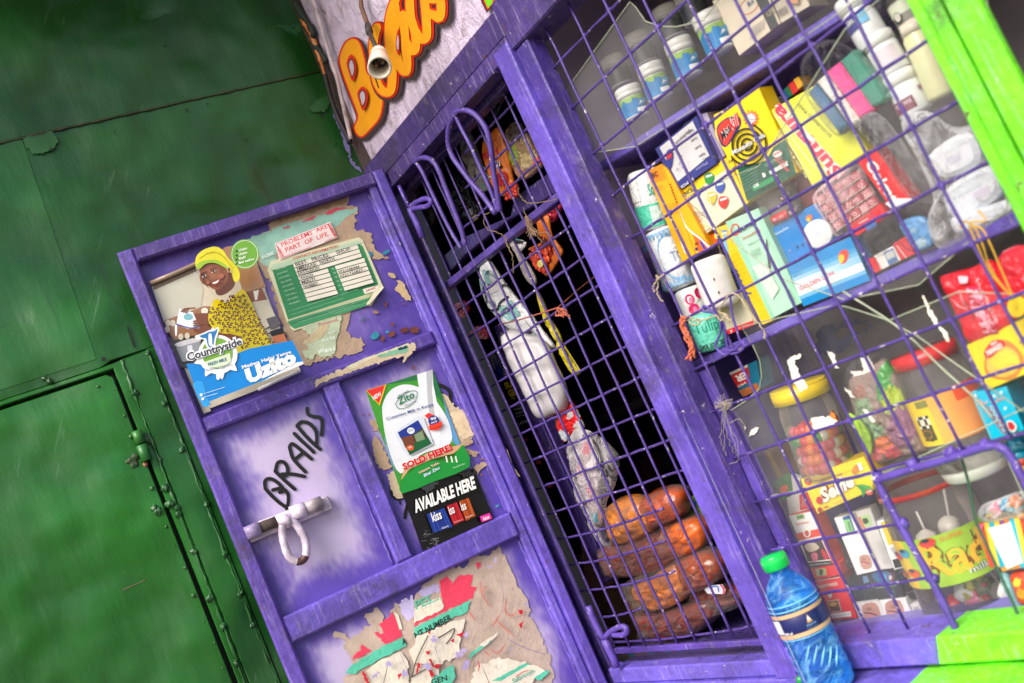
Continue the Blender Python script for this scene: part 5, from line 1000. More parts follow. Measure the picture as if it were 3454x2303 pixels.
def d_(mb, q):
    mb.poly(q, [(850, 1300), (1140, 1065), (1290, 1370), (1010, 1600)], (206, 204, 206)); mb.text(q, 'Radirky', (1290, 1365), (1225, 1395), (1300, 1385), (60, 60, 70))
    for i, t in enumerate(('Radiere', 'Erasers', 'Gommes', 'Borradores', 'Gomas pvc')): x, y = 1245 - i * 34, 1335 - i * 70 + 5; mb.text(q, t, (x, y), (x - 50, y + 34), (x + 12, y + 24), (70, 70, 84), .01)
    mb.text(q, 'Gradinaruse', (1120, 1130), (990, 1255), (1135, 1155), (70, 70, 84), .01); mb.text(q, 'Plastic', (1270, 1420), (1170, 1490), (1284, 1440), (150, 150, 200), .01); mb.text(q, '20 PCS', (1150, 1560), (1040, 1640), (1165, 1580), (206, 206, 226), .03)
    mb.poly(q, smooth([(918, 1340), (960, 1310), (975, 1370), (960, 1470), (935, 1480), (920, 1420)], 3), (50, 60, 140)); mb.poly(q, [(920, 1345), (962, 1318), (966, 1380), (925, 1410)], (206, 50, 50)); 
    for p in ((1045, 1390), (1030, 1450), (1010, 1500), (1060, 1480)): mb.stroke(q, [p, (p[0] + 12, p[1] - 24)], 5, (60, 60, 80))
carton('eraser_box', 'navy bordered eraser box lying upside down on the pencil sharpeners', 'eraser box', DP, A3, [(808, 1312), (1172, 1018), (1352, 1440), (998, 1688)], .035, (54, 58, 130), (60, 60, 120), d_, off=.012)
carton('plastic_case', 'pale lavender plastic case wedged between eraser box and mosquito coil box', 'plastic case', DP, A3, [(1185, 1010), (1262, 990), (1425, 1372), (1358, 1428)], .03, (170, 160, 190), None, None, mat='gloss')
def d_(mb, q):
    mb.poly(q, [(515, 352), (870, 92), (905, 150), (760, 240), (560, 440)], (240, 206, 30)); mb.poly(q, [(850, 95), (900, 70), (1066, 400), (1038, 436), (940, 250)], (240, 200, 20))
    mb.text(q, 'PENCIL', (566, 378), (655, 316), (552, 350), (30, 28, 24), .03); mb.text(q, 'SHARPENERS', (582, 420), (740, 306), (572, 394), (30, 28, 24), .03)
    for (x, y, c) in ((770, 228, (50, 140, 70)), (853, 290, (36, 70, 170)), (792, 372, (230, 190, 40)), (880, 404, (226, 46, 40))):
        mb.poly(q, smooth([(x - 36, y - 20), (x - 20, y - 42), (x + 22, y - 44), (x + 38, y - 18), (x + 30, y + 16), (x + 14, y + 44), (x - 12, y + 44), (x - 34, y + 16)], 2), c); mb.poly(q, [(x - 26, y - 22), (x + 24, y - 38), (x + 28, y - 22), (x - 22, y - 6)], (206, 214, 214))
    for i, c in enumerate(((60, 60, 70), (150, 60, 110), (90, 140, 90), (200, 60, 60), (70, 90, 160), (210, 160, 60), (90, 160, 180))): mb.stroke(q, [(588 + i * 6, 470 - i * 8), (735 - i * 4, 545 + i * 22 - 60)], 4, c)
    mb.stroke(q, [(690, 556), (800, 600)], 5, (230, 190, 60)); mb.poly(q, [(705, 605), (722, 600), (716, 618)], (40, 40, 40)); mb.text(q, 'LUKAS WELL', (704, 656), (800, 606), (700, 644), (60, 50, 50), .02); mb.text(q, 'No 2003', (900, 495), (985, 470), (896, 480), (180, 170, 160)); mb.stroke(q, [(740, 300), (790, 390), (815, 450)], 5, (236, 230, 206), taper=True); mb.stroke(q, [(800, 400), (816, 450)], 5, (40, 34, 30), taper=True)
carton('sharpener_box', 'yellow topped cream box printed PENCIL SHARPENERS', 'sharpener box', DP, A5, [(515, 352), (900, 72), (1066, 402), (700, 682)], .03, (218, 214, 188), (236, 190, 30), d_, off=.006)
def d_(mb, q):
    YE = (246, 214, 20); DG = (16, 84, 60)
    mb.poly(q, [(330, 500), (430, 460), (640, 430), (740, 260), (840, 205), (962, 580), (700, 740), (440, 872)], DG)
    mb.poly(q, [(90, -40), (300, -150), (520, -280), (700, 60), (845, 215), (720, 300), (640, 440), (520, 480), (350, 510), (230, 400), (110, 180)], YE)
    mb.poly(q, smooth([(120, 100), (180, 20), (260, -20), (360, -20), (380, 60), (330, 150), (260, 260), (200, 300), (150, 240)], 3), (50, 40, 100)); mb.poly(q, smooth([(135, 110), (200, 20), (290, 0), (350, 30), (300, 150), (225, 280), (170, 230)], 3), (226, 60, 44))
    for b, c in ((.09, WHT), (.03, (30, 26, 34))): mb.text(q, 'Mos', (190, 250), (275, 130), (160, 150), c, b)
    for b, c in ((.09, WHT), (.03, (206, 30, 30))): mb.text(q, 'kill', (280, 130), (372, 60), (250, 0), c, b)
    st = []
    for i in range(26): a = i / 26 * 2 * math.pi; r = 95 if i % 2 == 0 else 48; st.append((490 + r * math.cos(a), -5 + r * 1.05 * math.sin(a)))
    mb.poly(q, st, (226, 60, 50)); mb.poly(q, [(490 + (x - 490) * .72, -5 + (y + 5) * .72) for x, y in st], WHT); mb.stroke(q, [(470, -10), (500, 14), (520, 0)], 6, (30, 20, 20))
    for r in (58, 108, 158, 206): mb.stroke(q, [(450 + r * .98 * math.cos(t), 270 + r * 1.05 * math.sin(t)) for t in [.1 + i * .19 for i in range(32 if r < 200 else 20)]] if r < 200 else [(450 + r * .98 * math.cos(t), 270 + r * 1.05 * math.sin(t)) for t in [-1.2 + i * .12 for i in range(32)]], 21, (30, 36, 26))
    mb.poly(q, ell(440, 278, 22, 22), (30, 36, 26))
    for b, c in ((.08, (50, 44, 40)), (.02, WHT)): mb.text(q, 'Mosquito Coils', (315, 395), (655, 200), (290, 335), c, b)
    mb.poly(q, ell(778, 368, 50, 34, -.35), (226, 220, 214)); mb.text(q, 'extra', (740, 390), (820, 352), (735, 362), (206, 40, 60), .03); mb.poly(q, [(690, 555), (880, 440), (895, 490), (705, 585)], (210, 220, 214)); mb.poly(q, [(240, 400), (280, 380), (330, 490), (300, 520)], (230, 200, 40)); mb.text(q, '24', (268, 470), (312, 450), (258, 440), (60, 60, 30), .03)
    for i in range(7): mb.stroke(q, [(345 + i * 15, 590 + i * 30), (560 + i * 5, 480 + i * 30)], 3, (120, 160, 140))
    for i in range(4): mb.stroke(q, [(650 + i * 6, 500 + i * 7 - 20), (830 + i * 5, 400 + i * 7 - 20)], 3, (120, 160, 140))
    mb.poly(q, [(520, 720), (740, 600), (760, 650), (540, 760)], (10, 140, 80)); mb.text(q, 'CIB', (545, 728), (600, 700), (535, 696), WHT, .03); mb.poly(q, [(630, 570), (660, 565), (672, 600), (645, 615)], WHT)
carton('coil_box', 'yellow and green mosquito coil box with black spiral', 'mosquito coil box', DP, D2, [(88, 10), (560, -330), (968, 570), (445, 872)], .035, (246, 214, 20), (236, 196, 20), d_, off=.014)
for i, (pts, c, nm) in enumerate((([(75, 812), (118, 788), (165, 862), (108, 886)], (30, 90, 150), 'blue'), ([(112, 785), (152, 752), (205, 830), (165, 858)], (30, 110, 80), 'green'), ([(150, 744), (195, 712), (243, 800), (195, 838)], (214, 40, 40), 'red'), ([(195, 704), (240, 674), (290, 745), (240, 792)], (226, 170, 30), 'yellow'))):
    carton('crayon_pack', nm + ' crayon end showing above the lime green scouring pad', 'crayon', DP, A4, pts, .03, c, None, None, off=-.03 + i * .001, mat='gloss', group='crayons behind the scouring pad')
def d_(mb, q):
    LY = (220, 224, 60); mb.poly(q, [(-690, 470 - 130), (0, 0), (0, 0)], LY) if False else None
    mb.stroke(q, [(30, 1010), (390, 1480)], 8, (236, 238, 190)); mb.stroke(q, [(60, 1120), (350, 1540)], 6, (236, 238, 190))
    for b, c in ((.12, (240, 236, 232)), (.035, (226, 60, 84))): mb.text(q, 'Sungura', (700 - 10, 1500), (110, 880), (560, 1600), c, b)
    mb.text(q, 'SCOURING PAD', (545, 1190), (255, 905), (525, 1215), (130, 130, 40), .01)
    mb.text(q, 'for pots & pans 6 units', (330, 1555), (60, 1130), (312, 1568), (240, 240, 200), .01)
carton('scouring_pad', 'lime yellow scouring pad carton upside down with red lettering', 'scouring pad', DP, A4, [(0, 972), (480, 700), (860, 1330), (366, 1645)], .02, (218, 222, 62), (210, 214, 60), d_, off=.010)
# strips of modelling clay in a clear bag
cb = thing('clay_pack', DP.fn(D3)(500, 600), label='clear bag of blue, white, pink and green clay sticks', cat='clay pack')
for pts, c in (([(75, 568), (178, 462), (350, 700), (530, 940), (455, 1062), (260, 800)], (60, 110, 150)), ([(180, 445), (296, 335), (480, 600), (690, 885), (590, 985), (400, 720)], (222, 218, 212)), ([(296, 328), (450, 204), (640, 470), (862, 765), (690, 880), (500, 600)], (240, 84, 150)), ([(455, 198), (620, 62), (840, 360), (1005, 620), (960, 690), (830, 745), (640, 470)], (70, 140, 120))):
    mb = MB('gloss'); mb.slab(DP.fn(D3, .034), pts, 0, -.018, c, None, .003); mb.build('clay_stick', cb)
def film(name, fr, cr, outline, h, off, par=None, col=(230, 230, 235), mat='film', wr=.003, wsc=.02, seed=1, **kw):
    mb = MB(mat); Pillow(smooth(outline, 4), h, .5, wr, wsc, seed).put(mb, fr.fn(cr, off), col, 0, 14, False); return mb.build(name, par, **kw)
film('bag', DP, D3, [(0, 250), (120, 60), (330, -60), (560, 20), (700, 120), (850, 300), (1000, 560), (1000, 700), (850, 900), (600, 1000), (440, 1080), (250, 900), (60, 600)], .012, .036, cb, seed=3)
film('plastic_bag', DP, A6, [(420, 20), (520, -60), (640, 0), (760, 150), (880, 330), (1010, 500), (1030, 620), (900, 640), (800, 560), (700, 400), (590, 240), (480, 120)], .014, .030, None, (150, 150, 156), 'milky', .006, .035, 5, label='crumpled silvery plastic tail of the clay bag', cat='plastic bag')
# white bottles
def pot(cr, top, bot, w, lab, parts, cat='pot', name='pot', grp=None, dy=0, mat='gloss', seg=36, prt=None):
    fr = Fr(DP.o - DP.n * dy, DP.d); fr.n = DP.n; q = fr.fn(cr); b = q(*bot); t = q(*top); ax = t - b; H = ax.length; r = rad(b, w, cr)
    root = thing(name, b, label=lab, cat=cat, group=grp)
    for nm, m_, prof, c, dr in parts:
        mb = MB(m_); mb.lathe(b, ax, [(h * H, rr * r) for h, rr in prof], c, seg); mb.lay = 1
        if dr: dr(mb, cyl(b, ax, r), H)
        mb.build(nm, root)
    return root
BODY = [(0, .01), (0, .92), (.03, .98), (.68, .98), (.72, .92)]; LID = [(.72, .9), (.72, 1.0), (.97, 1.0), (1, .94), (1, .01)]
WB = (226, 230, 232)
def d_(mb, f, H): wrap(mb, f, -80, H * .36, -20, H * .66, (50, 50, 130)); ctext(mb, f, 'on', -52, H * .50, -26, H * .62, WHT, .02); wrap(mb, f, -20, H * .40, 22, H * .62, (110, 180, 220))
pot(A4, (690, -20), (930, 400), 300, 'white bottle with blue printed label at the top of the white stack', [('body', 'gloss', BODY, WB, d_), ('lid', 'gloss', LID, (232, 236, 236), None)], grp='white pots stacked behind the grille')
def d_(mb, f, H): wrap(mb, f, -50, H * .2, 40, H * .6, (214, 206, 214))
pot(A4, (920, 320), (1110, 640), 290, 'middle white pot with faint label in the white stack', [('body', 'gloss', BODY, WB, d_), ('lid', 'gloss', LID, (234, 236, 234), None)], grp='white pots stacked behind the grille')
def d_(mb, f, H): wrap(mb, f, -70, H * .10, 12, H * .38, (120, 62, 84)); ctext(mb, f, 'PETCARE', -60, H * .24, 4, H * .33, (214, 190, 200), .02); wrap(mb, f, 40, H * .4, 60, H * .52, (150, 110, 130))
pot(A4, (1110, 650), (1290, 1000), 300, 'lowest white pot of the stack with maroon label', [('body', 'gloss', BODY, (230, 234, 236), d_), ('lid', 'gloss', LID, (234, 236, 234), None)], grp='white pots stacked behind the grille')
pot(A4, (1240, 200), (1520, 850), 260, 'pale yellow bottle with cream cap beside the lime green post', [('body', 'gloss', [(0, .01), (0, .9), (.04, .98), (.80, .98), (.86, .85)], (220, 222, 170), None), ('lid', 'gloss', [(.86, .8), (.86, .9), (1, .88), (1, .01)], (222, 214, 196), None)], 'bottle', 'bottle')
def d_(mb, f, H): wrap(mb, f, -80, H * .35, 60, H * .66, (206, 214, 190)); mb.poly(f, [(-40 + 22 * math.cos(t), H * (.3 + .16 * math.sin(t))) for t in [i * .5 for i in range(12)]], (60, 58, 54)); mb.poly(f, [(-38 + 14 * math.cos(t), H * (.32 + .1 * math.sin(t))) for t in [i * .5 for i in range(12)]], (200, 196, 186)); wrap(mb, f, -60, 0.02 * H, 40, H * .12, (220, 210, 196))
pot(A4, (1090, -80), (1260, 230), 250, 'small jar with black emblem at the upper right, above the yellow bottle', [('body', 'gloss', BODY, (150, 148, 140), d_), ('lid', 'gloss', LID, (90, 90, 90), None)], 'jar', 'jar', dy=.02)
# white paper goods under cloudy film at the right end
for i, pts in enumerate(([(950, 290), (1240, 105), (1345, 320), (1080, 450)], [(1075, 560), (1395, 365), (1500, 560), (1190, 770)], [(1120, 790), (1200, 730), (1640, 600), (1650, 700), (1230, 880)], [(1330, 120), (1400, 40), (1560, 330), (1450, 420)])):
    mb = MB('matte'); q = DP.fn(A6, -.01 + .012 * i); mb.slab(q, smooth(pts, 4), 0, -.04, (226, 232, 240), None, .006); mb.lay = 2
    if i == 1: mb.poly(q, [(1300, 560), (1420, 500), (1440, 560), (1330, 620)], (214, 206, 226)); mb.stroke(q, [(1110, 560), (1400, 400)], 4, (190, 206, 220)); mb.stroke(q, [(1130, 620), (1430, 460)], 4, (196, 210, 222))
    if i == 0: mb.stroke(q, [(980, 320), (1260, 170)], 4, (200, 212, 224)); mb.poly(q, [(1100, 300), (1200, 250), (1220, 300), (1130, 350)], (206, 206, 226))
    mb.build('paper_pack', label=('upper white paper pack under cloudy film', 'large white paper pack in the middle of the cloudy film', 'flat white paper pack lying on the right end of the middle shelf', 'narrow white paper pack against the lime green post')[i], cat='paper pack', group='white packs at the right end of the middle shelf')
film('cover_film', DP, A6, [(760, 30), (950, -60), (1150, 60), (1400, 60), (1640, 330), (1700, 620), (1500, 760), (1250, 900), (1050, 980), (960, 800), (1010, 600), (900, 330)], .02, .032, None, (214, 216, 220), 'milky', .004, .012, 8, label='cloudy plastic film over the white packs', cat='plastic film')
# batteries and cards in the middle
mb = MB('card'); q = DP.fn(D2, -.012); mb.slab(q, [(512, 838), (880, 680), (1010, 1000), (690, 1180)], 0, -.012, (120, 110, 108), None, .002); mb.build('blister_card', label='grey blister card behind the batteries', cat='blister card')
mb = MB('card'); q = DP.fn(D2, -.030); mb.slab(q, [(860, 650), (1040, 520), (1200, 860), (1030, 960)], 0, -.01, (150, 34, 44), None, .001); mb.lay = 1; mb.poly(q, [(880, 660), (950, 640), (975, 690), (940, 770), (905, 730)], (214, 206, 206)); mb.poly(q, [(888, 655), (945, 640), (955, 680), (905, 700)], (206, 30, 40)); mb.build('blister_card', label='dark red card with red and white badge behind the batteries', cat='blister card')
def batt(p0, p1, r, col, lab):
    q = DP.fn(D2, .004); a, b = q(*p0), q(*p1); ax = b - a; mb = MB('gloss'); rr = rad(a, r * 2, D2)
    mb.lathe(a, ax, [(0, .001), (0, rr * .8), (0, rr), (ax.length * .96, rr), (ax.length, rr * .92), (ax.length, rr * .35), (ax.length + rr * .25, rr * .35), (ax.length + rr * .25, .001)], col, 24); mb.lay = 2
    f = cyl(a, ax, rr); mb.text(f, 'R6 1.5V', (20, ax.length * .15), (20, ax.length * .8), (-20, ax.length * .15), (236, 190, 200), .02); mb.build('battery', label=lab, cat='battery', group='batteries above the blue card box')
batt((715, 1075), (880, 1000), 48, (206, 36, 40), 'red battery lying above the blue card box'); batt((890, 1000), (1000, 925), 52, (70, 70, 74), 'dark grey battery beside the red one, silver end showing')
batt((800, 850), (900, 780), 38, (60, 58, 60), 'half hidden dark battery above the grey one')
# blister strips of red sachets
st = thing('sachet_sheet', DP.fn(A6)(340, 620), label='pinkish clear sheet of small red wrapped stock cubes', cat='sachet sheet')
c0, c1, c3 = Vector((95, 605)), Vector((420, 385)), Vector((270, 862))
for i in range(5):
    for j in range(4):
        p = c0 + (c1 - c0) * (i + .5) / 5 + (c3 - c0) * (j + .5) / 4; u = (c1 - c0) / 5 * .43; v = (c3 - c0) / 4 * .43
        mb = MB('foil'); pts = [tuple(p - u - v), tuple(p + u - v), tuple(p + u + v), tuple(p - u + v)]; q = DP.fn(A6, .010); mb.slab(q, pts, 0, -.008, (190, 70, 84) if (i + j) % 3 else (206, 130, 136), None, .0015); mb.lay = 1
        mb.poly(q, [tuple(p + u * .5 * math.cos(t) + v * .5 * math.sin(t)) for t in [k * .7 for k in range(9)]], (222, 190, 190)); mb.poly(q, [tuple(p + u * .28 * math.cos(t) + v * .28 * math.sin(t)) for t in [k * .9 for k in range(7)]], (196, 50, 70)); mb.stroke(q, [tuple(p - u * .9 + v * .85), tuple(p + u * .9 + v * .85)], 7, (214, 206, 196)); mb.build('cube', st)
film('film', DP, A6, [(90, 590), (250, 440), (430, 340), (520, 480), (600, 640), (500, 740), (380, 820), (270, 890), (170, 760)], .006, .012, st, (226, 190, 195), 'milky', .004, .03, 11)
def d_(mb, q):
    mb.text(q, 'Colgate', (462, 350), (690, 705), (556, 300), (240, 236, 232), .035); mb.text(q, 'strong teeth', (650, 400), (760, 560), (664, 392), (240, 130, 130)); mb.poly(q, [(640, 640), (720, 600), (850, 600), (840, 640), (720, 700)], (226, 230, 236))
    for i in range(9): mb.stroke(q, [(700 + i * 11, 676 - i * 5), (712 + i * 11, 700 - i * 5)], 4, (40, 40, 50))
carton('toothpaste_box', 'long red toothpaste carton with white lettering', 'toothpaste box', DP, A6, [(432, 330), (560, 215), (845, 600), (700, 700)], .03, (222, 28, 40), (200, 24, 36), d_, off=.014)
def d_(mb, q): mb.poly(q, [(480, 800), (560, 750), (580, 800), (505, 850)], (60, 100, 180)); mb.stroke(q, [(445, 790), (510, 755)], 8, (240, 200, 200)); mb.stroke(q, [(530, 700), (570, 770)], 4, (120, 50, 140))
carton('matchbox', 'red and blue small box below the toothpaste carton', 'small box', DP, A6, [(365, 805), (600, 640), (660, 730), (415, 895)], .02, (222, 34, 44), None, d_, off=.012)
def d_(mb, q): mb.stroke(q, [(520, 1095), (560, 1150)], 9, (240, 230, 230), taper=True)
carton('matchbox', 'slim red box standing on the middle shelf right of the lion box', 'small box', DP, A6, [(495, 1072), (548, 1045), (600, 1150), (540, 1182)], .02, (214, 30, 40), None, d_, off=.014)
def d_(mb, q): mb.poly(q, [(628, 1010), (700, 975), (740, 1070), (670, 1110)], (90, 120, 170)); mb.poly(q, [(640, 1020), (700, 990), (720, 1040), (660, 1070)], (190, 190, 190)); mb.stroke(q, [(565, 1050), (615, 1140)], 8, (210, 40, 50))
carton('matchbox', 'white and grey small box between the slim red box and the blue sachet', 'small box', DP, A6, [(550, 1040), (700, 960), (758, 1070), (604, 1148)], .02, (226, 222, 220), (200, 40, 50), d_, off=.013)
def d_(mb, q): mb.stroke(q, [(730, 960), (800, 1050)], 7, (236, 200, 200))
carton('matchbox', 'second red box with pale stripe at the foot of the blue sachet', 'small box', DP, A6, [(700, 945), (790, 890), (870, 1020), (760, 1070)], .02, (206, 50, 60), None, d_, off=.012)
mb = MB('foil'); q = DP.fn(A6, .022); pl = Pillow(smooth([(745, 790), (870, 735), (960, 760), (1005, 930), (980, 975), (870, 1000), (800, 900)], 3), .005, .5, .001, .03, 4); pl.put(mb, q, blobs((90, 150, 206), [(930, 930, 34, 40, (170, 200, 220)), (860, 840, 30, 20, (150, 190, 220))])); mb.build('sachet', label='pale blue sachet on the middle shelf below the toothpaste', cat='sachet')
film('plastic_bag', DP, A6, [(400, 900), (560, 820), (680, 680), (860, 640), (1000, 700), (1010, 900), (860, 1010), (700, 930), (620, 1040), (480, 1040)], .008, .026, None, (220, 215, 218), 'film', .004, .03, 14, label='crinkled clear bag over the small red boxes', cat='plastic bag')
# blue card boxes and the white round tin
def d_(mb, q):
    mb.text(q, 'Bravados', (735, 1240), (880, 1160), (722, 1212), (190, 220, 240), .02); mb.poly(q, smooth([(1060, 1040), (1110, 1010), (1135, 1040), (1110, 1085), (1075, 1080)], 3), (206, 120, 70)); mb.poly(q, smooth([(1070, 1060), (1100, 1045), (1105, 1080), (1080, 1085)], 3), (230, 200, 60))
    for p in ((895, 1395), (975, 1355), (1030, 1330)): mb.poly(q, jag(ell(p[0], p[1], 14, 17, 0, 8), 3, 8, p[0]), (110, 150, 196) if p[0] < 900 else (30, 70, 130))
carton('card_box', 'bright blue flat box behind the round white tin', 'blue box', DP, D2, [(672, 1172), (1165, 890), (1400, 1290), (860, 1570)], .02, (14, 128, 206), (10, 100, 170), d_, off=.002)
q = DP.fn(D2, .020); c_ = q(1185, 1218); rr = rad(c_, 308, D2); mb = MB('gloss'); nrm = (DP.n * 1 + Vector((.35, 0, 0))).normalized(); mb.lathe(c_ - nrm * .014, nrm, [(0, rr * .98), (.010, rr), (.013, rr * .97), (.014, rr * .9), (.014, .001)], (230, 232, 236), 40); mb.lay = 3
f_ = Fr(c_ , (-nrm.y, nrm.x, 0)); f_.n = nrm; g_ = f_.fn(D2, .0004)
mb.text(g_, 'MENTHO', (1225, 1300), (1075, 1165), (1245, 1280), (206, 60, 70), .02); mb.text(g_, 'PLUS', (1185, 1215), (1105, 1145), (1205, 1195), (206, 60, 70), .02); mb.text(g_, 'ointment', (1180, 1310), (1100, 1240), (1188, 1302), (90, 90, 100)); mb.text(g_, 'soothing', (1215, 1225), (1150, 1180), (1222, 1217), (120, 120, 130))
mb.build('round_tin', label='small round white ointment tin with red print', cat='tin')
def d_(mb, q):
    a, b, c, d = Vector((1352, 880)), Vector((1833, 668)), Vector((1982, 998)), Vector((1480, 1194))
    A = Vector(a); n = 26; mb.lay += 1; o = mb.lay * EPS
    for i in range(n):
        for j in range(12):
            u0, u1, v0, v1 = i / n, (i + 1) / n, j / 12, (j + 1) / 12; um, vm = (u0 + u1) / 2, (v0 + v1) / 2
            P_ = lambda u, v: a.lerp(b, u).lerp(d.lerp(c, u), v)
            dd = abs(vm - (.62 - .0 * um)); t = max(0, min(1, 1 - (dd - .16) / .26)) if vm < .62 else max(0, min(1, 1 - (vm - .72) / .14)); col = lerp((10, 134, 206), (228, 234, 240), t * (1 if vm > .62 else .55 + .45 * max(0, min(1, (1.1 - um) )) ))
            mb.quad(*[q(*P_(u, v), o) for u, v in ((u0, v0), (u1, v0), (u1, v1), (u0, v1))], col)
    mb.text(q, 'GOLDEN LION', (1458, 1078), (1716, 955), (1444, 1046), (214, 70, 84), .02); mb.text(q, 'QUALITY', (1660, 1040), (1760, 1000), (1655, 1025), (200, 200, 80)); mb.poly(q, smooth([(1745, 800), (1780, 765), (1815, 770), (1822, 810), (1800, 860), (1765, 870), (1748, 840)], 3), (222, 70, 60)); mb.poly(q, smooth([(1750, 810), (1775, 800), (1790, 820), (1780, 860), (1755, 860)], 3), (236, 196, 50))
    mb.text(q, 'R20S 1.5V', (1410, 970), (1470, 942), (1405, 958), (60, 110, 160))
carton('lion_box', 'sky blue and white box lettered GOLDEN LION in red', 'battery box', DP, A5, [(1352, 880), (1833, 668), (1982, 998), (1480, 1194)], .03, (12, 140, 210), (10, 110, 180), d_, off=.016)
def d_(mb, q):
    mb.poly(q, [(890, 556), (935, 536), (1260, 1275), (1236, 1290)], (150, 206, 176)); mb.poly(q, [(1100, 468), (1136, 452), (1470, 1164), (1430, 1180)], (160, 214, 186))
    mb.stroke(q, ell(965, 614, 28, 42, .1, 20), 12, (214, 40, 50), True); mb.text(q, 'bama', (1000, 640), (1112, 582), (985, 585), (30, 50, 60), .01); mb.text(q, 'Smoothline', (1022, 695), (1158, 625), (1014, 670), (190, 90, 60), .01); mb.text(q, 'Ballpoint Pen', (1070, 740), (1170, 690), (1064, 722), (90, 120, 110))
    mb.stroke(q, smooth([(1205, 685), (1208, 760), (1222, 850), (1230, 960), (1232, 1090)], 4, False), 16, (70, 74, 80), taper=True); mb.poly(q, [(1100, 900), (1190, 850), (1300, 1060), (1250, 1140)], (206, 222, 210))
    for i in range(6): mb.stroke(q, [(1085 + i * 3, 775 + i * 9), (1150 + i * 3, 745 + i * 9)], 3, (110, 150, 130))
    for i in range(10): mb.stroke(q, [(1350 + i * 5, 1080 + i * 9), (1385 + i * 5, 1064 + i * 9)], 3, (70, 110, 90))
carton('pen_box', 'mint green ballpoint pen box with red letter O', 'pen box', DP, A5, [(888, 556), (1136, 452), (1472, 1164), (1236, 1290)], .02, (176, 224, 196), (150, 200, 170), d_, off=.014)
def d_(mb, q):
    mb.text(q, 'speeds', (1105, 1130), (1002, 900), (985, 1180 - 20), (60, 80, 150), .03); mb.stroke(q, smooth([(880, 640), (890, 720), (905, 800), (930, 920)], 4, False), 26, (130, 180, 220), taper=True); mb.rect(q, 862, 622, 900, 650, WHT); mb.rect(q, 860, 618, 902, 630, (40, 110, 190))
    for i in range(14): mb.stroke(q, [(930 + i * 18, 820 + i * 34), (985 + i * 18, 790 + i * 34)], 3, (206, 176, 30))
    mb.poly(q, ell(835, 655, 18, 26), (250, 220, 60)); mb.text(q, 'pen', (880, 780), (850, 690), (862, 790), (90, 80, 30), .03)
carton('pen_box', 'yellow pen box standing left of the mint green box', 'pen box', DP, A5, [(800, 612), (900, 570), (1245, 1305), (1145, 1345)], .02, (228, 196, 30), (210, 170, 20), d_, off=.006)
def d_(mb, q): mb.poly(q, [(880, 1378), (1098, 1300), (1112, 1332), (892, 1412)], (222, 30, 40)); mb.text(q, 'y', (930, 1400), (950, 1390), (922, 1378), WHT, .03); mb.text(q, 'seeds', (990, 1366), (1080, 1336), (984, 1348), (240, 150, 150), .02); mb.poly(q, [(818, 1225), (900, 1180), (920, 1220), (840, 1270)], (200, 190, 130))
carton('card_box', 'cream box with red strip along its foot beside the turquoise roll', 'cream box', DP, A5, [(812, 1222), (1000, 1085), (1112, 1332), (892, 1412)], .02, (206, 202, 176), None, d_, off=.010)
carton('orange_card', 'small orange and blue card tucked below the sharpener box', 'card', DP, A5, [(720, 680), (805, 640), (838, 730), (750, 770)], .01, (216, 84, 30), None, lambda mb, q: mb.poly(q, [(722, 690), (745, 690), (765, 755), (745, 765)], (50, 60, 150)), off=.0)
# --- lower shelf
def d_(mb, q): mb.poly(q, [(365, 585), (500, 520), (520, 640), (420, 690)], (196, 40, 40)); mb.text(q, 'ER', (485, 560), (398, 600), (498, 615), (236, 230, 226), .05); mb.text(q, 'NO', (488, 660), (430, 690), (480, 640), (226, 226, 226), .02); mb.poly(q, [(430, 712), (570, 650), (590, 700), (470, 755)], (190, 110, 60)); mb.poly(q, [(362, 575), (500, 510), (504, 530), (372, 592)], (206, 200, 190))
carton('glue_box', 'small blue and red glue box upside down in the gap under the middle shelf', 'glue box', FA(.12), C1, [(362, 578), (560, 482), (600, 690), (458, 762)], .03, (30, 110, 140), None, d_)
carton('cardboard_box', 'brown cardboard box with a black arrow behind the lower left pane', 'cardboard box', FA(.16), C1, [(400, 1285), (640, 1160), (760, 1385), (500, 1530)], .05, (130, 92, 70), None, lambda mb, q: (mb.poly(q, [(530, 1360), (560, 1340), (600, 1325), (605, 1350), (585, 1362), (570, 1400), (545, 1385)], (50, 46, 60)), mb.poly(q, [(635, 1170), (665, 1160), (765, 1360), (735, 1375)], (170, 130, 70))), mat='matte')
# gum ball jar
q = DP.fn(C1, .0); b = q(1120, 1330); t = q(870, 660); ax = t - b; H = ax.length; r = rad(b, 440, C1)
gj = thing('candy_jar', b, label='clear jar of gum balls with bright yellow lid', cat='jar')
mb = MB('gloss'); mb.lathe(b, ax, [(H * .84, r * .9), (H * .84, r * 1.0), (H * .97, r * 1.0), (H * .975, r * .96), (H * .985, r * 1.0), (H, r * .94), (H, .001)], (240, 204, 0), 44); mb.build('lid', gj)
mb = MB('jar'); mb.lathe(b, ax, [(0, .001), (0, r * .9), (H * .03, r * .96), (H * .7, r * .96), (H * .78, r * .9), (H * .84, r * .86)], (226, 222, 214), 44); mb.build('glass', gj)
axn = ax.normalized(); fdir = (CAM - b); fdir = (fdir - axn * fdir.dot(axn)).normalized(); sdv = axn.cross(fdir)
GC = {'white': (230, 226, 216), 'red': (206, 40, 56), 'pink': (232, 96, 130), 'green': (50, 150, 60), 'orange': (236, 130, 40), 'yellow': (236, 190, 50)}
rnd = random.Random(21); br = r * .20
pos = []
for ring, (R0, n_) in enumerate(((r * .75, 11), (r * .36, 5))):
    for lay in range(5):
        for k in range(n_):
            a = -1.62 + 3.24 * (k + .5 * (lay % 2)) / n_ if ring == 0 else 2 * math.pi * k / n_
            if ring == 1 and lay < 3: continue
            pos.append((a, H * .05 + br + lay * br * 1.72, R0))
names = list(GC); cnt = {}
gum = {}
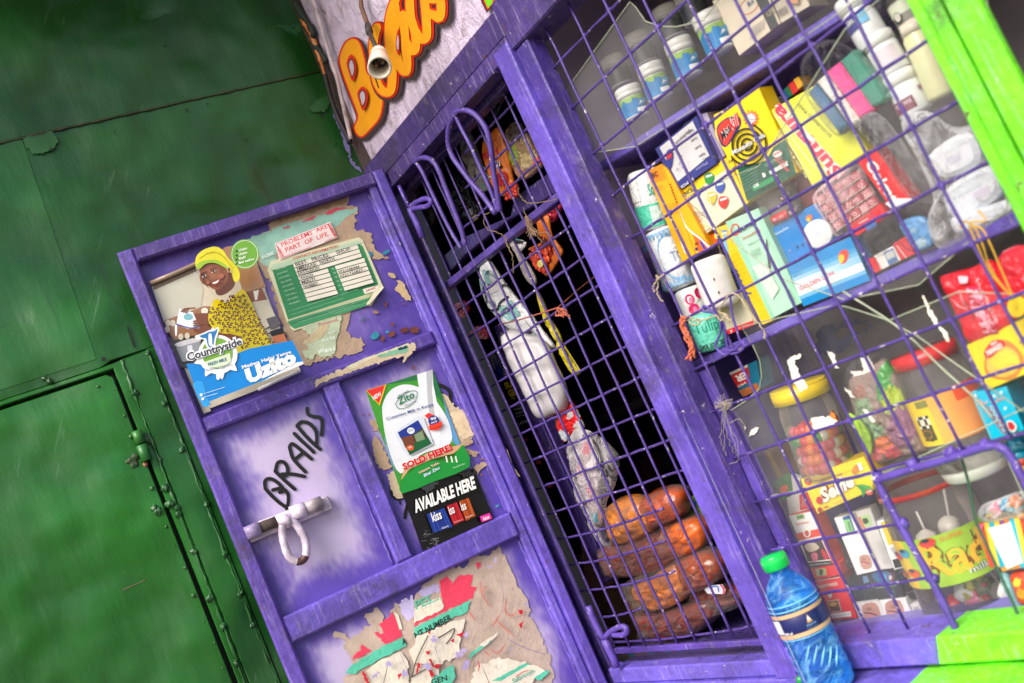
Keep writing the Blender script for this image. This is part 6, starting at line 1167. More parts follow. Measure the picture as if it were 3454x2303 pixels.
for i, (a, h, R0) in enumerate(pos):
    p = b + axn * (h + rnd.uniform(-.1, .1) * br) + (fdir * math.cos(a) + sdv * math.sin(a)) * R0
    c = rnd.choices(names, (3, 4, 4, 4, 3, 1))[0]
    if c not in gum:
        mb = MB('gloss'); mb.blob((0, 0, 0), br, GC[c], 8, .0); gum[c] = mb.build('gum_ball', label=c + ' gum ball in the jar with the yellow lid', cat='gum ball', group=c + ' gum balls in the yellow lidded jar'); o = gum[c]
    else: o = gum[c].copy(); COL.objects.link(o)
    o.location = p - Vector((0, 0, br))
# chewing gum box
def d_(mb, q):
    mb.poly(q, [(5, 1215), (555, 1020), (575, 1075), (30, 1290)], (240, 208, 50)); mb.stroke(q, [(25, 1292), (600, 1085)], 4, (206, 170, 40)); mb.poly(q, [(150, 1160), (280, 1130), (260, 1165), (190, 1185)], (222, 60, 40)); mb.poly(q, ell(72, 1235, 34, 32), (206, 60, 60)); mb.text(q, 'W', (58, 1246), (88, 1236), (54, 1224), WHT, .04); mb.text(q, 'CHEW TOFFEE PINK', (165, 1255), (378, 1172), (160, 1235), (170, 130, 90), .02)
    mb.poly(q, smooth([(455, 1150), (480, 1095), (515, 1090), (520, 1140), (480, 1170)], 3), (206, 130, 60)); mb.poly(q, [(505, 1075), (535, 1065), (560, 1130), (530, 1140)], (236, 236, 232))
    for b_, c in ((.13, (140, 30, 34)), (.045, (240, 232, 220))): mb.text(q, 'Selfie', (210, 1430), (490, 1270), (168, 1300), c, b_)
    mb.poly(q, [(490, 1260), (560, 1265), (600, 1300), (560, 1370), (540, 1310)], (60, 150, 70)); mb.poly(q, [(520, 1250), (620, 1270), (650, 1310), (600, 1300)], (80, 166, 80)); mb.poly(q, ell(615, 1325, 32, 26), (214, 90, 60)); mb.text(q, '100', (595, 1335), (638, 1318), (592, 1318), WHT, .03)
    mb.text(q, 'strawberry', (300, 1440), (440, 1390), (295, 1420), (230, 130, 110), .01); mb.poly(q, ell(182, 1480, 22, 24), (170, 60, 40)); mb.poly(q, ell(178, 1395, 28, 34), (206, 50, 50)); mb.poly(q, [(215, 1455), (245, 1440), (265, 1450), (225, 1468)], (190, 90, 40))
carton('gum_box', 'yellow box of chewing gum with Selfie lettering below the gum balls', 'gum box', DP, D6, [(5, 1215), (555, 1018), (692, 1290), (150, 1525)], .05, (238, 212, 56), (220, 180, 40), d_, off=.030)
# bag of coloured sweets
mb = MB('foil'); pl = Pillow(smooth([(430, 330), (640, 200), (760, 160), (900, 380), (1010, 620), (1110, 900), (1120, 980), (900, 1030), (700, 1090), (640, 1010), (560, 840), (480, 620)], 4), .02, .5, .003, .02, 6)
pl.put(mb, DP.fn(D6, .0), blobs((150, 128, 120), [(600, 640, 90, 150, (140, 168, 130)), (760, 330, 60, 160, (60, 150, 60)), (850, 470, 90, 120, (176, 196, 50)), (560, 850, 60, 130, (150, 196, 40)), (700, 780, 110, 90, (130, 160, 124)), (800, 880, 90, 90, (226, 130, 90)), (700, 970, 80, 70, (222, 120, 130)), (880, 950, 70, 60, (222, 100, 110)), (940, 720, 110, 190, (150, 104, 130)), (560, 430, 60, 60, (170, 120, 110))]), 0, 26); mb.build('sweet_bag', label='bag of blurred green, yellow and pink sweets right of the gum ball jar', cat='sweet bag')
film('plastic_bag', DP, D6, [(400, 260), (700, 100), (860, 200), (960, 420), (1120, 900), (1100, 1040), (760, 1100), (600, 1000), (480, 640)], .012, .024, None, (220, 220, 222), 'film', .003, .01, 17, label='clear bag over the coloured sweets', cat='plastic bag')
mb = MB('foil'); mb.slab(DP.fn(D6, .026), smooth([(420, 640), (500, 690), (570, 760), (615, 860), (625, 960), (600, 1020), (560, 940), (500, 820), (440, 740)], 3), 0, -.004, (160, 206, 40), None, .001); mb.build('sweet_packet', label='lime green crescent shaped packet edge beside the gum balls', cat='sweet packet')
# big jar with orange label
q = DP.fn(D6, .0); b = q(1560, 1180); t = q(1070, 70); ax = t - b; H = ax.length; r = rad(b, 640, D6)
oj = thing('candy_jar', b, label='large jar with yellow to orange label and milky base', cat='jar')
mb = MB('jar'); mb.lathe(b, ax, [(H * .22, r * .96), (H * .60, r * .98), (H * .80, r * .96), (H * .90, r * .84)], (190, 184, 180), 44); mb.build('glass', oj)
mb = MB('gloss'); mb.lathe(b, ax, [(0, .001), (0, r * .70), (H * .02, r * .84), (H * .09, r * .90), (H * .10, r * .90)], (232, 230, 224), 44); mb.build('base', oj)
mb = MB('milky'); mb.lathe(b, ax, [(H * .09, r * .90), (H * .12, r * .95), (H * .34, r * .955)], (206, 200, 196), 44); mb.build('cream', oj)
mb = MB('gloss'); mb.lathe(b, ax, [(H * .90, r * .8), (H * .90, r * .9), (H * 1.0, r * .9), (H, .001)], (206, 34, 40), 44); mb.build('lid', oj)
mb = MB('print'); f = cyl(b, ax, r * .985)
def oc(u, v):
    t_ = (u + 75) / 150
    if v > H * .60 and u > 18: return (236, 80, 40)
    return (236, 200, 60) if t_ < .30 else lerp((238, 176, 84), (240, 128, 70), min(1, (t_ - .3) * 1.6))
wrap(mb, f, -82, H * .33, 82, H * .70, None, 30, oc, 10)
wrap(mb, f, -60, H * .37, -34, H * .56, (90, 80, 50), 5, lambda u, v: ((40, 40, 36) if (int(u // 4) + int(v / H * 40)) % 2 else (226, 220, 200)) if v > H * .47 else (90, 84, 50), 8); mb.poly(f, [(-50 + 11 * math.cos(t), H * (.42 + .035 * math.sin(t))) for t in [i * .5 for i in range(12)]], (206, 120, 50)); mb.poly(f, [(-44 + 10 * math.cos(t), H * (.395 + .03 * math.sin(t))) for t in [i * .5 for i in range(12)]], (70, 80, 50)); wrap(mb, f, -48, H * .62, -26, H * .67, (130, 130, 70), 4)
mb.build('label', oj)
# red hanging sachets
def d_(mb, q, cr_, a): pass
mb = MB('foil'); qf = FA(.075).fn(C2); pl = Pillow(smooth([(835, 110), (900, 60), (1120, 0), (1320, -60), (1400, 260), (1480, 500), (1300, 620), (1095, 672), (1020, 500), (940, 330)], 3), .010, .4, .003, .015, 3, cen=(1170, 300)); pl.put(mb, qf, (216, 26, 44), 0, 12); mb.lay = 4; f = pl.over(qf)
for b_, c in ((.10, (240, 170, 190)), (.02, (206, 50, 90))): mb.text(f, 'FRESH', (1105, 160), (1265, 590), (1225, 150), c, b_)
mb.text(f, 'LONG LASTING GEL', (1200, 90), (1370, 480), (1222, 84), (246, 190, 200), .02); mb.text(f, 'ULTIMATE FRESHNESS', (1035, 190), (1120, 380), (1060, 184), (246, 180, 190), .01); mb.poly(f, smooth([(1030, 70), (1110, 66), (1130, 110), (1080, 130), (1050, 110)], 3), (240, 190, 206)); mb.stroke(f, smooth([(950, 240), (1050, 320), (1120, 350), (1080, 240)], 3, False), 14, (246, 150, 160), taper=True)
mb.build('gel_sachet', label='red toothpaste gel sachet with FRESH in pale letters', cat='sachet')
mb = MB('foil'); pl = Pillow(smooth([(1330, -60), (1600, -200), (1800, 0), (1800, 350), (1570, 430), (1440, 440)], 3), .010, .4, .004, .015, 8); pl.put(mb, FA(.08).fn(C2), (222, 38, 54), 0, 12); mb.build('gel_sachet', label='second red sachet at the right edge behind the yellow string', cat='sachet')
mb = MB('gloss'); q = FA(.045).fn(C2); mb.slab(q, ell(1515, 350, 84, 94, 0, 20), 0, -.002, (228, 200, 40)); mb.lay = 2; mb.text(q, 'U', (1500, 385), (1535, 370), (1485, 320), (206, 170, 40), .04); mb.build('price_tag', label='round yellow tag on the red sachets', cat='tag')
mb = MB('matte'); q = FA(.040).fn(A6)
for pts in ([(1210, 830), (1215, 790), (1260, 780), (1320, 830), (1380, 960), (1420, 1090), (1500, 1230), (1590, 1340)], [(1275, 820), (1300, 870), (1360, 1010), (1400, 1100), (1480, 1220), (1600, 1345)], [(1280, 815), (1300, 780), (1400, 770), (1340, 690)], [(1280, 810), (1370, 830), (1440, 960), (1500, 1100), (1560, 1240), (1602, 1340)]): mb.tube([q(x, y) for x, y in smooth(pts, 4, False)], .0011, (206, 160, 50), 6)
mb.build('string', label='yellow elastic string looped over the grille above the red sachets', cat='string')
def d_(mb, q):
    mb.poly(q, smooth([(1230, 900), (1240, 780), (1300, 700), (1400, 640), (1500, 690), (1578, 800), (1560, 900), (1480, 990), (1350, 990), (1270, 960)], 3), (206, 130, 50)); mb.poly(q, smooth([(1255, 900), (1260, 790), (1320, 720), (1420, 700), (1520, 760), (1540, 880), (1440, 960), (1330, 960)], 3), (236, 190, 80)); mb.poly(q, smooth([(1282, 830), (1330, 760), (1420, 735), (1500, 770), (1540, 830), (1520, 890), (1440, 920), (1350, 900)], 3), (238, 206, 60)); mb.stroke(q, smooth([(1430, 860), (1480, 850), (1510, 880)], 3, False), 5, (206, 150, 40)); mb.poly(q, [(1360, 900), (1450, 910), (1440, 970), (1410, 960)], (226, 180, 70))
    mb.poly(q, smooth([(1228, 752), (1300, 650), (1390, 640), (1415, 690), (1350, 740), (1300, 790), (1260, 800)], 2), (206, 30, 44)); mb.text(q, 'MANGO', (1268, 782), (1402, 705), (1245, 738), WHT, .05); mb.text(q, 'BIG', (1300, 690), (1350, 665), (1292, 668), WHT, .04)
    mb.text(q, 'جا', (1548, 680), (1600, 640), (1540, 640), (60, 50, 30), .02)
carton('mango_box', 'yellow mango sweet box with red banner above the cyan packet', 'sweet box', FA(.08), C2, [(1044, 706), (1640, 425), (1700, 900), (1232, 1098)], .03, (240, 210, 30), (214, 180, 30), d_, off=.010)
def d_(mb, q):
    mb.poly(q, [(1500, 452), (1545, 430), (1700, 868), (1682, 874)], (90, 180, 206))
    for st_ in ([(1690, 500), (1680, 530), (1710, 545), (1740, 520), (1735, 490)], [(1745, 520), (1790, 505), (1788, 485)], [(1555, 530), (1590, 520), (1610, 545), (1570, 550)], [(1600, 560), (1640, 545), (1650, 525)]): mb.stroke(q, smooth(st_, 3, False), 13, (240, 236, 236)); mb.stroke(q, smooth(st_, 3, False), 7, (214, 50, 60))
    for i in range(5): mb.stroke(q, ell(1655 + i * 38, 600 + i * 44, 24, 24, 0, 12), 9, (190, 40, 60), True); mb.stroke(q, ell(1700 + i * 28, 585 + i * 44, 14, 20, 0, 12), 6, (236, 236, 240), True)
    mb.poly(q, smooth([(1835, 700), (1880, 690), (1925, 740), (1900, 790), (1850, 770)], 3), WHT); mb.poly(q, smooth([(1845, 710), (1875, 700), (1910, 742), (1890, 775), (1858, 760)], 3), (206, 40, 50))
    for p in ((1560, 470), (1825, 580), (1790, 440), (1730, 470)): mb.poly(q, ell(p[0], p[1], 14, 14, 0, 10), (220, 240, 246))
carton('biscuit_packet', 'cyan packet with curly red script under the mango box', 'packet', FA(.08), D6, [(1500, 455), (1812, 400), (1972, 785), (1682, 872)], .03, (0, 186, 226), (0, 120, 160), d_, off=.006)
carton('biscuit_packet', 'dark teal packet behind the cyan one at the right edge', 'packet', FA(.11), D6, [(1800, 360), (2060, 250), (2100, 900), (1990, 920), (1880, 580)], .03, (10, 100, 130), None, None)
mb = MB('foil'); 
for i, (x, y, c) in enumerate(((1930, 1010, (0, 160, 200)), (1960, 1060, (206, 60, 40)), (1975, 1120, (226, 180, 50)), (1900, 920, (20, 120, 150)))): mb.blob(DP.fn(D6, -.01)(x, y), .014, c, 6, .3, (1, 1, .7))
mb.build('sweet_heap', label='heap of blue, red and yellow wrapped sweets at the right edge', cat='sweets', kind='stuff')
# lollipop jar
q = DP.fn(C4, .0); b = q(880, 1170); t = q(470, 210); ax = t - b; H = ax.length; r = rad(b, 620, C4)
lj = thing('candy_jar', b, label='wide lollipop jar with green label, red rim and yellow lettering', cat='jar')
mb = MB('jar'); mb.lathe(b, ax, [(0, .001), (0, r * .9), (H * .04, r * .98), (H * .80, r * .98), (H * .88, r * .88), (H * .92, r * .86)], (176, 166, 162), 44); mb.build('glass', lj)
mb = MB('gloss'); mb.lathe(b, ax, [(H * .925, r * .86), (H * .925, r * .93), (H * .96, r * .93)], (206, 52, 46), 44); mb.build('rim', lj)
mb = MB('jar'); mb.lathe(b, ax, [(H * .96, r * .92), (H * 1.04, r * .92), (H * 1.06, r * .86), (H * 1.06, .001)], (150, 120, 112), 40); mb.build('lid', lj)
mb = MB('print'); f = cyl(b, ax, r * .99); LG = (156, 190, 60)
wrap(mb, f, -88, H * .36, 62, H * .68, None, 30, lambda u, v: (222, 190, 60) if u < -52 else LG, 2)
for b_, c in ((.06, (120, 70, 30)), (.0, (236, 180, 50))): ctext(mb, f, 'Rad', -34, H * .42, 46, H * .64, c, b_ + .02)
for b_, c in ((.06, (40, 60, 40)), (.0, (232, 236, 226))): ctext(mb, f, 'milky', 14, H * .385, 48, H * .435, c, b_)
ctext(mb, f, 'SUPER', -4, H * .635, 24, H * .665, (206, 140, 60), .02)
for u, v, c in ((-56, .60, (60, 150, 180)), (-18, .65, (206, 60, 60)), (-52, .47, (210, 90, 50)), (-72, .58, (206, 60, 50)), (-74, .46, (170, 80, 40))): mb.poly(f, [(u + 10 * math.cos(t), H * (v + .030 * math.sin(t))) for t in [i * .5 for i in range(12)]], c); mb.poly(f, [(u - 2 + 5 * math.cos(t), H * (v + .016 + .012 * math.sin(t))) for t in [i * .6 for i in range(10)]], (40, 60, 80))
mb.build('label', lj)
q = DP.fn(C4, .012)
for i, (s0, s1, c, lb) in enumerate((((650, 290), (690, 500), (206, 200, 190), 'lollipop with its stick pointing up, right one above the green label'), ((470, 440), (540, 590), (206, 200, 190), 'lollipop with its stick pointing up, left one above the green label'), ((765, 880), (725, 1020), (206, 30, 60), 'red lollipop below the green label'), ((960, 840), (1030, 930), (200, 196, 190), 'grey lollipop at the right below the green label'))):
    root = thing('lollipop', q(*s1), label=lb, cat='lollipop', group='lollipops in the wide jar'); mb = MB('matte'); mb.tube([q(*s0), q(*s1)], .0016, (226, 222, 214), 7); mb.build('stick', root); mb = MB('gloss'); mb.blob(q(s1[0] + (0 if i != 2 else -5), s1[1] + 35), .014, c, 8, .1); mb.build('head', root)
def wr_(x, y, c, c2, lb):
    mb = MB('foil'); p = q(x, y); mb.blob(p, .015, c, 8, .25, (1, 1, .9)); 
    for k in range(5): mb.blob(p + DP.n * .010 + DP.d * random.uniform(-.009, .009) + Vector((0, 0, random.uniform(-.008, .008))), .0045, c2, 5, .3)
    mb.build('wrapped_sweet', label=lb, cat='sweet', group='wrapped sweets in the lollipop jar')
wr_(840, 890, (190, 180, 60), (90, 110, 50), 'yellow and green wrapped sweet under the green label'); wr_(860, 1010, (214, 110, 150), (120, 150, 60), 'pink wrapped sweet in the lollipop jar'); wr_(935, 1010, (196, 60, 60), (170, 160, 150), 'dull red wrapped sweet right of the pink one'); wr_(1000, 1040, (80, 110, 96), (60, 90, 80), 'dark green sweet low in the lollipop jar'); wr_(800, 960, (206, 206, 206), (160, 150, 60), 'whitish sweet between red lollipop and pink sweet'); wr_(730, 1085, (206, 50, 60), (206, 150, 50), 'red and gold sweet at the bottom left of the lollipop jar'); wr_(920, 930, (120, 140, 110), (190, 60, 90), 'olive wrapped sweet behind the pink one')
# striped pack at the right edge
def d_(mb, q):
    cs = ((206, 60, 30), (240, 200, 50), (0, 170, 206), (240, 196, 40), (140, 70, 150), (240, 120, 60), (0, 170, 206), (240, 200, 60), (200, 60, 40))
    for i in range(12): x = 880 + i * 34; mb.poly(q, [(x, 520 - i * 6), (x + 34, 514 - i * 6), (x + 110, 800), (x + 76, 806)], cs[i % 9])
    mb.poly(q, [(880, 520), (930, 514), (900, 570), (930, 640), (900, 600)], (222, 90, 130)); mb.slab(q, [(946, 548), (1098, 505), (1180, 770), (1075, 816)], .0035, .001, (232, 230, 226), None, .0006)
carton('striped_pack', 'multicoloured striped pack with blank white label at the lower right', 'striped pack', FA(.07), C4, [(878, 522), (1240, 440), (1330, 780), (1035, 838)], .04, (230, 150, 60), (120, 60, 40), d_, off=.010)
mb = MB('foil'); pl = Pillow(smooth([(1090, 850), (1180, 820), (1260, 860), (1290, 1060), (1170, 1050), (1120, 960)], 3), .010, .5, .002, .03, 3); pl.put(mb, FA(.07).fn(C4), blobs((214, 60, 30), [(1150, 890, 26, 26, (240, 200, 60)), (1190, 960, 30, 40, (236, 150, 40)), (1140, 960, 20, 40, (220, 90, 60))])); mb.build('snack_packet', label='red and yellow packet at the lower right edge under the striped pack', cat='packet')
mb = MB('foil'); pl = Pillow(smooth([(1020, 850), (1080, 840), (1140, 1000), (1179, 1080), (1120, 1040), (1060, 960)], 3), .008, .5, .002, .03, 3); pl.put(mb, FA(.08).fn(C4), (130, 180, 190)); mb.build('snack_packet', label='pale blue packet under the striped pack', cat='packet')
film('plastic_bag', FA(.06), C4, [(900, 400), (1020, 350), (1179, 300), (1300, 320), (1300, 500), (1150, 470), (960, 510), (880, 480)], .010, .0, None, (214, 216, 218), 'milky', .004, .03, 22, label='clear bag with bright sweets above the striped pack', cat='plastic bag')
mb = MB('foil')
for x, y, c in ((1010, 430, (206, 80, 110)), (1080, 400, (0, 150, 190)), (1150, 440, (60, 150, 170)), (1000, 480, (220, 180, 60)), (1120, 380, (206, 110, 40))): mb.blob(FA(.09).fn(C4)(x, y), .010, c, 6, .3)
mb.build('sweet_heap', label='bright sweets in the bag above the striped pack', cat='sweets', kind='stuff')
mb = MB('edge'); q = FA(.036).fn(C4); mb.tube([q(x, y) for x, y in smooth([(768, 95), (795, 180), (820, 280), (845, 420), (870, 520), (930, 650), (1010, 830), (1080, 980), (1160, 1170)], 4, False)], .0018, (60, 90, 80), 6); mb.mats[0] = 'gloss'; mb.build('wire_tie', label='thin dark green wire hanging inside the hatch opening', cat='wire')
# cigarette packs
def pk(quad, depth, col, side, lab, draw=None, off=.01, name='cigarette_pack', fr=None): return carton(name, lab, 'cigarette pack', fr or DP, C3, quad, depth, col, side, draw, off, 'print' if False else 'card', 'cigarette packs stacked on the bottom shelf')
def face_(mb, q, x, y, s=1.0, c=(190, 140, 120)):
    mb.poly(q, smooth([(x - 45 * s, y - 40 * s), (x + 35 * s, y - 55 * s), (x + 60 * s, y + 40 * s), (x - 15 * s, y + 60 * s)], 3), c); mb.poly(q, smooth([(x - 25 * s, y + 5 * s), (x + 15 * s, y - 10 * s), (x + 42 * s, y + 10 * s), (x + 10 * s, y + 26 * s)], 3), (206, 130, 130)); mb.stroke(q, smooth([(x - 28 * s, y), (x + 5 * s, y + 2 * s), (x + 40 * s, y + 14 * s)], 3, False), 7 * s, (70, 34, 34)); mb.poly(q, ell(x - 5 * s, y - 24 * s, 16 * s, 10 * s), (160, 110, 90))
def d_(mb, q): mb.poly(q, [(470, 45), (540, 20), (590, 150), (480, 168)], (196, 40, 56)); mb.text(q, 'A', (490, 150), (530, 140), (480, 60), (160, 120, 110), .04)
pk([(362, 70), (545, 18), (592, 150), (388, 212)], .02, (190, 188, 186), None, 'grey topmost pack with red A, above the white and red pack', d_, .0)
def d_(mb, q):
    mb.poly(q, [(440, 205), (508, 195), (518, 235), (455, 250)], (150, 190, 120)); mb.text(q, 'BOMA', (458, 240), (508, 228), (453, 215), (40, 80, 40), .03); mb.text(q, 'Sportsman', (450, 296), (556, 276), (444, 270), (230, 140, 120), .03)
    mb.poly(q, [(442, 358), (625, 318), (655, 372), (470, 410)], (222, 60, 30)); mb.poly(q, smooth([(505, 325), (555, 315), (565, 370), (530, 388), (508, 365)], 3), (232, 226, 220)); mb.poly(q, smooth([(518, 340), (548, 332), (552, 368), (530, 376)], 3), (196, 80, 60))
    mb.poly(q, [(650, 372), (680, 378), (762, 590), (745, 600)], (226, 60, 34)); mb.poly(q, [(470, 415), (650, 376), (735, 575), (548, 590)], (232, 228, 224)); mb.poly(q, [(490, 420), (645, 386), (728, 562), (548, 582)], (60, 40, 44)); mb.poly(q, smooth([(520, 450), (590, 425), (640, 470), (560, 505)], 3), (196, 180, 160)); mb.poly(q, smooth([(570, 520), (620, 510), (625, 570), (590, 576)], 3), (214, 110, 130)); mb.poly(q, smooth([(655, 480), (690, 500), (712, 550), (680, 560)], 3), (196, 50, 60)); mb.poly(q, [(548, 588), (735, 570), (748, 600), (560, 622)], (24, 22, 24)); mb.text(q, 'SMOKING KILLS', (570, 612), (735, 594), (566, 602), (206, 206, 206), .02)
pk([(384, 217), (575, 180), (762, 600), (560, 628)], .03, (232, 230, 228), (206, 50, 34), 'white and orange red pack with photo warning, upright left one of the stack', d_, .012)
def d_(mb, q): mb.poly(q, [(600, 645), (685, 636), (695, 695), (615, 705)], (170, 180, 120)); mb.poly(q, smooth([(635, 650), (665, 650), (660, 690), (640, 695)], 3), (60, 60, 50))
pk([(560, 640), (792, 600), (818, 692), (596, 735)], .03, (222, 30, 36), None, 'red pack end with small green stamp, between the two tall red packs', d_, .012)
def d_(mb, q):
    mb.stroke(q, [(600, 742), (800, 712)], 6, (226, 190, 180)); mb.text(q, 'Supermatch', (622, 812), (790, 786), (606, 768), (236, 200, 190), .03); mb.poly(q, [(700, 850), (740, 842), (735, 875), (718, 880)], (214, 200, 190)); mb.poly(q, [(698, 905), (790, 888), (820, 985), (720, 995)], (226, 190, 170)); mb.poly(q, [(704, 910), (785, 895), (812, 980), (724, 990)], (110, 50, 30)); mb.poly(q, smooth([(720, 920), (770, 910), (780, 935), (735, 945)], 3), (206, 160, 60)); mb.poly(q, [(710, 1005), (890, 985), (900, 1025), (725, 1042)], (226, 222, 220)); mb.text(q, 'smoking is addictive and kills', (722, 1035), (890, 1012), (718, 1022), (90, 80, 80))
pk([(596, 742), (812, 708), (942, 1046), (740, 1064)], .03, (222, 26, 38), (170, 20, 30), 'tall red pack with gold crest at the foot of the red stack', d_, .012)
pk([(775, 1075), (930, 1058), (990, 1130), (835, 1148)], .03, (206, 200, 196), None, 'pale pack end lying under the tall red pack', lambda mb, q: mb.text(q, 'PIPE', (830, 1136), (890, 1128), (824, 1118), (206, 120, 110), .03), .008)
def d_(mb, q): mb.poly(q, [(820, 225), (880, 205), (925, 335), (860, 355)], (40, 80, 140)); mb.poly(q, [(830, 250), (880, 240), (915, 340), (865, 352)], (130, 196, 120)); mb.text(q, 'KEEPS', (880, 335), (858, 262), (900, 330), (40, 80, 60), .02); face_(mb, q, 1003, 585, .95)
pk([(750, 235), (905, 200), (1112, 656), (938, 698)], .02, (228, 226, 224), (190, 186, 184), 'tall white box with blue and green label and small mouth photo', d_, .018)
def d_(mb, q):
    mb.poly(q, [(950, 225), (965, 222), (1010, 318), (996, 325)], (222, 90, 70)); mb.poly(q, [(965, 220), (1040, 198), (1062, 290), (1005, 310)], (170, 200, 140)); mb.poly(q, smooth([(985, 240), (1020, 232), (1035, 265), (1000, 280)], 3), (60, 80, 60))
    for i in range(12): mb.stroke(q, [(1100 + i * 6, 430 + i * 15), (1150 + i * 6, 420 + i * 15)], 3, (150, 146, 146))
pk([(900, 188), (1042, 150), (1232, 640), (1112, 656)], .02, (200, 196, 192), None, 'greyer tall box with green stamp beside the white one', d_, .010)
def d_(mb, q):
    mb.poly(q, [(1130, 270), (1195, 252), (1250, 430), (1195, 455)], (236, 196, 50)); mb.poly(q, [(1225, 570), (1315, 545), (1342, 615), (1248, 640)], (24, 24, 28))
    for i in range(9): mb.stroke(q, [(1210 + i * 5, 475 + i * 8), (1240 + i * 5, 468 + i * 8)], 3, (60, 60, 70))
pk([(1092, 262), (1196, 234), (1348, 624), (1240, 656)], .02, (230, 230, 228), (180, 180, 180), 'slim white box with yellow panel and black foot', d_, .020)
pk([(1040, 110), (1150, 140), (1195, 210), (1090, 225)], .02, (58, 58, 60), None, 'dark charcoal pack behind the slim white box', None, -.01)
pk([(800, 420), (830, 400), (900, 590), (900, 650), (850, 640)], .02, (44, 44, 50), None, 'dark pack edge left of the tall white box', None, -.004)
def d_(mb, q): mb.poly(q, smooth([(1060, 680), (1180, 665), (1220, 700), (1200, 760), (1100, 750)], 3), (20, 90, 140)); mb.poly(q, smooth([(1130, 700), (1170, 690), (1180, 740), (1150, 745)], 3), (60, 150, 190)); mb.stroke(q, ell(1212, 710, 30, 34, 0, 18), 5, (150, 90, 90), True); mb.poly(q, ell(1212, 712, 14, 18), (206, 190, 190)); mb.text(q, 'Sweet menthol', (1095, 805), (1262, 780), (1088, 788), (120, 150, 150), .02); mb.poly(q, [(1180, 820), (1240, 800), (1260, 860), (1210, 870)], (20, 70, 80))
pk([(1020, 690), (1252, 655), (1335, 880), (1110, 906)], .03, (20, 26, 36), None, 'black pack with turquoise swirl in the middle of the pile', d_, .010)
def d_(mb, q):
    for i in range(6): mb.stroke(q, [(900 + i * 25, 760 + i * 5), (940 + i * 25, 880)], 4, (60, 84, 100))
    mb.poly(q, [(985, 700), (1025, 695), (1045, 745), (1000, 760)], (90, 130, 170))
pk([(840, 730), (1018, 692), (1108, 905), (905, 925)], .03, (24, 32, 40), None, 'dark blue pack left of the black turquoise one', d_, .006)
def d_(mb, q): mb.stroke(q, ell(1305, 688, 24, 30, 0, 18), 5, (40, 90, 120), True); mb.text(q, 'Embassy', (1340, 850), (1420, 820), (1334, 836), (120, 110, 110), .02)
pk([(1256, 656), (1352, 640), (1440, 898), (1336, 884)], .03, (26, 24, 28), None, 'black pack with blue ring right of the turquoise one', d_, .006)
pk([(905, 930), (1108, 904), (1212, 1102), (992, 1124)], .03, (220, 214, 210), None, 'left white pack with mouth photo on the bottom row', lambda mb, q: (face_(mb, q, 1045, 1000, 1.4), mb.stroke(q, ell(1120, 1085, 22, 18, 0, 14), 4, (206, 80, 90), True)), .014)
pk([(1114, 904), (1330, 880), (1412, 1086), (1212, 1102)], .03, (226, 224, 222), None, 'right white pack with mouth photo on the bottom row', lambda mb, q: face_(mb, q, 1235, 985, 1.5, (180, 130, 110)), .014)
def d_(mb, q):
    for i in range(10): mb.stroke(q, [(1395 + i * 8, 965 + i * 12), (1440 + i * 6, 950 + i * 12)], 5, (60, 60, 60))
pk([(1366, 938), (1440, 910), (1502, 1092), (1440, 1122)], .02, (206, 204, 200), None, 'barcode end of a pack at the right of the bottom row', d_, .016)
pk([(1440, 780), (1530, 760), (1540, 1000), (1500, 1010)], .02, (120, 24, 34), None, 'dark red pack edge beside the lollipop jar', None, -.01)
carton('snack_packet', 'green and orange packet at the left of the gum box', 'packet', DP, C1, [(690, 1400), (810, 1330), (830, 1480), (760, 1560)], .01, (50, 110, 60), None, lambda mb, q: mb.poly(q, smooth([(740, 1450), (790, 1420), (800, 1470), (760, 1490)], 3), (220, 80, 40)), mat='foil')
carton('snack_packet', 'crumpled grey leaflet above the cigarette stack', 'packet', DP, C1, [(810, 1340), (890, 1380), (900, 1568), (830, 1568)], .01, (190, 188, 190), None, None, mat='foil', off=-.004)
# --- acrylic panes behind the grille
def pane(outline, y, cr, lab, th=.002, mat='pane'):
    mb = MB(mat); q = FA(y).fn(cr); mb.slab(q, outline, 0, -th, (200, 200, 196), (120, 130, 100)); root = mb.build('acrylic_pane', label=lab, cat='pane')
    e = MB('edge'); pts = [q(x, yy, .0006) for x, yy in outline]; e.tube(pts, .0011, (150, 160, 120), 5, False, closed=True); e.build('edge', root); return root
p1_ = pane([(590, 15), (0, 830), (255, 1350), (640, 1290), (1000, 1060), (2091, 350), (3300, -500), (2000, -900), (1240, 180), (1000, 235), (860, 230), (780, 205), (725, 185), (640, 60)], .048, A3, 'clear acrylic pane with a pointed corner before the top shelf tubs')
p2_ = pane([(2300, 660), (2560, 560), (2850, 100), (3300, -300), (3400, 700), (3100, 960), (2850, 1010), (2640, 940), (2480, 820)], .052, SRC, 'large dusty acrylic pane before the middle shelf', mat='paneh')
p3_ = pane([(450, 225), (540, 370), (590, 480), (605, 600), (585, 700), (480, 790), (370, 862), (240, 905), (236, 950), (370, 1250), (495, 1545), (900, 1460), (1560, 1320), (2900, 700), (2900, 0), (2100, -40), (1568, 180), (1180, 60)], .044, C1, 'scratched acrylic pane with torn stickers before the lower shelf')
p4_ = pane([(300, 1550), (900, 1470), (1460, 1330), (2400, 1100), (3000, 2400), (1400, 2480), (900, 2560)], .050, C1, 'acrylic pane before the cigarette packs')
mb = MB('edge'); q = FA(.042).fn(C2); mb.tube([q(x, y) for x, y in smooth([(-20, 215), (200, 350), (420, 495), (640, 680), (820, 860), (1040, 1060), (1180, 1190), (1300, 1330)], 4, False)], .0016, (130, 125, 90), 6); mb.tube([q(x, y) for x, y in [(0, 345), (330, 450), (640, 610), (900, 800), (1200, 1010), (1578, 1275)]], .0011, (200, 196, 180), 6); mb.build('crack', p3_)
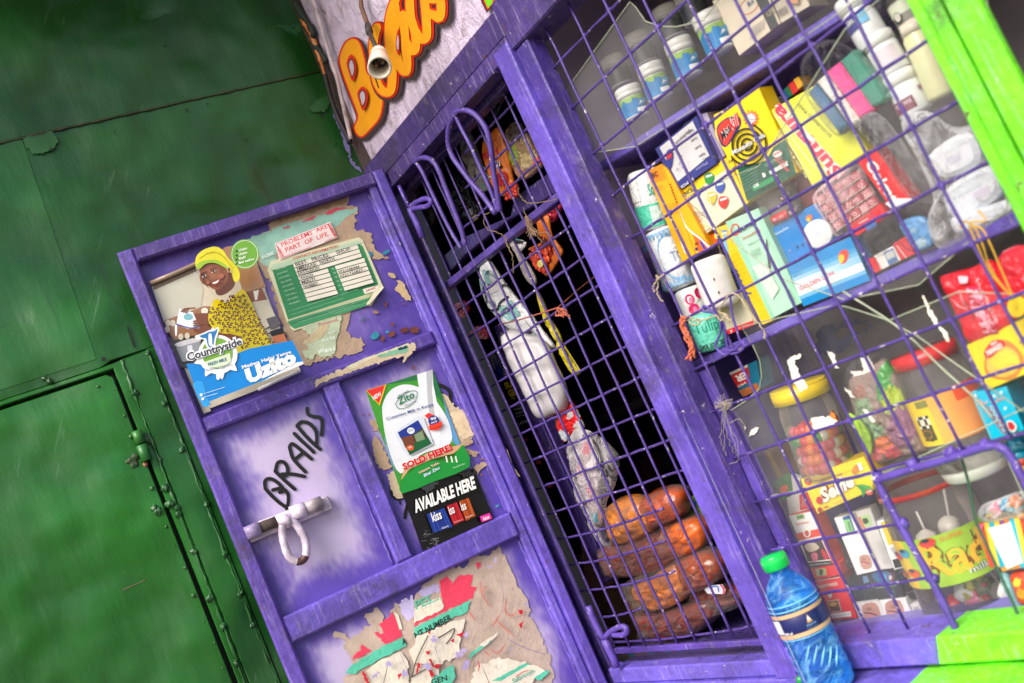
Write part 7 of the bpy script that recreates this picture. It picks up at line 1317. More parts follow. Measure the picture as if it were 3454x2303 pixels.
for i, pts in enumerate(([(800, 480), (840, 450), (905, 435), (900, 460), (850, 480), (880, 560), (955, 690), (895, 722), (850, 640), (820, 560)], [(1100, 410), (1150, 432), (1190, 538), (1165, 540)], [(1278, 562), (1385, 570), (1350, 460), (1412, 448), (1462, 550), (1305, 605)], [(978, 920), (1060, 902), (1120, 905), (1180, 940), (1150, 965), (1000, 1012)], [(1230, 685), (1270, 710), (1310, 765), (1280, 760)], [(510, 1060), (520, 1020), (560, 985), (585, 990), (560, 1030)], [(470, 980), (490, 985), (480, 1010)], [(1368, 850), (1400, 850), (1465, 945), (1440, 950), (1400, 900)], [(1120, 905), (1140, 850), (1150, 880), (1175, 935)])):
    mb = MB('matte'); mb.slab(FA(.044).fn(C1), jag(pts, 4, 14, i), .0012, .0004, (232, 226, 216) if i != 8 else (236, 120, 40)); mb.build('sticker_scrap', p3_)
mb = MB('matte'); mb.slab(FA(.044).fn(C2), jag([(690, 245), (740, 330), (800, 440), (840, 510), (900, 570), (925, 660), (895, 650), (860, 570), (790, 500), (730, 400)], 5, 18, 3), .0012, .0004, (236, 230, 216)); mb.build('sticker_scrap', p3_)
mb = MB('matte'); q = FA(.30).fn(C1); mb.poly(q, jag([(1010, 300), (1060, 220), (1200, 190), (1400, 170), (1450, 230), (1300, 300), (1240, 400), (1180, 430), (1010, 440)], 12, 26, 3), (36, 50, 130)); mb.poly(q, jag([(1140, 270), (1260, 210), (1400, 200), (1380, 260), (1200, 320)], 10, 22, 4), (84, 64, 60)); mb.build('paint_stain', kk)
# ================================================================ goods behind the door grille
D7 = crop(1950, 1600, .3826); D8 = crop(1300, 600, .3827)
def gpart(name, y0, y1, x0, x1, z0, z1, col, mat='paint', par=None, **kw):
    mb = MB(mat); box(mb, x0, x1, y0, y1, z0, z1, col); return mb.build(name, par or kk, **kw)
# inner frame of the counter: upright and cross panel
mb = MB('paint'); q = FA(.13).fn(D1); mb.slab(q, [(470, -420), (560, -470), (700, -10), (1372, 1500), (1600, 2010), (1500, 2080), (1280, 1590), (598, 20)], 0, -.03, (66, 48, 122), None, .002); mb.build('inner_upright', kk)
mb = MB('paint'); q = FA(.10).fn(B6); mb.slab(q, [(250, 770), (480, 560), (830, 400), (860, 260), (1080, 100), (1180, 30), (1225, 200), (800, 440), (480, 700), (330, 880)], 0, -.02, (66, 50, 118), None, .002); mb.build('inner_panel', kk)
mb = MB('paint'); q = FA(.09).fn(C6); mb.slab(q, [(900, 600), (1130, 350), (1190, 480), (960, 700)], 0, -.04, (64, 50, 120), None, .003); mb.build('inner_bracket', kk)
# bread shelf: board with worn painted edge
mb = MB('paint'); zb = -.426
P = [Vector((-1.66, .075, zb)), Vector((-1.10, .075, zb)), Vector((-1.10, .55, zb)), Vector((-1.66, .55, zb))]
mb.quad(*P, (66, 54, 116)); mb.build('counter_board', kk)
mb = MB('paper'); mb.grid(lambda x, y, o=0: Vector((x, .073, y)), -1.66, zb - .018, -1.10, zb, 70, 3, lambda x, y: ((96, 60, 50), (40, 110, 140), (110, 80, 60), (80, 70, 120))[int((noise.noise(Vector((x * 45, y * 60, 3))) + 1) * 2) % 4]); mb.build('counter_edge', kk)
def loaf(lobes, wraps, y, lab, cr=D7):
    sc_ = lambda P, k: [(sum(a for a, _ in P) / len(P) * (1 - k) + x * k, sum(b for _, b in P) / len(P) * (1 - k) + yy * k) for x, yy in P]
    lobes = [(sc_(P, 1.10), c, h) for P, c, h in lobes]; wraps = sc_(wraps, 1.03)
    root = thing('bread_loaf', FA(y).fn(cr)(*lobes[0][0][0]), label=lab, cat='bread', group='wrapped loaves stacked on the counter')
    for i, (pts, c, h) in enumerate(lobes):
        mb = MB('bread'); Pillow(smooth(pts, 5), h, .28, .0012, .02, i * 3.3 + y * 50).put(mb, FA(y).fn(cr), lambda x, yy, c=c: tuple(v * (1 + .25 * noise.noise(Vector((x * .012, yy * .012, c[1])))) for v in c), 0, 14); mb.build('crust', root)
    mb = MB('film'); Pillow(smooth(wraps, 5), max(l[2] for l in lobes) + .005, .30, .003, .022, y * 80).put(mb, FA(y).fn(cr), (235, 225, 220), 0, 20, False); mb.build('wrapper', root)
OR, BR, DK = (204, 104, 26), (158, 66, 20), (120, 40, 18)
loaf([([(560, 1220), (760, 1170), (960, 1120), (1180, 1080), (1240, 1200), (1130, 1330), (1000, 1380), (760, 1400), (640, 1330)], DK, .040)], [(540, 1200), (760, 1140), (1000, 1090), (1240, 1050), (1480, 1040), (1500, 1120), (1300, 1200), (1150, 1340), (980, 1400), (720, 1410), (600, 1420), (580, 1320)], .125, 'lowest wrapped loaf of the stack, dark crust, lying on the board')
loaf([([(1040, 1040), (1100, 960), (1250, 930), (1380, 930), (1480, 1000), (1490, 1080), (1380, 1130), (1200, 1120)], DK, .036)], [(1010, 1050), (1100, 950), (1250, 900), (1420, 900), (1500, 1000), (1510, 1100), (1380, 1170), (1180, 1130)], .140, 'small dark wrapped loaf at the right with a white and red label')
loaf([([(560, 960), (700, 880), (820, 800), (930, 760), (1000, 850), (1025, 960), (980, 1060), (860, 1130), (740, 1140), (620, 1080)], (214, 118, 34), .042), ([(940, 740), (1060, 680), (1180, 665), (1290, 730), (1310, 840), (1250, 920), (1100, 990), (1010, 940)], BR, .040)], [(430, 960), (560, 870), (800, 770), (1050, 660), (1190, 640), (1330, 740), (1340, 850), (1250, 940), (1020, 1060), (860, 1150), (700, 1180), (570, 1130), (470, 1060)], .115, 'third wrapped loaf from the top, two golden halves')
loaf([([(260, 640), (420, 580), (600, 510), (780, 470), (880, 470), (950, 600), (950, 690), (820, 780), (690, 830), (480, 850), (320, 840)], DK, .042), ([(800, 430), (940, 380), (1080, 360), (1160, 440), (1160, 560), (1080, 650), (950, 680), (880, 560)], (200, 92, 24), .040)], [(240, 620), (420, 560), (700, 460), (900, 370), (1080, 340), (1170, 440), (1170, 580), (1080, 670), (850, 780), (700, 840), (480, 870), (300, 860), (250, 740)], .125, 'second wrapped loaf from the top, dark red brown half beside a golden half')
loaf([([(330, 280), (400, 210), (540, 190), (650, 240), (700, 350), (710, 440), (620, 520), (480, 560), (370, 530), (340, 420)], (222, 130, 36), .042), ([(620, 240), (700, 140), (860, 105), (950, 160), (975, 270), (920, 350), (800, 400), (720, 430), (690, 330)], (196, 80, 24), .042)], [(320, 270), (420, 190), (640, 170), (760, 110), (900, 90), (1000, 130), (1010, 250), (930, 370), (760, 440), (620, 540), (470, 580), (360, 560), (330, 420)], .115, 'topmost wrapped loaf, bright golden half and brown half')
mb = MB('print'); q = FA(.09).fn(D7); mb.slab(q, [(1110, 1010), (1170, 980), (1270, 970), (1300, 1020), (1290, 1055), (1140, 1050)], 0, -.001, (206, 206, 216)); mb.lay = 1; mb.stroke(q, smooth([(1260, 975), (1285, 1010), (1285, 1050)], 3, False), 16, (190, 60, 90)); mb.stroke(q, smooth([(1180, 990), (1230, 985), (1240, 1030)], 3, False), 12, (70, 110, 180)); mb.build('bread_label', label='white label with red edge on the small dark loaf', cat='label')
# green packet behind the loaves
mb = MB('foil'); q = FA(.15).fn(D7); pl = Pillow(smooth([(980, 270), (1010, 180), (1080, 170), (1140, 240), (1210, 390), (1180, 420), (1050, 380), (980, 330)], 4), .008, .5, .001, .02, 3); pl.put(mb, q, blobs((110, 160, 30), [(1035, 265, 34, 46, (30, 80, 150)), (1075, 215, 12, 14, (30, 60, 30)), (1100, 290, 30, 20, (140, 190, 50))])); mb.build('snack_packet', label='lime green packet with a blue patch behind the top loaf', cat='packet')
# card sheets and boxes at the left of the loaves
q = FA(.20).fn(D5)
for pts, y, c, lb in (([(795, 620), (1075, 600), (1340, 1215), (1165, 1245)], .21, (120, 92, 62), 'plain brown cardboard box behind the purple upright'), ([(805, 80), (855, 110), (1045, 575), (862, 590), (835, 330)], .22, (170, 124, 108), 'pinkish bundle of paper sheets standing behind the purple upright'), ([(1185, 560), (1215, 560), (1455, 1130), (1430, 1118)], .16, (150, 110, 74), 'thin brown cardboard sheet edge beside the loaves'), ([(1215, 560), (1245, 540), (1470, 1090), (1440, 1110)], .165, (180, 138, 96), 'second cardboard sheet leaning against the loaves'), ([(1240, 540), (1300, 560), (1620, 1060), (1510, 1110)], .17, (202, 160, 116), 'lightest cardboard sheet nearest the loaves')):
    mb = MB('matte'); qq = FA(y).fn(D5); mb.slab(qq, pts, 0, -.05, c, None, .001); mb.lay = 1
    if c[0] == 170:
        for i in range(7): a = Vector((812 + i * 7, 110 + i * 8)); b_ = Vector((868 + i * 24, 580)); mb.stroke(qq, [tuple(a), tuple(b_)], 4, ((206, 110, 100), (200, 180, 160), (150, 100, 90))[i % 3])
    mb.build('cardboard', label=lb, cat='cardboard')
mb = MB('card'); qq = FA(.24).fn(D5); mb.slab(qq, [(668, 278), (820, 215), (835, 300), (700, 360)], 0, -.03, (150, 140, 140), None, .001); mb.lay = 1; mb.text(qq, 'Yell', (700, 300), (800, 262), (694, 268), (40, 20, 30), .04); mb.poly(qq, [(700, 320), (790, 280), (800, 310), (710, 352)], (190, 184, 180)); mb.build('small_box', label='small white box with dark lettering left of the paper bundle', cat='small box')
# hanging goods
def hang(name, lab, cat, y, cr, outline, colf, h=.008, draw=None, wr=.002, wsc=.03, seed=1, mat='foil', par=None, off=0):
    mb = MB(mat); q = FA(y).fn(cr, off); pl = Pillow(smooth(outline, 4), h, .32, wr, wsc, seed); pl.put(mb, q, colf, 0, 14); mb.lay = 3
    if draw: draw(mb, pl.over(q))
    return mb.build(name, par, label=lab, cat=cat) if not par else mb.build(name, par)
def d_(mb, f): mb.text(f, 'FRESH', (1000, 1150), (1160, 1090), (985, 1095), (206, 30, 40), .04); mb.poly(f, [(1010, 1215), (1175, 1140), (1195, 1210), (1040, 1290)], (50, 26, 20)); mb.text(f, 'TTURU', (1095, 1235), (1185, 1195), (1085, 1180), (230, 226, 220), .04); mb.stroke(f, [(1060, 1300), (1230, 1220)], 7, (230, 226, 220)); mb.poly(f, smooth([(1150, 1270), (1220, 1240), (1240, 1330), (1170, 1370)], 3), (170, 20, 24)); mb.stroke(f, smooth([(1020, 1190), (1060, 1280), (1085, 1400)], 3, False), 16, (40, 26, 24)); mb.stroke(f, smooth([(1030, 1200), (1068, 1290), (1092, 1400)], 3, False), 5, (206, 200, 190))
hang('snack_packet', 'orange snack packet with black band behind the rod loops', 'packet', .085, C6, [(985, 1010), (1060, 900), (1130, 850), (1180, 960), (1230, 1130), (1270, 1330), (1290, 1400), (1215, 1480), (1110, 1430), (1040, 1280)], (216, 112, 24), .008, d_)
def nuts(mb, q, region, n, r, cols, seed):
    rnd = random.Random(seed)
    for i in range(n):
        x, y = rnd.uniform(region[0], region[2]), rnd.uniform(region[1], region[3]); mb.blob(q(x, y, .006), r * rnd.uniform(.8, 1.2), rnd.choice(cols), 5, .2, (1, .6, 1.3))
nt_ = thing('nut_bag', FA(.08).fn(D8)(1430, 700), label='orange packet of red coated nuts hanging in front of the dark opening', cat='nut packet')
mb = MB('foil'); Pillow(smooth([(1330, 350), (1370, 310), (1440, 330), (1475, 500), (1560, 620), (1555, 690), (1430, 868), (1380, 790), (1290, 650), (1260, 620), (1380, 560), (1450, 490)], 3), .006, .5, .001, .03, 4, cen=(1420, 640)).put(mb, FA(.08).fn(D8), blobs((214, 110, 24), [(1430, 560, 60, 40, (90, 20, 16)), (1400, 680, 110, 90, (150, 40, 24))])); mb.build('packet', nt_)
mb = MB('gloss'); rnd = random.Random(4)
for i in range(70):
    a, b_ = rnd.uniform(0, 1), rnd.uniform(0, 1); x = 1310 + 200 * a - 0 * b_; y = 620 + 190 * b_
    if x > 1500 - (y - 700) * .5 or x < 1300 + max(0, (y - 680)) * .6: continue
    mb.blob(FA(.08).fn(D8)(x, y, .008), .0045, rnd.choice(((206, 70, 40), (190, 50, 30), (220, 96, 50))), 5, .2, (1, .6, 1.3))
mb.build('nut', nt_, kind='stuff')
mb = MB('print'); mb.poly(FA(.08).fn(D8, .016), ell(1365, 755, 26, 34, .2), (206, 200, 110), 0); mb.build('badge', nt_)
mb = MB('gloss'); rnd = random.Random(6)
for i in range(60):
    x, y = rnd.uniform(1060, 1160), rnd.uniform(50, 180)
    if y > 190 - (x - 1060) * .6 + 20: continue
    mb.blob(FA(.08).fn(D8)(x, y, 0), .0045, rnd.choice(((206, 60, 40), (170, 40, 30))), 5, .2)
mb.build('nut', label='red coated nuts at the foot of the orange packet behind the loops', cat='nuts', kind='stuff')
hang('snack_bag', 'clear bag of pale green and pink puffs in the upper right of the grille door', 'snack bag', .09, C6, [(1200, 880), (1300, 800), (1390, 900), (1470, 1050), (1530, 1180), (1480, 1250), (1360, 1330), (1300, 1280), (1240, 1130)], blobs((150, 120, 84), [(1300, 1110, 50, 90, (140, 160, 60)), (1420, 1130, 60, 60, (190, 170, 120)), (1360, 1250, 70, 50, (190, 140, 110)), (1490, 1140, 26, 40, (190, 50, 50)), (1300, 900, 80, 90, (80, 66, 60))]), .012, None, .004, .02, 3)
hang('snack_packet', 'red and black packet tops under the inner bracket', 'packet', .12, C6, [(1020, 640), (1100, 560), (1180, 500), (1210, 560), (1150, 700), (1090, 840), (1030, 780)], blobs((20, 18, 18), [(1120, 590, 60, 60, (170, 20, 30)), (1170, 530, 30, 40, (190, 30, 40)), (1110, 660, 22, 30, (70, 66, 66)), (1060, 670, 20, 16, (170, 160, 130))]), .006)
def d_(mb, f):
    T = (130, 176, 176)
    mb.poly(f, [(880, 810), (960, 800), (1020, 890), (930, 930)], T); mb.stroke(f, [(890, 800), (1030, 900), (940, 935)], 5, (20, 24, 30)); mb.text(f, 'm', (915, 850), (955, 830), (905, 820), (20, 24, 30), .03)
    mb.poly(f, [(850, 880), (900, 900), (900, 980), (850, 1000)], T); mb.stroke(f, smooth([(905, 920), (900, 1000), (925, 1060), (915, 1090)], 3, False), 14, (16, 18, 24))
    mb.stroke(f, smooth([(965, 1155), (1030, 1140), (1060, 1080), (1110, 1040)], 4, False), 22, (16, 18, 26)); mb.poly(f, [(1040, 1130), (1140, 1060), (1230, 1190), (1140, 1250), (1060, 1200)], T)
    mb.text(f, 'GLUCOSE', (1025, 1232), (1180, 1135), (1000, 1192), (16, 18, 26), .03); mb.poly(f, [(1050, 932), (1078, 918), (1090, 940), (1066, 955)], (14, 14, 18)); mb.poly(f, [(1265, 1355), (1320, 1315), (1335, 1345), (1290, 1390)], (16, 18, 26)); mb.poly(f, [(1310, 1380), (1345, 1350), (1430, 1470), (1400, 1500)], T); mb.text(f, 'm', (1365, 1420), (1395, 1400), (1355, 1395), (20, 24, 30), .03)
    mb.stroke(f, [(950, 1020), (1090, 950)], 3, (60, 66, 70)); mb.stroke(f, [(1280, 1240), (1350, 1350), (1440, 1480)], 3, (40, 44, 50)); mb.poly(f, ell(985, 1090, 26, 30), (110, 140, 140)); mb.stroke(f, [(1215, 1250), (1200, 1310)], 3, (120, 120, 120))
hang('glucose_packet', 'white and pale teal packets printed GLUCOSE hanging behind the bars', 'packet', .085, D8, [(830, 800), (870, 720), (920, 720), (980, 800), (1060, 920), (1180, 1070), (1290, 1200), (1380, 1320), (1500, 1490), (1400, 1510), (1220, 1420), (1060, 1300), (950, 1180), (880, 1080), (840, 940)], (206, 206, 208), .010, d_, .003, .015, 5)
hang('carrier_bag', 'bulging white plastic bag hanging low behind the bars', 'plastic bag', .075, B7, [(455, 720), (520, 690), (620, 720), (720, 750), (800, 840), (850, 960), (900, 1060), (940, 1200), (915, 1300), (840, 1340), (750, 1370), (700, 1290), (620, 1130), (540, 960), (480, 820)], (196, 192, 194), .030, lambda mb, f: (mb.text(f, 'ISMOOT', (455, 790), (495, 680), (440, 770), (130, 130, 140), .02)), .001, .006, 7, 'gloss')
hang('carrier_bag', 'twisted neck of thin clear grey bag between glucose packets and nuts', 'plastic bag', .09, B6, [(825, 570), (870, 560), (900, 640), (960, 740), (1010, 820), (1035, 890), (1010, 930), (960, 880), (920, 800), (890, 700)], (170, 160, 158), .006, None, .002, .03, 2)
hang('glucose_packet', 'white packet with black chevron at the top beside the twine tangle', 'packet', .09, D8, [(1090, 540), (1150, 530), (1240, 560), (1235, 610), (1180, 660), (1140, 650), (1110, 600)], blobs((200, 198, 196), [(1180, 560, 50, 18, (20, 22, 26)), (1160, 520, 50, 24, (70, 120, 120))]), .004)
hang('plastic_strip', 'long yellow plastic packet twisted down the dark opening', 'packet', .09, B7, [(690, 400), (730, 440), (765, 560), (820, 640), (880, 740), (910, 860), (960, 950), (1030, 1010), (985, 1050), (920, 960), (880, 870), (840, 760), (770, 650), (720, 520)], (186, 172, 20), .006, None, .004, .03, 9)
for pts, lb in (([(400, 1090), (430, 1050), (500, 1035), (530, 1080), (510, 1160), (430, 1180), (392, 1150)], 'upper bag of pinkish red sweets at the left of the door grille'), ([(540, 1265), (590, 1225), (640, 1230), (680, 1300), (650, 1330), (570, 1300)], 'lower bag of pinkish red sweets behind the purple upright'), ([(1080, 330), (1160, 280), (1240, 260), (1230, 330), (1170, 450), (1120, 400)], 'dark red bag of sweets at the top beside the centre post')):
    hang('sweet_bag', lb, 'sweet bag', .10, B6, pts, lambda x, y: (196, 44, 70) if noise.noise(Vector((x * .06, y * .06, 0))) > -.1 else (130, 20, 40), .010, None, .004, .05, 4)
def d_(mb, q):
    YL = (226, 200, 20); mb.text(q, 'SUPER', (590, 180), (760, 110), (565, 120), YL, .05); mb.text(q, 'GLUE', (630, 260), (770, 200), (600, 190), YL, .05); mb.stroke(q, [(630, 270), (680, 262)], 7, YL)
    for i, t in enumerate(('GLASS WOOD', 'PAPER', 'Leather', 'NET 3g')): mb.text(q, t, (660 + i * 12, 350 + i * 34), (735 + i * 14, 330 + i * 34), (655 + i * 12, 332 + i * 34), (200, 200, 200), .02)
    mb.text(q, 'KILL', (690, 535), (730, 520), (682, 508), (206, 206, 206), .02); mb.text(q, 'BICYCLE', (740, 515), (810, 490), (732, 490), (206, 206, 206), .02); mb.stroke(q, [(680, 545), (730, 530), (722, 498), (672, 512)], 3, (206, 206, 206), True)
carton('glue_card', 'black glue card with yellow SUPER GLUE lettering behind the upright', 'glue card', FA(.14), D1, [(470, 130), (760, 20), (880, 500), (672, 585)], .01, (18, 17, 20), None, d_, mat='print')
def d_(mb, q):
    for i in range(9): a = -1.9 + i * .42; mb.stroke(q, [(395 + 12 * math.cos(a), 1000 + 14 * math.sin(a)), (395 + 62 * math.cos(a), 1000 + 90 * math.sin(a))], 8, (40, 60, 170))
    mb.poly(q, [(370, 1000), (440, 975), (450, 1060), (400, 1070)], (60, 80, 190)); mb.text(q, 'Voi', (375, 870), (400, 910), (392, 862), (30, 30, 60), .04)
carton('sachet', 'white sachet with dark blue rays above the black glue card', 'sachet', FA(.15), B7, [(320, 880), (385, 850), (470, 1050), (380, 1080)], .008, (176, 176, 186), None, d_, mat='foil')
hang('red_packet', 'red and white packet with round eyes below the white bag', 'packet', .085, D1, [(1060, 460), (1120, 380), (1190, 262), (1260, 340), (1320, 470), (1345, 550), (1240, 600), (1160, 690), (1090, 560)], blobs((206, 26, 26), [(1080, 490, 26, 46, (60, 56, 56)), (1225, 410, 26, 40, (180, 176, 176)), (1170, 620, 70, 46, (190, 200, 206)), (1310, 520, 40, 60, (200, 196, 190)), (1290, 360, 22, 60, (206, 200, 200))]), .008, None, .003, .03, 3)
cbg = thing('crumpled_bag', FA(.07).fn(D1)(1400, 1000), label='large crumpled clear bag with pinkish smears hanging above the loaves', cat='plastic bag')
mb = MB('foil'); Pillow(smooth([(1290, 680), (1400, 640), (1450, 760), (1470, 980), (1500, 1200), (1520, 1460), (1440, 1480), (1390, 1250), (1310, 1080), (1260, 860)], 4), .010, .5, .006, .03, 2).put(mb, FA(.085).fn(D1), blobs((176, 160, 164), [(1380, 720, 50, 60, (196, 110, 120)), (1330, 950, 40, 60, (190, 126, 130)), (1440, 1130, 30, 70, (190, 116, 122)), (1480, 1400, 40, 60, (60, 150, 170)), (1500, 1380, 16, 30, (200, 110, 70))])); mb.build('contents', cbg)
mb = MB('milky'); Pillow(smooth([(1180, 700), (1260, 560), (1400, 580), (1500, 640), (1640, 760), (1680, 860), (1640, 1100), (1560, 1260), (1560, 1460), (1600, 1700), (1480, 1640), (1380, 1400), (1270, 1220), (1240, 980), (1200, 820)], 4), .022, .5, .005, .012, 5).put(mb, FA(.065).fn(D1), (190, 184, 188), 0, 18, False); mb.build('film', cbg)
# dark stock in the room
for i, (cr, pts, y, c, lb) in enumerate(((D8, [(560, 40), (680, -40), (760, 120), (860, 300), (740, 420), (640, 260)], .16, (16, 15, 18), 'shiny black plastic packet behind the rod loops'), (D8, [(290, 280), (400, 260), (440, 380), (350, 480), (290, 400)], .14, (110, 108, 106), 'grey crumpled packet by the upper bolt'), (D1, [(620, 600), (850, 560), (1000, 840), (860, 960), (760, 900)], .20, (22, 20, 22), 'dark folded packets below the glue card'), (D1, [(780, 900), (1020, 880), (1160, 1150), (920, 1260)], .22, (24, 22, 24), 'lower dark packets beside the upright'), (D1, [(430, 200), (520, 180), (560, 330), (500, 420), (440, 330)], .16, (110, 60, 40), 'brown packet left of the glue card'), (C6, [(800, 960), (880, 900), (960, 1080), (1060, 1380), (960, 1420), (860, 1200)], .13, (150, 148, 140), 'pale printed packet behind the rod loops left of the orange one'))):
    hang('packet', lb, 'packet', y, cr, pts, c, .012, (lambda mb, f: [mb.text(f, 'NOVA', (850, 1100), (900, 1000), (830, 1090), (60, 60, 60), .01), mb.poly(f, [(950, 1270), (975, 1260), (985, 1290), (960, 1300)], (20, 20, 20)), mb.poly(f, [(1000, 1360), (1040, 1345), (1060, 1400), (1030, 1410)], (100, 170, 150))]) if i == 5 else None, .006, .03, i)
mb = MB('gloss')
for x, y in ((780, 660), (900, 880), (1010, 1105), (740, 850), (870, 600), (960, 830)): mb.blob(FA(.18).fn(D1)(x, y), .006, (190, 70, 50), 6, .3)
mb.build('sweet_heap', label='tiny orange red sweets glinting among the dark packets', cat='sweets', kind='stuff')
carton('yellow_label', 'small yellow label on the black packet behind the rod loops', 'label', FA(.14), D8, [(745, 355), (795, 320), (812, 358), (765, 395)], .002, (170, 156, 40), None, None, mat='print')
carton('white_label', 'small white label above the yellow one on the black packet', 'label', FA(.14), D8, [(730, 280), (755, 270), (768, 320), (748, 330)], .002, (150, 150, 150), None, None, mat='print')
# strings and twine
def strands(name, lab, y, cr, lines, col, r, cat='string'):
    root = thing(name, FA(y).fn(cr)(*lines[0][0]), label=lab, cat=cat)
    mb = MB('matte'); q = FA(y).fn(cr)
    for i, st in enumerate(lines): mb.tube([q(x, y_) + FA(0).n * random.uniform(0, .004) for x, y_ in smooth(st, 5, False)], r, col, 5, True, .2)
    mb.build('strand', root, kind='stuff'); return root
rnd = random.Random(8)
L_ = []
for i in range(26):
    a = rnd.uniform(0, 6.28); L_.append([(320, 800), (320 + 35 * math.cos(a) + rnd.uniform(-8, 8), 800 + 30 * math.sin(a)), (320 + 70 * math.cos(a + .4), 800 + 62 * math.sin(a + .3))])
L_ += [[(320, 800), (345, 900), (375, 1020), (410, 1120), (415, 1200)], [(320, 800), (330, 930), (355, 1060), (400, 1180)], [(310, 820), (320, 960), (330, 1100), (300, 1200), (235, 1220)], [(330, 810), (360, 960), (420, 1080), (430, 1230), (370, 1260), (300, 1300), (270, 1350), (300, 1430), (370, 1455), (410, 1400), (400, 1330)], [(325, 830), (310, 950), (300, 1080), (345, 1200)], [(360, 960), (440, 920), (480, 960), (478, 1000)], [(350, 1230), (300, 1240), (240, 1215)], [(350, 1225), (320, 1300), (325, 1330)]]
strands('frayed_string', 'frayed grey string knotted on the lower left grille crossing', .010, C1, L_, (150, 140, 126), .0005)
strands('twine', 'pale twine tied on the grille, its ends hanging over the tissue rolls', .010, A5, [[(400, 985), (375, 960), (385, 1020), (380, 1080), (400, 1130), (420, 1155)], [(430, 950), (380, 1000), (350, 1050), (365, 1080)], [(915, 1105), (960, 1090), (1010, 1130), (1060, 1210), (1120, 1290), (1170, 1350), (1200, 1440)], [(920, 1110), (880, 1160), (850, 1230), (900, 1260), (930, 1310)], [(900, 1260), (860, 1300), (830, 1260), (740, 1290), (660, 1300), (630, 1270)], [(880, 1260), (930, 1290), (945, 1330)], [(660, 1300), (690, 1280), (700, 1320), (650, 1330), (620, 1300)]], (176, 158, 130), .0012)
strands('twine', 'orange red nylon twine hanging from the lower left grille crossing', .006, A5, [[(600, 1280), (570, 1270), (580, 1340), (620, 1400), (640, 1480), (620, 1560)], [(560, 1290), (570, 1380), (630, 1440), (650, 1520), (600, 1590)], [(590, 1290), (575, 1350), (600, 1450), (650, 1500), (660, 1580)], [(580, 1270), (560, 1330), (610, 1420), (630, 1530), (640, 1600)]], (196, 100, 70), .0020)
L_ = [[(960 + rnd.uniform(-10, 10), 400), (980 + rnd.uniform(-20, 20), 450 + rnd.uniform(0, 30)), (1000 + rnd.uniform(-40, 60), 540 + rnd.uniform(-20, 40))] for i in range(16)] + [[(940, 330), (950, 380), (990, 440)], [(900, 180), (910, 240), (950, 290), (1000, 300), (1060, 295), (1150, 280), (1200, 265)], [(1080, 600), (1050, 540), (1120, 520), (1150, 560)], [(790, 540), (800, 600), (840, 660), (860, 740), (868, 830)], [(800, 545), (830, 640), (855, 700)], [(640, 440), (670, 500), (740, 520), (780, 545)], [(640, 440), (650, 390), (690, 370)]]
strands('twine', 'tangle of brown twine hanging under the cross rail of the grille door', .012, B6, L_, (130, 104, 80), .0008)
mb = MB('matte'); q = FA(.02).fn(B7); q1_ = FA(.2).fn(B7); mb.tube([FA(.05).fn(B7)(410, 660), FA(.05).fn(B7)(560, 625), q(740, 570), q(855, 530), q1_(1000, 400), q1_(1180, 260)], .0013, (150, 76, 62), 6); mb.build('cord', label='reddish brown cord stretched behind the grille door bars', cat='cord')
L_ = [[(855, 530), (870 + rnd.uniform(-30, 70), 560 + rnd.uniform(-20, 30)), (880 + rnd.uniform(-30, 80), 575 + rnd.uniform(-20, 30))] for i in range(14)]
strands('cord_knot', 'small frayed orange knot on the middle of the grille door', .018, B7, L_, (170, 90, 66), .0010, 'knot')
# ================================================================ blue water bottle on the ledge
bt = thing('water_bottle', (-1.018, -.052, -.447), label='blue drinking water bottle with green cap and navy label, standing on the ledge', cat='bottle')
bb = Vector((-1.018, -.052, -.447)); UP = Vector((0, 0, 1)); R_ = .0345
def wv(h, r): return r * (1 + .0)
prof = [(0, .001), (0, .026), (.004, .031), (.010, .0335)]
for i in range(16): h = .014 + i * .0044; prof.append((h, .0335 + (.0009 if i % 3 else -.0006)))
prof += [(.086, .0330), (.088, .0322), (.112, .0322), (.114, .0335), (.120, .0345), (.128, .0340), (.138, .0310), (.148, .0255), (.156, .0190), (.160, .0150), (.166, .0140), (.168, .0155), (.170, .0140)]
mb = MB('pet'); mb.lathe(bb, UP, prof, (110, 200, 255), 48); mb.build('body', bt)
mb = MB('water'); mb.lathe(bb, UP, [(.1215, .001), (.1215, .0325)], (60, 170, 250), 40); mb.build('water', bt)
f = cyl(bb, UP, R_); mb = MB('gloss')
for k in range(5): mb.tube([f(-34 + k * 15 + 26 * t, .060 - k * .004 + .022 * t - .012, -.0006) for t in (0, .25, .5, .75, 1)], [.0006, .0012, .0014, .0012, .0006], (120, 186, 236), 6)
for r_, h_ in ((.0340, .1255), (.0342, .1185), (.0330, .0800)): mb.tube([bb + Vector((r_ * math.cos(a), r_ * math.sin(a), h_)) for a in [math.pi * i / 24 for i in range(48)]], .0009, (120, 190, 240), 6, closed=True)
build_loose(mb, 'rib', bt)
mb = MB('print'); NAVY = (30, 36, 92)
mb.lathe(bb, UP, [(.082, .0338), (.0825, .0346), (.1145, .0346), (.115, .0338)], NAVY, 48, colf=None); mb.lay = 1
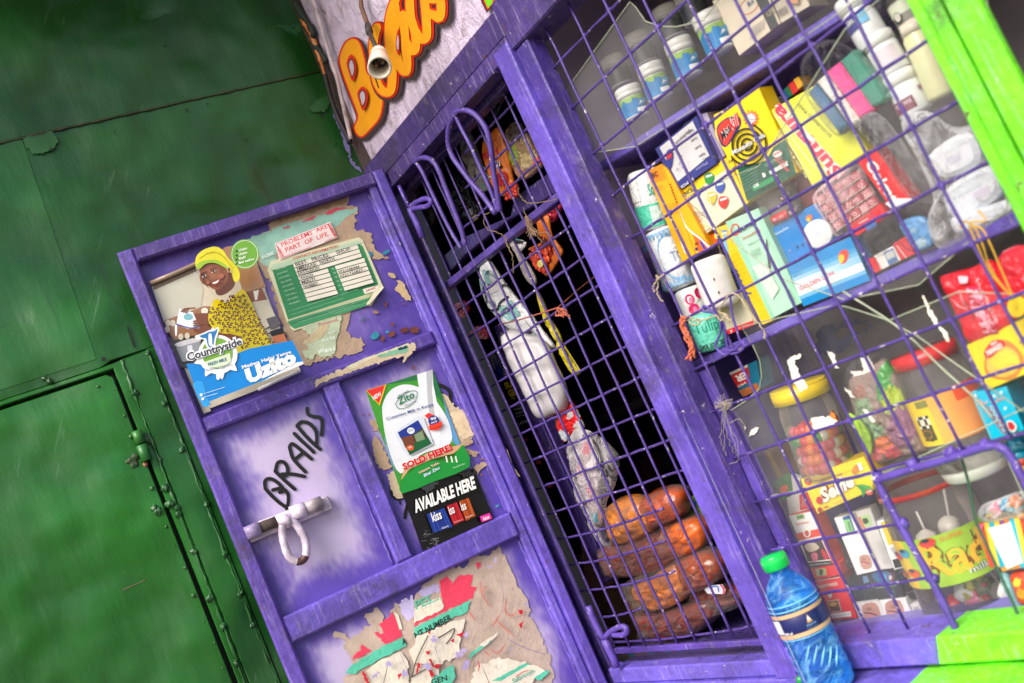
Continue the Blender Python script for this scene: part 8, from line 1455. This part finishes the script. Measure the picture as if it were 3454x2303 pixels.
wrap(mb, f, -180, .0825, 180, .088, (206, 164, 126), 60); wrap(mb, f, -180, .110, 180, .115, (206, 164, 126), 60); wrap(mb, f, -88, .090, -52, .108, (226, 226, 232), 8); wrap(mb, f, 40, .089, 86, .110, (46, 54, 110), 8)
mb.poly(f, [(8, .097), (14, .108), (20, .097)], (206, 150, 90)); mb.poly(f, [(10, .100), (14, .106), (18, .100)], (226, 226, 226)); ctext(mb, f, 'AQUA', 4, .0925, 26, .096, (120, 150, 200), .02); ctext(mb, f, 'mineral water', 2, .0895, 28, .0915, (100, 130, 180))
for i in range(7): ctext(mb, f, 'natural spring water', 46, .107 - i * .0024, 80, .1086 - i * .0024, (120, 130, 180))
ctext(mb, f, '500 ml', -46, .0895, -28, .093, WHT, .02); mb.stroke(f, [(-50, .090), (-49, .108)], .6, (180, 180, 200)); mb.build('label', bt)
mb = MB('gloss'); cp_ = [(.168, .001), (.168, .0172), (.170, .0178), (.184, .0172), (.187, .0160), (.1875, .001)]; mb.lathe(bb, UP, cp_, (10, 190, 84), 48)
for k in range(36): a = 2 * math.pi * k / 36; mb.tube([bb + Vector((.0176 * math.cos(a), .0176 * math.sin(a), .170)), bb + Vector((.0172 * math.cos(a), .0172 * math.sin(a), .184))], .0006, (10, 180, 80), 4)
mb.build('cap', bt)
mb = MB('gloss'); mb.blob((-1.075, -.045, -.437), .007, (30, 150, 60), 6, .3); mb.build('bottle_scrap', label='tiny green and gold scrap on the ledge left of the water bottle', cat='scrap')
# a single wire hook near the lower left window bars
mb = MB('bar'); q = FA(.012).fn(C3); mb.tube([q(x, y) for x, y in smooth([(240, 490), (290, 485), (310, 465), (330, 500), (300, 490), (350, 470)], 4, False)], .002, PUR, 6); mb.build('wire_hook', label='twist of wire fixing the grille to the centre post by the bottle', cat='wire')
mb = MB('matte'); q = F0.fn(C3, .017)
for x, y in ((205, 205), (282, 243)): mb.poly(FA(.055).fn(C3, .001), ell(x, y, 9, 20 if x > 250 else 9, .2, 10), (214, 200, 180), 0)
mb.build('paint_chip', kk)
